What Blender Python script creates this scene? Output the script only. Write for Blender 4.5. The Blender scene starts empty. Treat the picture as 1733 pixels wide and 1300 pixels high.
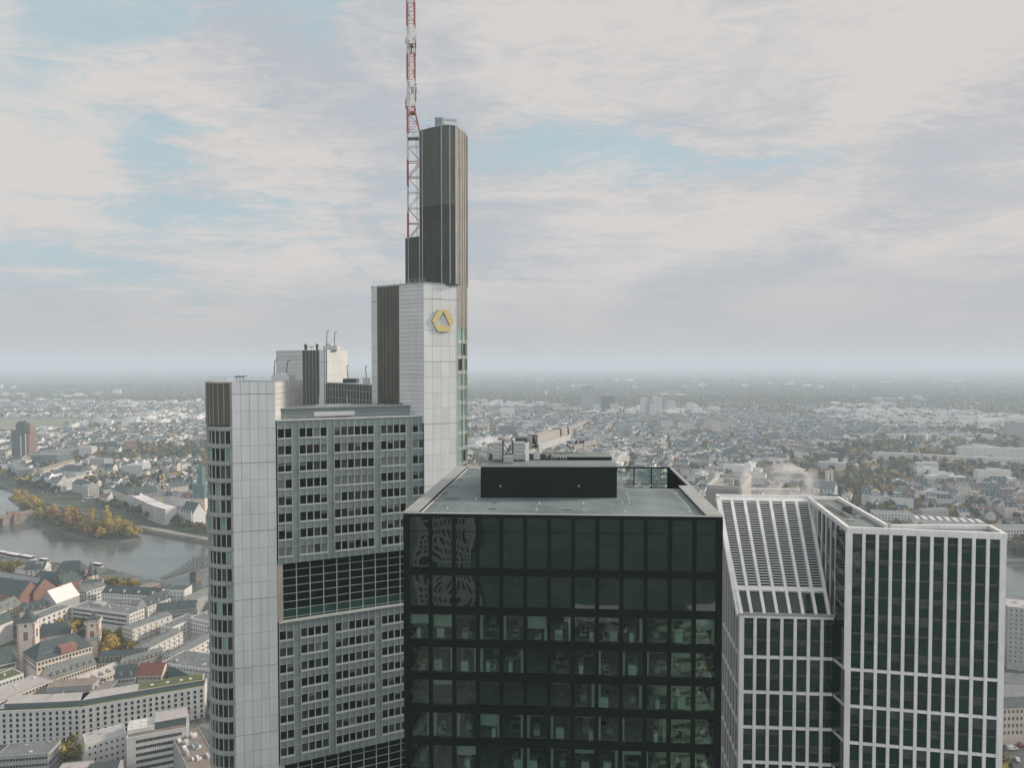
import bpy, math, random
from mathutils import Vector, noise as mnoise
R = math.radians
scene = bpy.context.scene
COL = scene.collection
random.seed(7)

# ------------------------------------------------------------------ camera, sky, sun, exposure
F, CX, CY, PITCH, ZC = 1200.0, 866.5, 650.0, math.atan(35/1200.0), 205.0
cd = bpy.data.cameras.new("camera")
cam = bpy.data.objects.new("camera", cd)
COL.objects.link(cam)
cam.location = (0, 0, ZC)
cam.rotation_euler = (R(90)-PITCH, 0, 0)
cd.sensor_width = 36
cd.lens = F/1733*36
cd.clip_start = 0.5
cd.clip_end = 120000
scene.camera = cam

SUN_EL, SUN_AZ = 24.0, 74.0        # azimuth measured from +Y towards +X
wd = bpy.data.worlds.new("World")
scene.world = wd
wd.use_nodes = True
nt = wd.node_tree
nt.nodes.clear()
def N(tree, kind, **kw):
    n = tree.nodes.new(kind)
    for k, v in kw.items():
        if k.startswith('i_'):
            key = k[2:]
            n.inputs[int(key) if key.isdigit() else key].default_value = v
        else:
            setattr(n, k, v)
    return n
def L(tree, a, b): tree.links.new(a, b)
def wmath(op, a, b=None, c=None, clamp=False, tree=None):
    tree = tree or nt
    n = tree.nodes.new('ShaderNodeMath'); n.operation = op; n.use_clamp = clamp
    for i, v in enumerate((a, b, c)):
        if v is None: continue
        if isinstance(v, (int, float)): n.inputs[i].default_value = v
        else: tree.links.new(v, n.inputs[i])
    return n.outputs[0]
def wmix(fac, a, b, tree=None, blend='MIX'):
    tree = tree or nt
    n = tree.nodes.new('ShaderNodeMix'); n.data_type = 'RGBA'; n.blend_type = blend
    for i, v in ((0, fac), (6, a), (7, b)):
        if isinstance(v, (int, float)): n.inputs[i].default_value = v
        elif isinstance(v, tuple): n.inputs[i].default_value = v if len(v) == 4 else v+(1,)
        else: tree.links.new(v, n.inputs[i])
    return n.outputs[2]
sky = N(nt, 'ShaderNodeTexSky', sky_type='NISHITA', sun_disc=False, sun_elevation=R(SUN_EL), sun_rotation=R(SUN_AZ),
        altitude=200, air_density=1.2, dust_density=2.5, ozone_density=1.5)
tc = N(nt, 'ShaderNodeTexCoord')
sx = N(nt, 'ShaderNodeSeparateXYZ')
L(nt, tc.outputs['Generated'], sx.inputs[0])
dx, dy, dz = sx.outputs
zz = wmath('MAXIMUM', wmath('ADD', wmath('ABSOLUTE', dz), 0.07), 0.02)
px = wmath('DIVIDE', dx, zz)
py = wmath('DIVIDE', dy, zz)
cmb = N(nt, 'ShaderNodeCombineXYZ')
L(nt, px, cmb.inputs[0]); L(nt, py, cmb.inputs[1])
def cloud_noise(scale, rot, sc, detail, rough, dist=0.0, loc=(0, 0, 0)):
    mp = N(nt, 'ShaderNodeMapping')
    mp.inputs['Rotation'].default_value = (0, 0, R(rot)); mp.inputs['Scale'].default_value = sc
    mp.inputs['Location'].default_value = loc
    L(nt, cmb.outputs[0], mp.inputs[0])
    n = N(nt, 'ShaderNodeTexNoise', noise_dimensions='2D', i_Scale=scale, i_Detail=detail, i_Roughness=rough, i_Distortion=dist)
    L(nt, mp.outputs[0], n.inputs['Vector'])
    return n.outputs[0]
def remap(v, a, b):
    n = N(nt, 'ShaderNodeMapRange', interpolation_type='SMOOTHSTEP')
    L(nt, v, n.inputs[0]); n.inputs[1].default_value = a; n.inputs[2].default_value = b
    return n.outputs[0]
c_big = cloud_noise(0.55, 24, (1, 0.75, 1), 4, 0.5, 0.7, (1.3, 4.1, 0))
c_mid = cloud_noise(2.0, 28, (0.7, 1.1, 1), 8, 0.62, 0.7, (7.3, 2.2, 0))
c_rip = cloud_noise(10.0, 35, (0.65, 1.15, 1), 6, 0.68, 1.0, (3.1, 9.2, 0))
mpd = N(nt, 'ShaderNodeMapping'); mpd.inputs['Rotation'].default_value = (0, R(-14), 0); mpd.inputs['Scale'].default_value = (1.0, 1.0, 2.6); L(nt, tc.outputs['Generated'], mpd.inputs[0])
nd = N(nt, 'ShaderNodeTexNoise', i_Scale=4.2, i_Detail=8.0, i_Roughness=.6, i_Distortion=.5); L(nt, mpd.outputs[0], nd.inputs['Vector']); c_dir = nd.outputs[0]
cover = wmath('ADD', wmath('MULTIPLY', c_big, 0.44), wmath('ADD', wmath('MULTIPLY', c_mid, 0.36), wmath('MULTIPLY', c_rip, 0.20)))
cover = wmath('ADD', cover, wmath('MULTIPLY', wmath('SUBTRACT', c_dir, .5), .22))
cover = wmath('ADD', wmath('ADD', cover, 0.05), wmath('MULTIPLY', dx, 0.10))          # the overcast thickens to the right
du = wmath('DIVIDE', dx, wmath('MAXIMUM', wmath('ABSOLUTE', dy), 0.05)); dv = wmath('DIVIDE', dz, wmath('MAXIMUM', wmath('ABSOLUTE', dy), 0.05))
wob = wmath('MULTIPLY', wmath('SUBTRACT', c_mid, 0.5), 0.35)
du2 = wmath('ADD', du, wob); dv2 = wmath('ADD', dv, wmath('MULTIPLY', wmath('SUBTRACT', c_big, 0.5), 0.18))
for u0, v0, ua, va, amp in ((-.66, .44, .15, .11, .21), (-.51, .35, .07, .07, .22), (-.34, .235, .18, .055, .19), (.10, .27, .22, .035, .09), (-.30, .52, .10, .04, .15), (-.66, .13, .26, .08, .13), (.32, .26, .35, .05, .07)):
    g1 = wmath('POWER', wmath('DIVIDE', wmath('SUBTRACT', du2, u0), ua), 2.0); g2 = wmath('POWER', wmath('DIVIDE', wmath('SUBTRACT', dv2, v0), va), 2.0)
    cover = wmath('SUBTRACT', cover, wmath('MULTIPLY', wmath('EXPONENT', wmath('MULTIPLY', wmath('ADD', g1, g2), -1.0)), amp))   # gaps in the cloud
cfac = remap(cover, 0.31, 0.49)
tint = cloud_noise(0.8, 15, (1, 0.35, 1), 4, 0.5, 0.4, (11.0, 5.0, 0))
tfac = remap(wmath('ADD', wmath('ADD', wmath('MULTIPLY', tint, 0.30), wmath('MULTIPLY', c_dir, 0.36)), wmath('ADD', wmath('MULTIPLY', c_mid, 0.18), wmath('MULTIPLY', c_rip, 0.18))), 0.42, 0.585)
CW = (5.85, 5.52, 5.32, 1); CG = (4.15, 4.34, 4.70, 1)
ccol = wmix(tfac, CG, CW)
warm = remap(wmath('ADD', wmath('MULTIPLY', dx, 1.0), wmath('MULTIPLY', dz, -0.4)), 0.05, 0.75)
ccol = wmix(wmath('MULTIPLY', warm, 0.6), ccol, wmix(tfac, (4.50, 4.46, 4.62, 1), (5.95, 5.40, 5.08, 1)))
bank = wmath('EXPONENT', wmath('MULTIPLY', wmath('ADD', wmath('POWER', wmath('DIVIDE', wmath('SUBTRACT', du2, .62), .40), 2.0), wmath('POWER', wmath('DIVIDE', wmath('SUBTRACT', dv2, .085), .055), 2.0)), -1.0))
ccol = wmix(wmath('MULTIPLY', bank, wmath('SUBTRACT', 1.0, wmath('MULTIPLY', tfac, 0.45))), ccol, (4.15, 4.30, 4.70, 1))   # a grey bank low on the right
blue = wmix(0.85, sky.outputs[0], (3.95, 5.1, 5.55, 1))
scol = wmix(wmath('ADD', wmath('MULTIPLY', cfac, 0.84), 0.12), blue, ccol)
hz = remap(dz, -0.02, 0.16)
scol = wmix(hz, (4.22, 4.12, 4.26, 1), scol)                      # the layer of thin cloud low on the horizon
behind = remap(wmath('MULTIPLY', dy, -1.0), -0.1, 0.8)             # unseen sky at the viewer's back, brightened to light the front facades
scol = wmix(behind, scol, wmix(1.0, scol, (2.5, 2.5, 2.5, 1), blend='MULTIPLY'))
scol = wmix(1.0, scol, (0.80, 0.80, 0.80, 1), blend='MULTIPLY')
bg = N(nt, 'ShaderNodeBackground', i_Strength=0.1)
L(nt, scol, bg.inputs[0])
wo = N(nt, 'ShaderNodeOutputWorld')
L(nt, bg.outputs[0], wo.inputs[0])

sd = bpy.data.lights.new("sun", 'SUN')
sd.energy = 3.2; sd.angle = R(6); sd.color = (1.0, 0.86, 0.72)
sun = bpy.data.objects.new("sun", sd); COL.objects.link(sun)
sdir = Vector((math.sin(R(SUN_AZ))*math.cos(R(SUN_EL)), math.cos(R(SUN_AZ))*math.cos(R(SUN_EL)), math.sin(R(SUN_EL))))
sun.rotation_euler = sdir.to_track_quat('Z', 'Y').to_euler()
sun.location = (0, 0, 600)

scene.view_settings.view_transform = 'Standard'
scene.view_settings.look = 'None'
scene.view_settings.exposure = 0.56
scene.view_settings.gamma = 1.0
scene.cycles.max_bounces = 8
scene.cycles.transparent_max_bounces = 16
scene.cycles.volume_bounces = 1
scene.cycles.use_denoising = True
scene.cycles.sample_clamp_indirect = 4

# ------------------------------------------------------------------ helpers
cP, sP = math.cos(PITCH), math.sin(PITCH)
def ray(x, y):
    a, b = (x-CX)/F, -(y-CY)/F
    return Vector((a, cP+b*sP, -sP+b*cP))
def at_z(x, y, z=0.0):
    r = ray(x, y); t = (z-ZC)/r.z
    return Vector((r.x*t, r.y*t, z))
def at_d(x, y, d):
    r = ray(x, y); t = d/r.y
    return Vector((r.x*t, d, ZC+r.z*t))
def proj(p):
    x, y, z = p[0], p[1], p[2]-ZC
    f = y*cP-z*sP; u = y*sP+z*cP
    if f < 1: return None
    return (CX+F*x/f, CY-F*u/f)
def S(r, g, b):
    f = lambda c: ((c/255+0.055)/1.055)**2.4 if c > 10 else c/255/12.92
    return (f(r), f(g), f(b))

class MB:
    def __init__(s): s.v = []; s.f = []; s.m = []; s.c = []; s.uv = []; s.sm = False
    def face(s, pts, mi=0, col=None, uv=None):
        k = len(s.v); s.v.extend([tuple(p) for p in pts]); s.f.append(tuple(range(k, k+len(pts))))
        s.m.append(mi); s.c.append(col); s.uv.append(uv)
    def hexa(s, p, mi=0, col=None):          # 8 corners: bottom 0-3, top 4-7
        for q in ((3, 2, 1, 0), (4, 5, 6, 7), (0, 1, 5, 4), (1, 2, 6, 5), (2, 3, 7, 6), (3, 0, 4, 7)):
            s.face([p[i] for i in q], mi, col)
    def box(s, x0, x1, y0, y1, z0, z1, mi=0, col=None):
        s.hexa([(x0, y0, z0), (x1, y0, z0), (x1, y1, z0), (x0, y1, z0), (x0, y0, z1), (x1, y0, z1), (x1, y1, z1), (x0, y1, z1)], mi, col)
    def fbox(s, fr, u0, u1, z0, z1, n0, n1, mi=0, col=None):   # box in a facade frame; n is outward
        P = lambda u, n, z: (fr.o[0]+fr.t[0]*u+fr.n[0]*n, fr.o[1]+fr.t[1]*u+fr.n[1]*n, z)
        s.hexa([P(u0, n1, z0), P(u1, n1, z0), P(u1, n0, z0), P(u0, n0, z0), P(u0, n1, z1), P(u1, n1, z1), P(u1, n0, z1), P(u0, n0, z1)], mi, col)
    def prism(s, poly, z0, z1, mi=0, mtop=None, mbot=None, col=None):
        n = len(poly)
        s.face([(p[0], p[1], z1) for p in poly], mi if mtop is None else mtop, col)
        s.face([(p[0], p[1], z0) for p in reversed(poly)], mi, col)
        for i in range(n):
            a, b = poly[i], poly[(i+1) % n]
            s.face([(a[0], a[1], z0), (b[0], b[1], z0), (b[0], b[1], z1), (a[0], a[1], z1)], mi, col)
    def bar(s, a, b, w=0.1, h=None, mi=0, col=None):   # square bar between two points
        a, b = Vector(a), Vector(b); h = w if h is None else h
        d = b-a
        if d.length < 1e-6: return
        d.normalize()
        up = Vector((0, 0, 1)) if abs(d.z) < 0.95 else Vector((0, 1, 0))
        sx_ = d.cross(up).normalized()*(w/2); sy_ = sx_.cross(d).normalized()*(h/2)
        s.hexa([a-sx_-sy_, a+sx_-sy_, b+sx_-sy_, b-sx_-sy_, a-sx_+sy_, a+sx_+sy_, b+sx_+sy_, b-sx_+sy_], mi, col)
    def cyl(s, a, b, r0, r1=None, n=10, mi=0, col=None):
        a, b = Vector(a), Vector(b); r1 = r0 if r1 is None else r1
        d = (b-a).normalized(); up = Vector((0, 0, 1)) if abs(d.z) < 0.95 else Vector((1, 0, 0))
        e = d.cross(up).normalized(); g = e.cross(d)
        A = [a+(e*math.cos(2*math.pi*i/n)+g*math.sin(2*math.pi*i/n))*r0 for i in range(n)]
        B = [b+(e*math.cos(2*math.pi*i/n)+g*math.sin(2*math.pi*i/n))*r1 for i in range(n)]
        for i in range(n):
            j = (i+1) % n; s.face([A[j], A[i], B[i], B[j]], mi, col)
        s.face(A, mi, col); s.face(list(reversed(B)), mi, col)
    def build(s, name, mats, parent=None, origin=None, fixn=False):
        me = bpy.data.meshes.new(name)
        o = W.get(parent, Vector((0, 0, 0))) if origin is None else Vector(origin)
        me.from_pydata([(v[0]-o[0], v[1]-o[1], v[2]-o[2]) for v in s.v], [], s.f)
        if not isinstance(mats, (list, tuple)): mats = [mats]
        for m in mats: me.materials.append(m)
        if len(mats) > 1: me.polygons.foreach_set('material_index', s.m)
        if any(c is not None for c in s.c):
            at = me.color_attributes.new('Col', 'FLOAT_COLOR', 'CORNER'); buf = []
            for f, c in zip(s.f, s.c):
                c = c or (0.5, 0.5, 0.5)
                buf.extend((c[0], c[1], c[2], 1.0)*len(f))
            at.data.foreach_set('color', buf)
        if any(u is not None for u in s.uv):
            ul = me.uv_layers.new(name='UVMap'); buf = []
            for f, u in zip(s.f, s.uv):
                for i in range(len(f)): buf.extend(u[i] if u else (0.0, 0.0))
            ul.data.foreach_set('uv', buf)
        if s.sm: me.shade_smooth()
        me.update()
        ob = bpy.data.objects.new(name, me); COL.objects.link(ob)
        if parent is not None: ob.parent = parent; W[ob] = o
        else: ob.location = o; W[ob] = o
        return ob
W = {}
def tag(o, label=None, cat=None, group=None, kind=None):
    if label: o['label'] = label
    if cat: o['category'] = cat
    if group: o['group'] = group
    if kind: o['kind'] = kind
    return o
def thing(name, label, cat, loc, group=None):
    o = bpy.data.objects.new(name, None); COL.objects.link(o)
    o.location = loc; W[o] = Vector(loc); o.empty_display_size = 1
    return tag(o, label, cat, group)
class Frame:
    def __init__(s, o, p):                     # from o to p, outward normal to the right of travel (towards the camera when going left to right)
        s.o = Vector((o[0], o[1])); q = Vector((p[0], p[1]))
        s.t = (q-s.o); s.len = s.t.length; s.t.normalize(); s.n = Vector((s.t.y, -s.t.x))
    def P(s, u, n=0, z=0): return Vector((s.o.x+s.t.x*u+s.n.x*n, s.o.y+s.t.y*u+s.n.y*n, z))
def copy_tree(o, parent=None):
    c = o.copy(); COL.objects.link(c); c.parent = parent
    for ch in o.children: copy_tree(ch, c)
    return c

# ------------------------------------------------------------------ materials
def mat(name, base, rough=0.6, metal=0.0, var=0.12, scale=0.35, streak=0.0, bump=0.0, bscale=4.0, spec=0.5):
    m = bpy.data.materials.new(name); m.use_nodes = True
    t = m.node_tree; b = t.nodes['Principled BSDF']
    b.inputs['Roughness'].default_value = rough; b.inputs['Metallic'].default_value = metal
    b.inputs['Specular IOR Level'].default_value = spec
    tcn = N(t, 'ShaderNodeTexCoord')
    nz = N(t, 'ShaderNodeTexNoise', i_Scale=scale, i_Detail=5.0, i_Roughness=0.6)
    L(t, tcn.outputs['Object'], nz.inputs['Vector'])
    lo = tuple(c*(1-var) for c in base)+(1,); hi = tuple(min(1, c*(1+var)) for c in base)+(1,)
    fac = nz.outputs[0]
    mr = N(t, 'ShaderNodeMapRange'); L(t, fac, mr.inputs[0]); mr.inputs[1].default_value = 0.3; mr.inputs[2].default_value = 0.7
    col = wmix(mr.outputs[0], lo, hi, t)
    if streak > 0:
        mp = N(t, 'ShaderNodeMapping'); mp.inputs['Scale'].default_value = (1.3, 1.3, 0.05)
        L(t, tcn.outputs['Object'], mp.inputs[0])
        n2 = N(t, 'ShaderNodeTexNoise', i_Scale=1.5, i_Detail=4.0); L(t, mp.outputs[0], n2.inputs['Vector'])
        m2 = N(t, 'ShaderNodeMapRange'); L(t, n2.outputs[0], m2.inputs[0])
        m2.inputs[1].default_value = 0.35; m2.inputs[2].default_value = 0.7
        m2.inputs[3].default_value = 1.0; m2.inputs[4].default_value = 1-streak
        col = wmix(1.0, col, m2.outputs[0], t, 'MULTIPLY')
    L(t, col, b.inputs['Base Color'])
    if bump > 0:
        n3 = N(t, 'ShaderNodeTexNoise', i_Scale=bscale, i_Detail=2.0); L(t, tcn.outputs['Object'], n3.inputs['Vector'])
        bp = N(t, 'ShaderNodeBump', i_Strength=bump, i_Distance=0.2); L(t, n3.outputs[0], bp.inputs['Height'])
        L(t, bp.outputs[0], b.inputs['Normal'])
    return m
def attr_mat(name, rough=0.8, var=0.25, scale=0.25, spec=0.3, windows=False, streak=0.0):
    m = bpy.data.materials.new(name); m.use_nodes = True
    t = m.node_tree; b = t.nodes['Principled BSDF']
    b.inputs['Roughness'].default_value = rough; b.inputs['Specular IOR Level'].default_value = spec
    a = N(t, 'ShaderNodeAttribute', attribute_name='Col')
    tcn = N(t, 'ShaderNodeTexCoord')
    nz = N(t, 'ShaderNodeTexNoise', i_Scale=scale, i_Detail=4.0); L(t, tcn.outputs['Object'], nz.inputs['Vector'])
    mr = N(t, 'ShaderNodeMapRange'); L(t, nz.outputs[0], mr.inputs[0]); mr.inputs[1].default_value = 0.3; mr.inputs[2].default_value = 0.7
    mr.inputs[3].default_value = 1-var; mr.inputs[4].default_value = 1+var*0.6
    col = wmix(1.0, a.outputs['Color'], mr.outputs[0], t, 'MULTIPLY')
    if streak:
        mp = N(t, 'ShaderNodeMapping'); mp.inputs['Scale'].default_value = (1.2, 1.2, .04); L(t, tcn.outputs['Object'], mp.inputs[0])
        n2 = N(t, 'ShaderNodeTexNoise', i_Scale=1.6, i_Detail=5.0); L(t, mp.outputs[0], n2.inputs['Vector'])
        m2 = N(t, 'ShaderNodeMapRange'); L(t, n2.outputs[0], m2.inputs[0]); m2.inputs[1].default_value = .4; m2.inputs[2].default_value = .72; m2.inputs[3].default_value = 1; m2.inputs[4].default_value = 1-streak
        col = wmix(1.0, col, m2.outputs[0], t, 'MULTIPLY')
    if windows:
        uv = N(t, 'ShaderNodeUVMap'); sp = N(t, 'ShaderNodeSeparateXYZ'); L(t, uv.outputs[0], sp.inputs[0])
        fu = wmath('FRACT', wmath('DIVIDE', sp.outputs[0], 2.7, tree=t), tree=t)
        fv = wmath('FRACT', wmath('DIVIDE', sp.outputs[1], 3.2, tree=t), tree=t)
        mu = wmath('MULTIPLY', wmath('GREATER_THAN', fu, 0.28, tree=t), wmath('LESS_THAN', fu, 0.74, tree=t), tree=t)
        mv = wmath('MULTIPLY', wmath('GREATER_THAN', fv, 0.30, tree=t), wmath('LESS_THAN', fv, 0.80, tree=t), tree=t)
        mk = wmath('MULTIPLY', mu, mv, tree=t)
        col = wmix(wmath('MULTIPLY', mk, 0.85, tree=t), col, (0.06, 0.075, 0.08, 1), t)
    L(t, col, b.inputs['Base Color'])
    return m
def glass_dark(name, base=(0.006, 0.012, 0.010), rough=0.04, wob=0.03, wscale=0.35, spec=0.5):
    m = bpy.data.materials.new(name); m.use_nodes = True
    t = m.node_tree; b = t.nodes['Principled BSDF']
    b.inputs['Base Color'].default_value = base+(1,); b.inputs['Roughness'].default_value = rough
    b.inputs['Specular IOR Level'].default_value = spec
    tcn = N(t, 'ShaderNodeTexCoord')
    nz = N(t, 'ShaderNodeTexNoise', i_Scale=wscale, i_Detail=0.5); L(t, tcn.outputs['Object'], nz.inputs['Vector'])
    bp = N(t, 'ShaderNodeBump', i_Strength=wob*8, i_Distance=0.12); L(t, nz.outputs[0], bp.inputs['Height'])
    L(t, bp.outputs[0], b.inputs['Normal'])
    n2 = N(t, 'ShaderNodeTexNoise', i_Scale=0.22, i_Detail=3.0); L(t, tcn.outputs['Object'], n2.inputs['Vector'])
    L(t, wmix(n2.outputs[0], tuple(c*0.4 for c in base)+(1,), tuple(c*1.8 for c in base)+(1,), t), b.inputs['Base Color'])
    return m
def glass_clear(name, tint=(0.45, 0.58, 0.52), refl=0.10, wob=0.03):
    m = bpy.data.materials.new(name); m.use_nodes = True
    t = m.node_tree; t.nodes.clear()
    tr = N(t, 'ShaderNodeBsdfTransparent'); tr.inputs[0].default_value = tint+(1,)
    gl = N(t, 'ShaderNodeBsdfGlossy'); gl.inputs['Roughness'].default_value = 0.02; gl.inputs[0].default_value = (0.8, 0.9, 0.86, 1)
    lw = N(t, 'ShaderNodeLayerWeight', i_Blend=0.25)
    tcn = N(t, 'ShaderNodeTexCoord')
    nz = N(t, 'ShaderNodeTexNoise', i_Scale=0.4, i_Detail=2.0); L(t, tcn.outputs['Object'], nz.inputs['Vector'])
    bp = N(t, 'ShaderNodeBump', i_Strength=wob*8, i_Distance=0.1); L(t, nz.outputs[0], bp.inputs['Height'])
    L(t, bp.outputs[0], gl.inputs['Normal'])
    mx = N(t, 'ShaderNodeMixShader')
    L(t, wmath('ADD', wmath('MULTIPLY', lw.outputs['Fresnel'], 0.8, tree=t), refl, clamp=True, tree=t), mx.inputs[0])
    L(t, tr.outputs[0], mx.inputs[1]); L(t, gl.outputs[0], mx.inputs[2])
    o = N(t, 'ShaderNodeOutputMaterial'); L(t, mx.outputs[0], o.inputs[0])
    return m

M = {}
M['panel_white'] = mat('pale panel', (0.53, 0.555, 0.55), 0.35, 0.0, 0.06, 0.12, 0.10)
M['panel_rib'] = mat('grey ribbed panel', (0.46, 0.47, 0.47), 0.45, 0.0, 0.06, 0.12, 0.06)
M['seam'] = mat('panel seam', (0.06, 0.07, 0.075), 0.8)
M['seam_soft'] = mat('soft panel seam', (0.27, 0.29, 0.30), 0.8)
M['spandrel'] = mat('grey green spandrel', (0.160, 0.203, 0.200), 0.35, 0.0, 0.14, 0.10, 0.12)
M['sill'] = mat('light sill metal', (0.33, 0.36, 0.345), 0.4, 0.0, 0.08)
M['mullion'] = mat('mullion metal', (0.35, 0.39, 0.375), 0.4)
M['louvre'] = mat('bronze louvre', (0.075, 0.075, 0.060), 0.5, 0.0, 0.15, 0.2, 0.25)
M['louvre_dark'] = mat('dark shaft glazing', (0.042, 0.049, 0.038), 0.5, 0.0, 0.25, 0.15, 0.3)
M['louvre_green'] = mat('green shaft glazing', (0.092, 0.102, 0.083), 0.5, 0.0, 0.12, 0.15, 0.25)
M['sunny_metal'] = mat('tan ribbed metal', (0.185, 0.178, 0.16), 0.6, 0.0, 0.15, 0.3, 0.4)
M['garden_glass'] = glass_dark('garden pane', (.003, .010, .008), .03, .04, .3, .6)
M['roof_joint'] = mat('pale membrane joint', (.19, .23, .225), .7)
M['garden_sill'] = glass_dark('green garden parapet', (.02, .055, .045), .1, .02)
M['bridge_iron'] = mat('bridge iron', (.085, .105, .105), .7)
M['panel_attr'] = attr_mat('pale panel tones', .4, .07, .12, .5, streak=.09)
M['garden_line'] = mat('thin garden bar', (0.30, 0.32, 0.30), 0.5)
M['corner_grey'] = mat('corner band metal', (0.27, 0.285, 0.265), 0.5, 0, .15, .3, .2)
M['beige_metal'] = mat('beige metal', (0.36, 0.335, 0.285), 0.45, 0.0, 0.12, 0.3, 0.35)
M['steel_light'] = mat('light steel', (0.42, 0.44, 0.43), 0.45)
M['green_glass'] = glass_dark('green tinted pane', (0.14, 0.23, 0.19), 0.05, 0.03)
M['pane'] = glass_dark('dark pane', (0.008, 0.013, 0.011), 0.05, 0.02, 0.5)
M['pane_mid'] = mat('pane with blind half drawn', (0.045, 0.058, 0.052), 0.15, 0, 0.3, 0.8)
M['pane_blind'] = mat('pane with closed blind', (0.15, 0.175, 0.165), 0.25, 0, 0.15, 0.6)
M['pane_warm'] = mat('pane over warm interior', (0.032, 0.034, 0.022), 0.12, 0, 0.5, 0.9)
M['roof_teal'] = mat('grey teal roof membrane', (0.125, 0.165, 0.165), 0.6, 0, 0.35, 0.16, 0.0)
M['roof_teal2'] = mat('green grey roof membrane', (0.135, 0.165, 0.155), 0.75, 0, 0.18, 0.25)
M['coping'] = mat('roof coping metal', (0.27, 0.28, 0.27), 0.45, 0, 0.12, 0.5)
M['black'] = mat('black painted metal', (0.003, 0.0078, 0.006), 0.55, 0, 0.3, 0.3, 0.3, 0, 4, 0.2)
M['black_wall'] = mat('black green cladding', (0.005, 0.0105, 0.009), 0.6, 0, 0.2, 0.3, 0.2, 0, 4, 0.2)
M['dark_glass'] = glass_dark('dark green pane', (0.0015, 0.0145, 0.0115), 0.02, 0.055, 0.22, 1.0)
M['office_glass'] = glass_clear('office glass', (0.68, 0.765, 0.725), 0.035, 0.045)
M['screen_glass'] = glass_clear('screen glass', (0.80, 0.86, 0.84), 0.02, 0.01)
M['white_frame'] = mat('white frame', (0.69, 0.68, 0.665), 0.5, 0, 0.09, 0.3, 0.16)
M['white_glass'] = glass_dark('green black pane', (0.002, 0.021, 0.016), 0.03, 0.07, 0.3, 0.8)
M['interior_floor'] = mat('office carpet', (0.25, 0.28, 0.26), 0.9, 0, 0.2, 1.0)
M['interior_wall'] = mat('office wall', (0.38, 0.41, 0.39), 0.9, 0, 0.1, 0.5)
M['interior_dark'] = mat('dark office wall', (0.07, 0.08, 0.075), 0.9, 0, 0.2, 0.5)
M['blind'] = mat('roller blind', (0.42, 0.45, 0.43), 0.8, 0, 0.05)
M['desk'] = mat('desk top', (0.52, 0.53, 0.50), 0.5)
M['cab_white'] = mat('white cabinet', (0.62, 0.66, 0.63), 0.5)
M['chair_dark'] = mat('chair fabric', (0.02, 0.022, 0.02), 0.8)
M['chair_orange'] = mat('ochre chair fabric', (0.42, 0.20, 0.05), 0.8)
M['gold'] = mat('gold emblem', (0.52, 0.43, 0.19), 0.4, 0.1, 0.05)
M['red_steel'] = mat('red lacquered steel', (0.26, 0.062, 0.05), 0.5)
M['white_steel'] = mat('white lacquered steel', (0.50, 0.50, 0.48), 0.5)
M['dark_steel'] = mat('dark steel', (0.05, 0.055, 0.055), 0.5)
M['crane_beige'] = mat('beige crane paint', (0.285, 0.28, 0.265), 0.5, 0, 0.12, 1.0)
M['crane_grey'] = mat('grey crane panel', (0.36, 0.37, 0.36), 0.5, 0, 0.1, 1.0)
M['hivis'] = mat('high visibility cloth', (0.50, 0.62, 0.08), 0.8)
M['skin'] = mat('skin', (0.45, 0.26, 0.18), 0.6)
M['navy'] = mat('navy cloth', (0.02, 0.025, 0.04), 0.8)
# ------------------------------------------------------------------ ground, river, island
gm = bpy.data.materials.new('ground'); gm.use_nodes = True
t = gm.node_tree; pb = t.nodes['Principled BSDF']; pb.inputs['Roughness'].default_value = .95; pb.inputs['Specular IOR Level'].default_value = .15
geo = N(t, 'ShaderNodeNewGeometry')
def gnoise(s, d=5.0):
    n = N(t, 'ShaderNodeTexNoise', i_Scale=s, i_Detail=d, i_Roughness=.6); L(t, geo.outputs['Position'], n.inputs['Vector']); return n.outputs[0]
def rmp(v, a, b):
    n = N(t, 'ShaderNodeMapRange', interpolation_type='SMOOTHSTEP'); L(t, v, n.inputs[0]); n.inputs[1].default_value = a; n.inputs[2].default_value = b; return n.outputs[0]
city = wmix(rmp(gnoise(.02), .42, .58), (.125, .135, .135, 1), (.060, .080, .045, 1), t)
city = wmix(rmp(gnoise(.11), .5, .66), city, (.20, .20, .19, 1), t)
wood = wmix(rmp(gnoise(.0035), .35, .65), (.028, .042, .022, 1), (.060, .050, .022, 1), t)
wood = wmix(rmp(gnoise(.02), .4, .62), wood, (.020, .030, .018, 1), t)
fieldn = wmix(rmp(gnoise(.0009, 3), .56, .62), wood, (.12, .13, .075, 1), t)
sp = N(t, 'ShaderNodeSeparateXYZ'); L(t, geo.outputs['Position'], sp.inputs[0])
far = rmp(wmath('ADD', sp.outputs[1], wmath('MULTIPLY', gnoise(.0008, 3), 1500, tree=t), tree=t), 3700, 4500)
L(t, wmix(far, city, fieldn, t), pb.inputs['Base Color'])
bank_n = [(-20000, 9000), (-3000, 1900), (-1500, 1130), (-900, 880)]+[tuple(at_z(x, y)[:2]) for x, y in ((-60, 934), (0, 945), (100, 953), (180, 962), (270, 985), (340, 1001))]+[(-100, 618), (200, 612), (470, 618), (700, 622), (2000, 560), (20000, -500)]
bank_s = [(-20000, 9700), (-3000, 2450), (-1700, 1560)]+[tuple(at_z(x, y)[:2]) for x, y in ((-60, 811), (0, 821), (40, 838), (100, 857), (170, 879), (240, 897), (352, 917))]+[(100, 765), (400, 735), (700, 722), (2000, 690), (20000, -300)]
gr = MB()
def banked(poly, line, z=0, zb=-5, mw=1):
    gr.face([(x, y, z) for x, y in poly], 0)
    for i in range(len(line)-1): a, c = line[i], line[i+1]; gr.face([(*a, zb), (*c, zb), (*c, z), (*a, z)], mw)
banked(bank_n+[(20000, -5500), (-20000, -5500)], bank_n)
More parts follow.
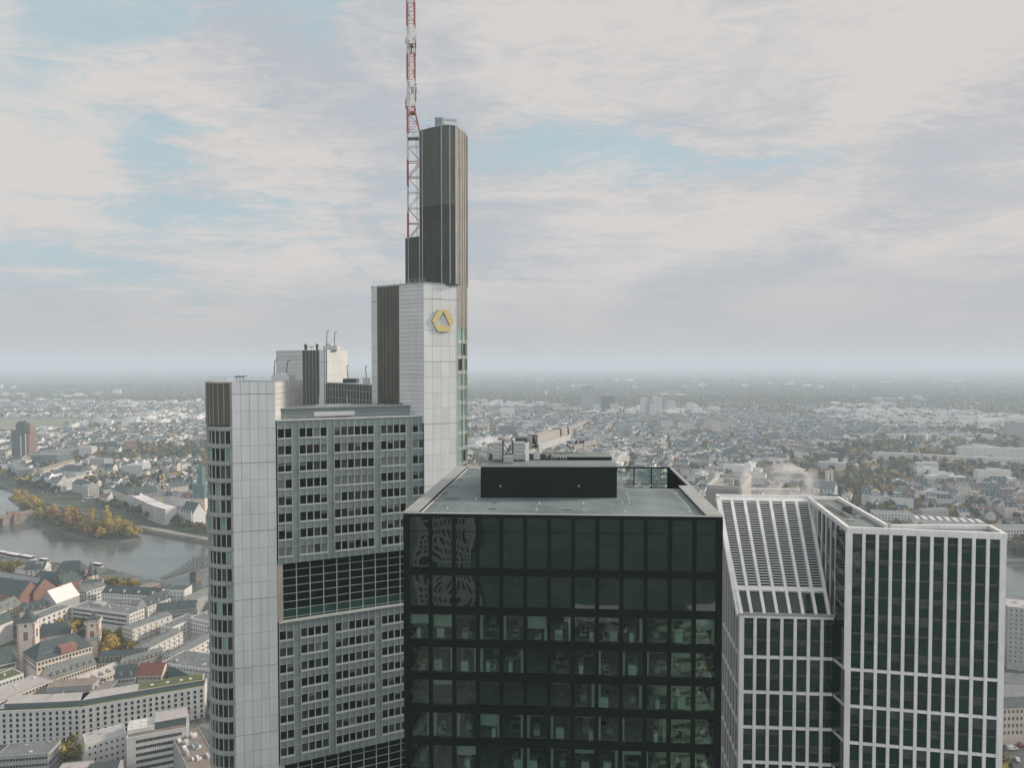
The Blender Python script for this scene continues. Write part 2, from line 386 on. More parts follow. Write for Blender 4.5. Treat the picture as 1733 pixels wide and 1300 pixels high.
banked([(40000, 58000), (-40000, 58000), (-40000, 10200)]+bank_s+[(40000, -600)], bank_s)
quay = mat('quay stone', (.16, .14, .12), .9, 0, .2, .2)
tag(gr.build('ground', [gm, quay]), kind='structure')
wmx = bpy.data.materials.new('river water'); wmx.use_nodes = True
t = wmx.node_tree; pb = t.nodes['Principled BSDF']; pb.inputs['Roughness'].default_value = .12
geo = N(t, 'ShaderNodeNewGeometry')
mp = N(t, 'ShaderNodeMapping'); mp.inputs['Scale'].default_value = (.25, .5, .3); L(t, geo.outputs['Position'], mp.inputs[0])
n1 = N(t, 'ShaderNodeTexNoise', i_Scale=.55, i_Detail=4.0); L(t, mp.outputs[0], n1.inputs['Vector'])
bp = N(t, 'ShaderNodeBump', i_Strength=.35, i_Distance=.5); L(t, n1.outputs[0], bp.inputs['Height']); L(t, bp.outputs[0], pb.inputs['Normal'])
n2 = N(t, 'ShaderNodeTexNoise', i_Scale=.012, i_Detail=4.0); L(t, geo.outputs['Position'], n2.inputs['Vector'])
n4 = N(t, 'ShaderNodeTexNoise', i_Scale=.05, i_Detail=5.0); L(t, mp.outputs[0], n4.inputs['Vector'])
L(t, wmix(rmp(n4.outputs[0], .38, .64), (.085, .105, .10, 1), (.115, .135, .13, 1), t), pb.inputs['Base Color'])
L(t, wmix(rmp(n2.outputs[0], .4, .62), (.05, .05, .05, 1), (.17, .17, .17, 1), t), pb.inputs['Roughness'])
rv = MB(); rv.face([(-20000, -1500, -3), (20000, -1500, -3), (20000, 1500, -3), (-3000, 2700, -3), (-20000, 9900, -3)])
tag(rv.build('river', wmx), kind='structure')
isl = [tuple(at_z(x, y, -1.5)[:2]) for x, y in ((14, 842), (40, 862), (66, 884), (100, 897), (140, 909), (170, 914), (205, 916), (240, 911), (228, 903), (180, 893), (120, 876), (60, 852), (30, 838))]
gr = MB(); gr.face([(x, y, -1.2) for x, y in isl])
for i in range(len(isl)): a, c = isl[i], isl[(i+1) % len(isl)]; gr.face([(*a, -5), (*c, -5), (*c, -1.2), (*a, -1.2)], 1)
tag(gr.build('island_ground', [mat('island earth', (.05, .055, .03), .95, 0, .3, .1), quay]), kind='structure')
def sheet(name, pts, m, z):
    b = MB(); b.face([(*at_z(x, y, z)[:2], z) for x, y in pts]); return tag(b.build(name, m), kind='structure')
M['path'] = mat('pale gravel path', (.26, .25, .23), .95, 0, .15, .2)
M['asphalt'] = mat('asphalt', (.06, .062, .064), .9, 0, .2, .1)
M['grass'] = mat('bank grass', (.045, .065, .035), .95, 0, .3, .06)
sheet('bank_grass', [(20, 829), (60, 843), (110, 857), (170, 876), (240, 895), (352, 915), (352, 886), (250, 858), (165, 832), (95, 818), (40, 812), (-40, 806), (-40, 811)], M['grass'], .05)
sheet('quay_path', [(232, 892), (352, 914.5), (352, 910), (240, 889)], M['path'], .10)
sheet('quay_road', [(60, 832), (130, 848), (215, 869), (352, 899), (352, 897), (215, 866.5), (130, 845), (70, 830)], M['asphalt'], .14)
M['field'] = mat('meadow', (.15, .17, .10), .95, 0, .2, .01)
M['field2'] = mat('dry meadow', (.22, .20, .13), .95, 0, .2, .01)
sheet('meadow', [(-20, 722), (120, 719), (230, 733), (340, 722), (230, 712), (120, 709), (-20, 709)], M['field'], .08)
sheet('meadow', [(-20, 728), (110, 724), (105, 721), (-20, 723)], M['field2'], .12)
sheet('meadow', [(150, 722), (225, 727), (260, 721), (175, 716)], M['field2'], .12)
sheet('street', [(1690, 1310), (1765, 1310), (1765, 1248), (1700, 1248)], M['asphalt'], .06)
# ------------------------------------------------------------------ the pale stepped bank tower
def XD(x, d): return ((x-CX)/F*d, d)           # a plan point seen in column x at depth d
A0, A1, P2, P3 = XD(392, 152.7), XD(465.5, 155.3), XD(487.6, 163), XD(512.5, 179)
W0, W1 = XD(468.5, 155.1), XD(718.5, 169.4)
R0, R1, R2 = XD(717.5, 168.8), XD(775, 173.0), XD(790.5, 179.5)
L1, L2, L3 = XD(676, 173.0), XD(638.5, 177.5), XD(629, 179)
K0, K1, K2, K3, K4 = XD(467.3, 218), XD(512, 208.5), XD(540.6, 203), XD(551, 201), XD(588, 217)
T = thing('bank_tower', 'tall pale stepped office tower with yellow emblem and red white mast', 'skyscraper', (-40, 178, 0))
ZR = 192.3                                     # roof edge of the office wing
ZL, ZW, ZK = 201.0, 224.2, 208.9               # tops of left core, right core, far core
def prism_part(name, poly, z0, z1, m, parent=None, mtop=None):
    b = MB(); b.prism(poly, z0, z1, 0, 1 if mtop else 0)
    return b.build(name, [m, mtop] if mtop else m, parent or T)
# cores behind the facades
fw = Frame(W0, W1)
q = [fw.P(0, -1.6), fw.P(fw.len, -1.6), fw.P(fw.len, -15), fw.P(-1.0, -15)]
prism_part('wing_core', q, 0, ZR-0.35, M['seam'], mtop=M['roof_teal2'])
# --- the office wing facade: 22 modules, windows in groups of 2-4-6-4-2
mod = fw.len/22.0
groups = [(0, 2), (3, 4), (8, 6), (15, 4), (20, 2)]
ST = 3.75
zc = lambda k: 189.55-ST*k
office_rows = list(range(0, 8))+list(range(12, 20))+list(range(24, 30))
gardens = [(160.6, 147.7), (115.3, 102.6)]
wall = MB(); sill = MB(); mull = MB()
for k in office_rows:
    z1, z0 = zc(k)+1.0, zc(k)-1.0
    top = ZR if k == 0 else (gardens[0][1] if k == 12 else (gardens[1][1] if k == 24 else zc(k-1)-1.0))
    wall.fbox(fw, 0, fw.len, z1, top-0.03, -0.9, 0.0)
    prev = 0.0
    for a, n in groups+[(22, 0)]:
        if a*mod-prev > 0.05: wall.fbox(fw, prev, a*mod, z0, z1, -0.9, 0.0)
        prev = (a+n)*mod
wall.fbox(fw, 0, fw.len, gardens[0][0], zc(7)-1.03, -0.9, 0)
wall.fbox(fw, 0, fw.len, gardens[1][0], zc(19)-1.03, -0.9, 0)
wall.fbox(fw, 0, fw.len, 0, zc(29)-1.03, -0.9, 0)
wall.build('wing_wall', M['spandrel'], T)
for i in range(23):
    for (a, b_) in ((gardens[0][0], ZR), (gardens[1][0], gardens[0][1]), (60, gardens[1][1])):
        mull.fbox(fw, i*mod-0.045, i*mod+0.045, a, b_, 0.0, 0.10)
for k in office_rows:
    mull.fbox(fw, 0, fw.len, zc(k)+1.02, zc(k)+1.07, 0.0, 0.05)
mull.build('facade_mullion', M['mullion'], T)
cap = MB(); cap.fbox(fw, -0.2, fw.len+0.2, ZR, ZR+0.28, -1.3, 0.22); cap.build('wing_coping', M['steel_light'], T)
rw = random.Random(3)
pm = [M['pane'], M['pane_mid'], M['pane_blind'], M['mullion'], M['pane_warm'], M['sill']]
for k in office_rows:
    for a, n in groups:
        b = MB()
        closed = rw.random() < 0.05
        for i in range(n):
            u0, u1 = (a+i)*mod+0.10, (a+i+1)*mod-0.10
            r = rw.random(); mi = 2 if (closed and rw.random() < 0.8) else (0 if r < 0.62 else 1 if r < 0.90 else 4 if r < 0.95 else 2)
            z0, z1 = zc(k)-0.97, zc(k)+0.97
            if mi != 2 and rw.random() < 0.22:
                zb = z1-rw.uniform(0.4, 1.0)
                b.fbox(fw, u0, u1, zb, z1, -0.42, -0.34, 2); z1 = zb-0.004
            b.fbox(fw, u0, u1, z0, z1, -0.42, -0.34, mi)
            b.fbox(fw, u1, u1+0.2, zc(k)-1.0, zc(k)+1.0, -0.40, -0.10, 3)
        b.fbox(fw, a*mod, a*mod+0.1, zc(k)-1, zc(k)+1, -0.40, -0.10, 3)
        b.fbox(fw, a*mod-0.05, (a+n)*mod+0.05, zc(k)-1.32, zc(k)-0.98, -0.42, 0.14, 5)
        b.build('window', pm, T)
# --- the two sky gardens
for gz1, gz0 in gardens:
    b = MB(); b.fbox(fw, 0.9, fw.len, gz0, gz1, -1.1, -1.0); b.build('garden_glazing', M['garden_glass'], T)
    b = MB(); n = 11; w = (fw.len-0.9)/n
    for i in range(n+1): b.fbox(fw, 0.9+i*w-0.09, 0.9+i*w+0.09, gz0, gz1, -1.0, -0.85)
    for j in range(8):
        z = gz0+(gz1-gz0)*(j+0.3)/7.3
        b.fbox(fw, 0.9, fw.len, z-0.05, z+0.05, -1.0, -0.9)
    b.build('garden_grid', M['garden_line'], T)
    b = MB(); b.fbox(fw, 0, fw.len, gz0-0.25, gz0, -1.2, 0.35); b.build('garden_ledge', M['sill'], T)
    b = MB(); b.fbox(fw, -0.3, 0.9, gz0, gz1, -1.3, -0.1); b.build('garden_jamb', M['beige_metal'], T)
b = MB()                                        # planting and table lamps glimpsed behind the garden panes: low green parapet
b.fbox(fw, 1, fw.len, gardens[0][1]+0.2, gardens[0][1]+2.2, -0.985, -0.96); b.build('garden_parapet', M['garden_sill'], T)
# --- set-back plant storey on the wing roof
fs = Frame(fw.P(0.8, -3.2), fw.P(fw.len-2.0, -3.2))
b = MB(); b.fbox(fs, 0, fs.len, ZR-0.3, 194.75, -9, 0); b.build('roof_plant_storey', M['spandrel'], T)
b = MB(); b.fbox(fs, -0.3, fs.len+0.3, 194.75, 194.95, -9.3, 0.3); b.build('plant_storey_coping', M['coping'], T)
b = MB(); b.fbox(fs, 7.4, 16.6, 193.0, 193.95, 0.9, 1.4)
for u in (8, 12, 16): b.fbox(fs, u, u+0.12, ZR-0.3, 193.0, 1.0, 1.15)
b.build('roof_access_panel', M['panel_rib'], T)
b = MB()
for u in (1.2, 8, 16, 24): b.bar(fs.P(u, 1.8, ZR), fs.P(u, 1.8, ZR+1.0), 0.06)
b.bar(fs.P(0, 1.8, ZR+1.0), fs.P(fs.len, 1.8, ZR+1.0), 0.06); b.bar(fs.P(0, 1.8, ZR+0.6), fs.P(fs.len, 1.8, ZR+0.6), 0.05)
b.build('roof_railing', M['mullion'], T)
b = MB()
for u in (9.0, 15.3): b.cyl(fs.P(u, -1.0, 194.9), fs.P(u, -1.0, 197.6), 0.10, 0.07, 6)
b.fbox(fs, 8.2, 16.4, 194.96, 195.5, -2.2, -1.8)
b.build('roof_pipe', M['steel_light'], T)

prng = random.Random(17)
def panel_face(p, q_, z0, z1, ncol, row, zref, name='pier_panel', m=None, big=4, gap=0.05, inset=0.0, seam='seam', thick=0.12):
    fr = Frame(p, q_); b = MB(); bk = MB()
    bk.fbox(fr, 0, fr.len, z0, z1, -0.5, -thick); cw = fr.len/ncol
    lines = []; z = zref
    k = 0
    while z > z0:
        lines.append((z, 0.11 if k % big == 0 else gap)); z -= row; k += 1
    z = zref+row; k = -1
    while z < z1:
        lines.append((z, 0.11 if k % big == 0 else gap)); z += row; k -= 1
    lines.sort()
    base_ = (.47, .48, .475) if m == 'panel_rib' else (.56, .58, .575)
    def pcol():
        k_ = prng.choice([.93, .97, .98, 1, 1, 1, 1.02, 1.04]); return tuple(v*k_ for v in base_)
    zs = [(z0, 0.0)]+[l for l in lines if z0+0.05 < l[0] < z1-0.05]+[(z1, 0.0)]
    for i in range(len(zs)-1):
        for j in range(ncol):
            b.fbox(fr, j*cw+(gap/2 if j else 0), (j+1)*cw-(gap/2 if j < ncol-1 else 0), zs[i][0]+zs[i][1]/2, zs[i+1][0]-zs[i+1][1]/2, -thick, 0, 0, pcol())
    bk.build('panel_joint', M[seam], T)
    return b.build(name, M['panel_attr'], T), fr
# --- left core: pale pier, chamfer, sunlit flank
zp = 188.0
_, fl = panel_face(A0, A1, 0, ZL, 5, ST, 198.3)
panel_face(A1, P2, ZR-1.5, ZL, 2, 1.25, 198.3, 'core_flank', 'panel_rib', 99, 0.05, seam='seam_soft')
panel_face(P2, P3, ZR-1.5, ZL, 7, 12, 198.3, 'core_flank', 'panel_rib', 99, 0.16, seam='seam_soft')
# curved corner with ribbon windows
ca = math.atan2(fl.n.y, fl.n.x)
C0 = Vector(A0)-fl.n*5.9
def arc(r, a0, a1, n, c=C0): return [(c.x+r*math.cos(a0+(a1-a0)*i/n), c.y+r*math.sin(a0+(a1-a0)*i/n)) for i in range(n+1)]
span = R(112)
inner = arc(5.2, ca, ca-span, 14)
left_end = inner[-1]
pl = [(p[0], p[1]) for p in inner]
prism_part('left_core', [(A1[0]-.5, A1[1]+.9), (P2[0]-.6, P2[1]+.5), (P3[0]-.6, P3[1]), (P3[0]-16, P3[1]+4), (left_end[0]+1, left_end[1]+8)]+list(reversed(inner)), 0, ZL-0.5, M['seam'], mtop=M['roof_teal2'])
def curved_band(b, r0, r1, z0, z1, a0, a1, n=14, mi=0):
    i_, o_ = arc(r0, a0, a1, n), arc(r1, a0, a1, n)
    for i in range(n):
        b.hexa([(o_[i][0], o_[i][1], z0), (o_[i+1][0], o_[i+1][1], z0), (i_[i+1][0], i_[i+1][1], z0), (i_[i][0], i_[i][1], z0),
                (o_[i][0], o_[i][1], z1), (o_[i+1][0], o_[i+1][1], z1), (i_[i+1][0], i_[i+1][1], z1), (i_[i][0], i_[i][1], z1)], mi)
g0 = ca-R(3)
b = MB(); curved_band(b, 5.2, 5.75, 191.6, ZL-0.3, g0, ca-span); b.build('corner_louvre', M['louvre'], T)
b = MB()
for i in range(9):
    a = g0-(span-R(4))*i/8.5
    curved_band(b, 5.75, 5.92, 191.6, ZL-0.3, a, a-R(1.0), 1)
curved_band(b, 5.2, 5.95, ZL-0.3, ZL, ca, ca-span)
b.build('corner_louvre_fin', M['beige_metal'], T)
b = MB(); bands = MB()
zb = lambda k: 191.3-ST*k
for k in range(0, 33):
    curved_band(bands, 5.2, 5.9, zb(k)-0.95, zb(k), ca, ca-span)
    curved_band(bands, 5.2, 6.0, zb(k)-0.60, zb(k)-0.48, ca, ca-span)
curved_band(bands, 5.2, 5.9, 0, zb(33), ca, ca-span)
bands.build('corner_band', M['corner_grey'], T)
rc = random.Random(11)
for k in range(0, 33):
    b = MB(); z1, z0 = zb(k)-0.95, zb(k+1)
    for i in range(9):
        a = g0-(span-R(4))*i/9; a2 = g0-(span-R(4))*(i+1)/9
        r = rc.random(); mi = 0 if r < .55 else 1 if r < .75 else 2 if r < .85 else 4
        curved_band(b, 5.2, 5.55, z0, z1, a-R(.8), a2+R(.8), 1, mi)
        curved_band(b, 5.2, 5.72, z0, z1, a2+R(.8), a2-R(.8), 1, 3)
    b.build('corner_window', [M['pane'], M['pane_mid'], M['green_glass'], M['mullion'], M['pane_warm']], T)
# dark reveals on both sides of the pier
b = MB(); b.fbox(fl, -0.45, 0.02, 0, ZL-0.2, -0.6, -0.16); b.build('pier_reveal', M['beige_metal'], T)
# --- right core: emblem pier, ribbed flank, bronze strip
_, fr_ = panel_face(R0, R1, 0, ZW, 4, ST, 190.4)
panel_face(L1, R0, ZR-1.5, ZW, 1, 1.0, 190.4, 'core_flank', 'panel_rib', 99, 0.06, seam='seam')
fb = Frame(L2, L1)
b = MB(); b.fbox(fb, 0, fb.len, ZR-2, ZW-0.1, -0.5, -0.1); b.build('flank_louvre', M['louvre'], T)
b = MB(); n = 6
for i in range(1, n): b.fbox(fb, fb.len*i/n-0.04, fb.len*i/n+0.04, ZR-2, ZW-0.2, -0.1, -0.03)
b.build('flank_louvre_fin', M['louvre'], T)
panel_face(L3, L2, ZR-6, ZW, 1, ST, 190.4, 'core_flank', 'panel_rib', 4, 0.06)
core = [Vector(R0)-fr_.n*0.6, Vector(R1)-fr_.n*0.6, Vector(R2)+Vector((-0.8, 0)), (R2[0]-2, R2[1]+12), (L3[0]+6, L3[1]+12), (L3[0]+.4, L3[1]+.5), (L2[0]+.3, L2[1]+.5), (L1[0]+.3, L1[1]+.5)]
prism_part('right_core', core, 0, ZW-0.3, M['seam'], mtop=M['roof_teal2'])
b = MB()                                        # thin roof edge
for p, q_ in ((L3, L1), (L1, R0), (R0, R1), (R1, R2)):
    fr2 = Frame(p, q_); b.fbox(fr2, 0, fr2.len, ZW-.28, ZW+0.12, -0.6, 0.06)
b.build('core_coping', M['coping'], T)
b = MB()
for p, q_ in ((L3, L1), (L1, R0)):
    fr2 = Frame(p, q_)
    for i in range(6): b.bar(fr2.P(fr2.len*i/5, -0.5, ZW), fr2.P(fr2.len*i/5, -0.5, ZW+1.1), 0.06)
    for z in (0.55, 1.1): b.bar(fr2.P(0, -0.5, ZW+z), fr2.P(fr2.len, -0.5, ZW+z), 0.05)
b.build('core_railing', M['mullion'], T)
# right corner strip: bronze panels above, green ribbon windows below
cpts = [Vector(R1)+(Vector(R2)-Vector(R1))*t+Vector((1, -0.35))*(0.75*math.sin(math.pi*t)) for t in (0, .25, .5, .75, 1)]
strip = MB()
ztop_g = 213.6
rg = random.Random(5)
for i in range(4):
    f2 = Frame(cpts[i], cpts[i+1])
    strip.fbox(f2, 0.06, f2.len-0.06, ztop_g, ZW, -0.5, -0.02)
    strip.fbox(f2, -0.06, 0.06, 0, ZW, -0.5, 0.10, 1)
strip.build('corner_strip', [M['sunny_metal'], M['corner_grey']], T)
for k in range(0, 30):
    z0 = ztop_g-ST*(k+1); b = MB()
    for i in range(4):
        f2 = Frame(cpts[i], cpts[i+1])
        b.fbox(f2, 0.06, f2.len-0.06, z0, z0+0.9, -0.5, -0.02, 0)
        b.fbox(f2, 0.06, f2.len-0.06, z0+0.9, z0+ST-0.02, -0.5, -0.12, 2 if rg.random() < .8 else 1)
    b.build('corner_window', [M['corner_grey'], M['pane'], M['green_glass']], T)
# --- the emblem: a loop of three folded gold bands
def emblem():
    o = at_d(748.7, 541, 171.0)
    ex = Vector((fr_.t.x, fr_.t.y, 0)); ez = Vector((0, 0, 1)); nn = Vector((fr_.n.x, fr_.n.y, 0))
    u0 = (Vector((o.x, o.y))-fr_.o).dot(fr_.t)
    base = fr_.P(u0, 0.0, 0)
    def pt(x, y, n): # emblem units: photo-crop pixels about its middle
        return base+ex*((x-805)*0.0283)+ez*(215.35-(y-985)*0.0262)+nn*n
    bands_ = [[(706, 990), (765, 888), (852, 888), (808, 908), (737, 1022), (724, 1022)],
              [(812, 906), (856, 888), (905, 990), (871, 1036)],
              [(722, 1028), (870, 1034), (905, 994), (868, 1088), (760, 1088)]]
    bands_[2] = [(724, 1028), (872, 1036), (866, 1088), (760, 1088)]
    for bd in bands_:
        b = MB(); n = len(bd)
        b.face([pt(x, y, 0.36) for x, y in bd], 0); b.face([pt(x, y, 0.1) for x, y in reversed(bd)], 1)
        for i in range(n):
            a, c = bd[i], bd[(i+1) % n]
            b.face([pt(*a, 0.1), pt(*c, 0.1), pt(*c, 0.36), pt(*a, 0.36)], 1)
        b.build('emblem_band', [M['gold'], M['black']], T)
emblem()
# --- dark shaft on top of the right core
S0, S1, S2, S3, S4 = XD(711, 175.5), XD(749, 171.4), XD(763, 171.2), XD(773, 172.0), XD(790.2, 179.5)
back = [(S4[0]-3, S4[1]+9), (S0[0]+3, S0[1]+9)]
ZS, ZM = 262.0, 243.2
for (a, c, z0, z1, m, nm) in ((ZW-.3, 0, ZW-.3, ZM, 'louvre_dark', 'shaft_lower'), (0, 0, ZM+0.06, ZS, 'louvre_green', 'shaft_upper')):
    prism_part(nm, [S0, S1, S2, S3]+[(S4[0]-.5, S4[1])]+back, z0, z1, M[m], mtop=M['roof_teal2'])
b = MB()
f01, f12, f23, f34 = Frame(S0, S1), Frame(S1, S2), Frame(S2, S3), Frame(S3, S4)
for fr2, us in ((f01, (0.05, f01.len*.14, f01.len-0.12)), (f12, (f12.len-.1,)), (f23, (f23.len-.2, f23.len-.02))):
    for u in us: b.fbox(fr2, u-0.07, u+0.07, ZW, ZS, 0, 0.12)
b.build('shaft_mullion', M['steel_light'], T)
b = MB()
for fr2, n in ((f01, 16), (f12, 5), (f23, 4)):
    for i in range(n): b.fbox(fr2, fr2.len*(i+.5)/n-.03, fr2.len*(i+.5)/n+.03, ZW, ZS, 0, 0.06)
    for z in (ZM, 239.2, 234.0, 229.0): b.fbox(fr2, 0, fr2.len, z-0.05, z+0.05, 0, 0.07)
b.build('shaft_rib', M['louvre_dark'], T)
b = MB()
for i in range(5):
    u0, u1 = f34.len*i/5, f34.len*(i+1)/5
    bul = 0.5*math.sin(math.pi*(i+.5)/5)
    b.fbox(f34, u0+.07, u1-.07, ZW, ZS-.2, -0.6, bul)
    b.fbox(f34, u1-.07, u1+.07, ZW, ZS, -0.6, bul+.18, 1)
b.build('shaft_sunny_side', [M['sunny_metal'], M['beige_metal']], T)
b = MB()
for fr2 in (f01, f12, f23, f34): b.fbox(fr2, 0, fr2.len, ZS, ZS+0.15, -0.5, 0.15)
b.build('shaft_coping', M['steel_light'], T)
b = MB()
pr = [S0, S1, S2, S3, S4]
for i in range(4):
    f2 = Frame(pr[i], pr[i+1])
    for j in range(4): b.bar(f2.P(f2.len*j/3, -.4, ZS), f2.P(f2.len*j/3, -.4, ZS+1.0), 0.05)
    b.bar(f2.P(0, -.4, ZS+1.0), f2.P(f2.len, -.4, ZS+1.0), 0.05)
b.build('shaft_railing', M['mullion'], T)
# roof machine on the shaft
b = MB(); o = Vector(S1); b.box(o.x-1.8, o.x-.1, o.y+1.2, o.y+3.0, ZS+.2, ZS+2.3); b.build('roof_machine_cab', M['spandrel'], T)
b = MB(); b.box(o.x-.1, o.x+.5, o.y+1.4, o.y+2.8, ZS+.2, ZS+2.4); b.bar((o.x+.5, o.y+2, ZS+2.1), (o.x+3.3, o.y+2.6, ZS+2.1), .45)
b.bar((o.x+3.2, o.y+2.6, ZS+2.0), (o.x+3.9, o.y+2.4, ZS+.2), .12); b.build('roof_machine_arm', M['steel_light'], T)
b = MB(); q0 = Vector((S0[0]+2.2, S0[1]+2.5, ZS))
b.cyl(q0, q0+Vector((0, 0, 6)), .06, .04, 5)
for sgn in (-.6, .6):
    b.bar(q0+Vector((sgn, 0, 0)), q0+Vector((0, 0, 2.6)), .05); b.cyl(q0+Vector((sgn*.55, 0, 3.6)), q0+Vector((sgn*.55, 0, 5)), .03, .03, 4)
b.bar(q0+Vector((-.5, 0, 3.6)), q0+Vector((.5, 0, 3.6)), .05); b.build('whip_aerial', M['steel_light'], T)
# lower dark step carrying the mast
V0, V1 = XD(686.8, 180.5), XD(713, 177.0)
prism_part('shaft_step', [V0, V1, (V1[0]+3, V1[1]+6), (V0[0]+3, V0[1]+6)], ZW-.3, 236.6, M['louvre_dark'], mtop=M['roof_teal2'])
fv = Frame(V0, V1); b = MB()
b.fbox(fv, 1.1, 1.24, ZW, 236.6, 0, .1); b.fbox(fv, 0, fv.len, 236.6, 236.75, -.4, .1); b.build('shaft_step_trim', M['steel_light'], T)
# --- red and white lattice mast
mast = MB()
mx, my = XD(700.5, 181.0)
ml = XD(690.8, 181.0)[0]; mr_ = XD(713.5, 181.0)[0]; mu = XD(703.2, 181.0)[0]
def rw_col(z, ph=0): return 0 if (int((z-237-ph)//6.6) % 2 == 0) else 1
def mbar(a, c, w):
    n = max(1, int(abs(c[2]-a[2])/1.65)); a, c = Vector(a), Vector(c)
    for i in range(n):
        p, q_ = a+(c-a)*(i/n), a+(c-a)*((i+1)/n); mast.bar(p, q_, w, None, rw_col((p.z+q_.z)/2))
yb = [my, my+1.6]
z0, zt, ztop = 236.7, 268.5, 300.0
for y in yb:
    mbar((ml, y, z0), (ml, y, ztop), .26)
    mbar((mr_, y, z0), (mr_, y, 262.0), .26)
    mbar((mr_, y, 262.0), (mu, y, zt+.6), .30)
    mbar((mu, y, zt), (mu, y, ztop), .26)
lv = [z0+3.9*i for i in range(7)]
for i, z in enumerate(lv):
    for y in yb:
        mast.bar((ml, y, z), (mr_, y, z), .16, None, rw_col(z))
        if i < len(lv)-1:
            a, c = (ml, mr_) if i % 2 == 0 else (mr_, ml)
            mast.bar((a, y, z), (c, y, lv[i+1]), .14, None, rw_col(z+1))
    mast.bar((ml, yb[0], z), (ml, yb[1], z), .12, None, rw_col(z)); mast.bar((mr_, yb[0], z), (mr_, yb[1], z), .12, None, rw_col(z))
z = 262.0; i = 0
while z < ztop-1.8:
    wdt = mu if z >= zt else mr_+(mu-mr_)*(z-262)/(zt-262)
    for y in yb:
        mast.bar((ml, y, z), (wdt, y, z), .09, None, rw_col(z))
        mast.bar((ml if i % 2 else wdt, y, z), (wdt if i % 2 else ml, y, z+2.1), .09, None, rw_col(z))
    z += 2.1; i += 1
for z in (zt, 285.4, 302): 
    mast.box(ml+.7, mu+.2, yb[0]-.1, yb[1]+.1, z-.1, z+.25, 0)
mo = mast.build('antenna_mast', [M['red_steel'], M['white_steel']], T)
b = MB()
lx = (ml+mr_)/2+.4
for i in range(0, 62): b.bar((lx, my+.7, 237+.42*i), (lx+.4, my+.7, 237+.42*i), .04)
for s_ in (0, .4): b.bar((lx+s_, my+.7, 236.8), (lx+s_, my+.7, 263), .05)
b.build('mast_ladder', M['dark_steel'], mo)
b = MB()
b.box(ml, mr_+.6, yb[0]-.3, yb[1]+.3, 262.0, 262.2)
for x in (ml+.2, (ml+mr_)/2, mr_+.4): b.bar((x, yb[0]-.3, 262.2), (x, yb[0]-.3, 263.3), .05)
b.bar((ml, yb[0]-.3, 263.3), (mr_+.6, yb[0]-.3, 263.3), .05); b.build('mast_platform', M['spandrel'], mo)
b = MB(); b.cyl((ml+.6, my+.4, 264), (ml+.6, my+.4, ztop), .16, .16, 6); b.build('cable_duct', M['steel_light'], mo)
ra = random.Random(4)
for zc_, n, wide in ((272.0, 10, 1.15), (275.2, 9, 1.05), (285.6, 16, 1.1)):
    for i in range(n):
        an = ra.uniform(0, 6.28); c = Vector(((ml+mu)/2, my+.8, zc_+ra.uniform(-2.0, 1.9)))
        d = Vector((math.cos(an), math.sin(an)*.6, 0)); p = c+d*ra.uniform(.9, 1.0)*wide*1.2
        b = MB()
        if ra.random() < .4: b.cyl(p, p+d*.28, .30, .16, 8)
        else: b.box(p.x-.1, p.x+.1, p.y-.1, p.y+.1, p.z-.75, p.z+.75)
        b.bar(c+d*.5, p, .07)
        b.build('antenna', M['dark_steel'] if ra.random() < .55 else M['white_steel'], mo)
# --- far core and the link wing behind
panel_face(K0, K1, 150, ZK, 1, 1.2, 190.4, 'far_core_wall', 'panel_rib', 99, 0.07, seam='seam_soft')
fk = Frame(K1, K2); b = MB(); b.fbox(fk, 0, fk.len, 150, ZK-.1, -.5, -.1, 0)
for i in range(1, 5): b.fbox(fk, fk.len*i/5-.05, fk.len*i/5+.05, 150, ZK-.1, -.1, .0, 1)
b.build('far_core_louvre', [M['louvre'], M['mullion']], T)
panel_face(K2, K3, 150, ZK, 1, ST, 190.4, 'far_core_wall', 'panel_white', 4, 0.05)
panel_face(K3, K4, 150, ZK, 3, ST, 190.4, 'far_core_wall', 'panel_rib', 99, 0.05, seam='seam_soft')
prism_part('far_core', [(K0[0]+.4, K0[1]+.6), (K1[0], K1[1]+.6), (K2[0], K2[1]+.6), (K3[0], K3[1]+.6), (K4[0]-.6, K4[1]+.5), (K4[0]-4, K4[1]+16), (K0[0]+6, K0[1]+16)], 0, ZK-.3, M['seam'], mtop=M['roof_teal2'])
fk2 = Frame(K3, L3); zl = 199.6
b = MB(); b.fbox(fk2, 0.4, fk2.len, 150, zl-.2, -14, -.35); b.build('link_wing_core', M['louvre'], T)
b = MB(); n = 15
for i in range(n+1): b.fbox(fk2, .4+(fk2.len-.4)*i/n-.05, .4+(fk2.len-.4)*i/n+.05, 150, zl, -.35, -.2)
for j in range(14): b.fbox(fk2, .4, fk2.len, zl-1.9-j*2.3-.05, zl-1.9-j*2.3+.05, -.35, -.22)
b.fbox(fk2, .4, fk2.len, zl-.2, zl+.05, -14, -.15)
b.build('link_wing_grid', M['mullion'], T)
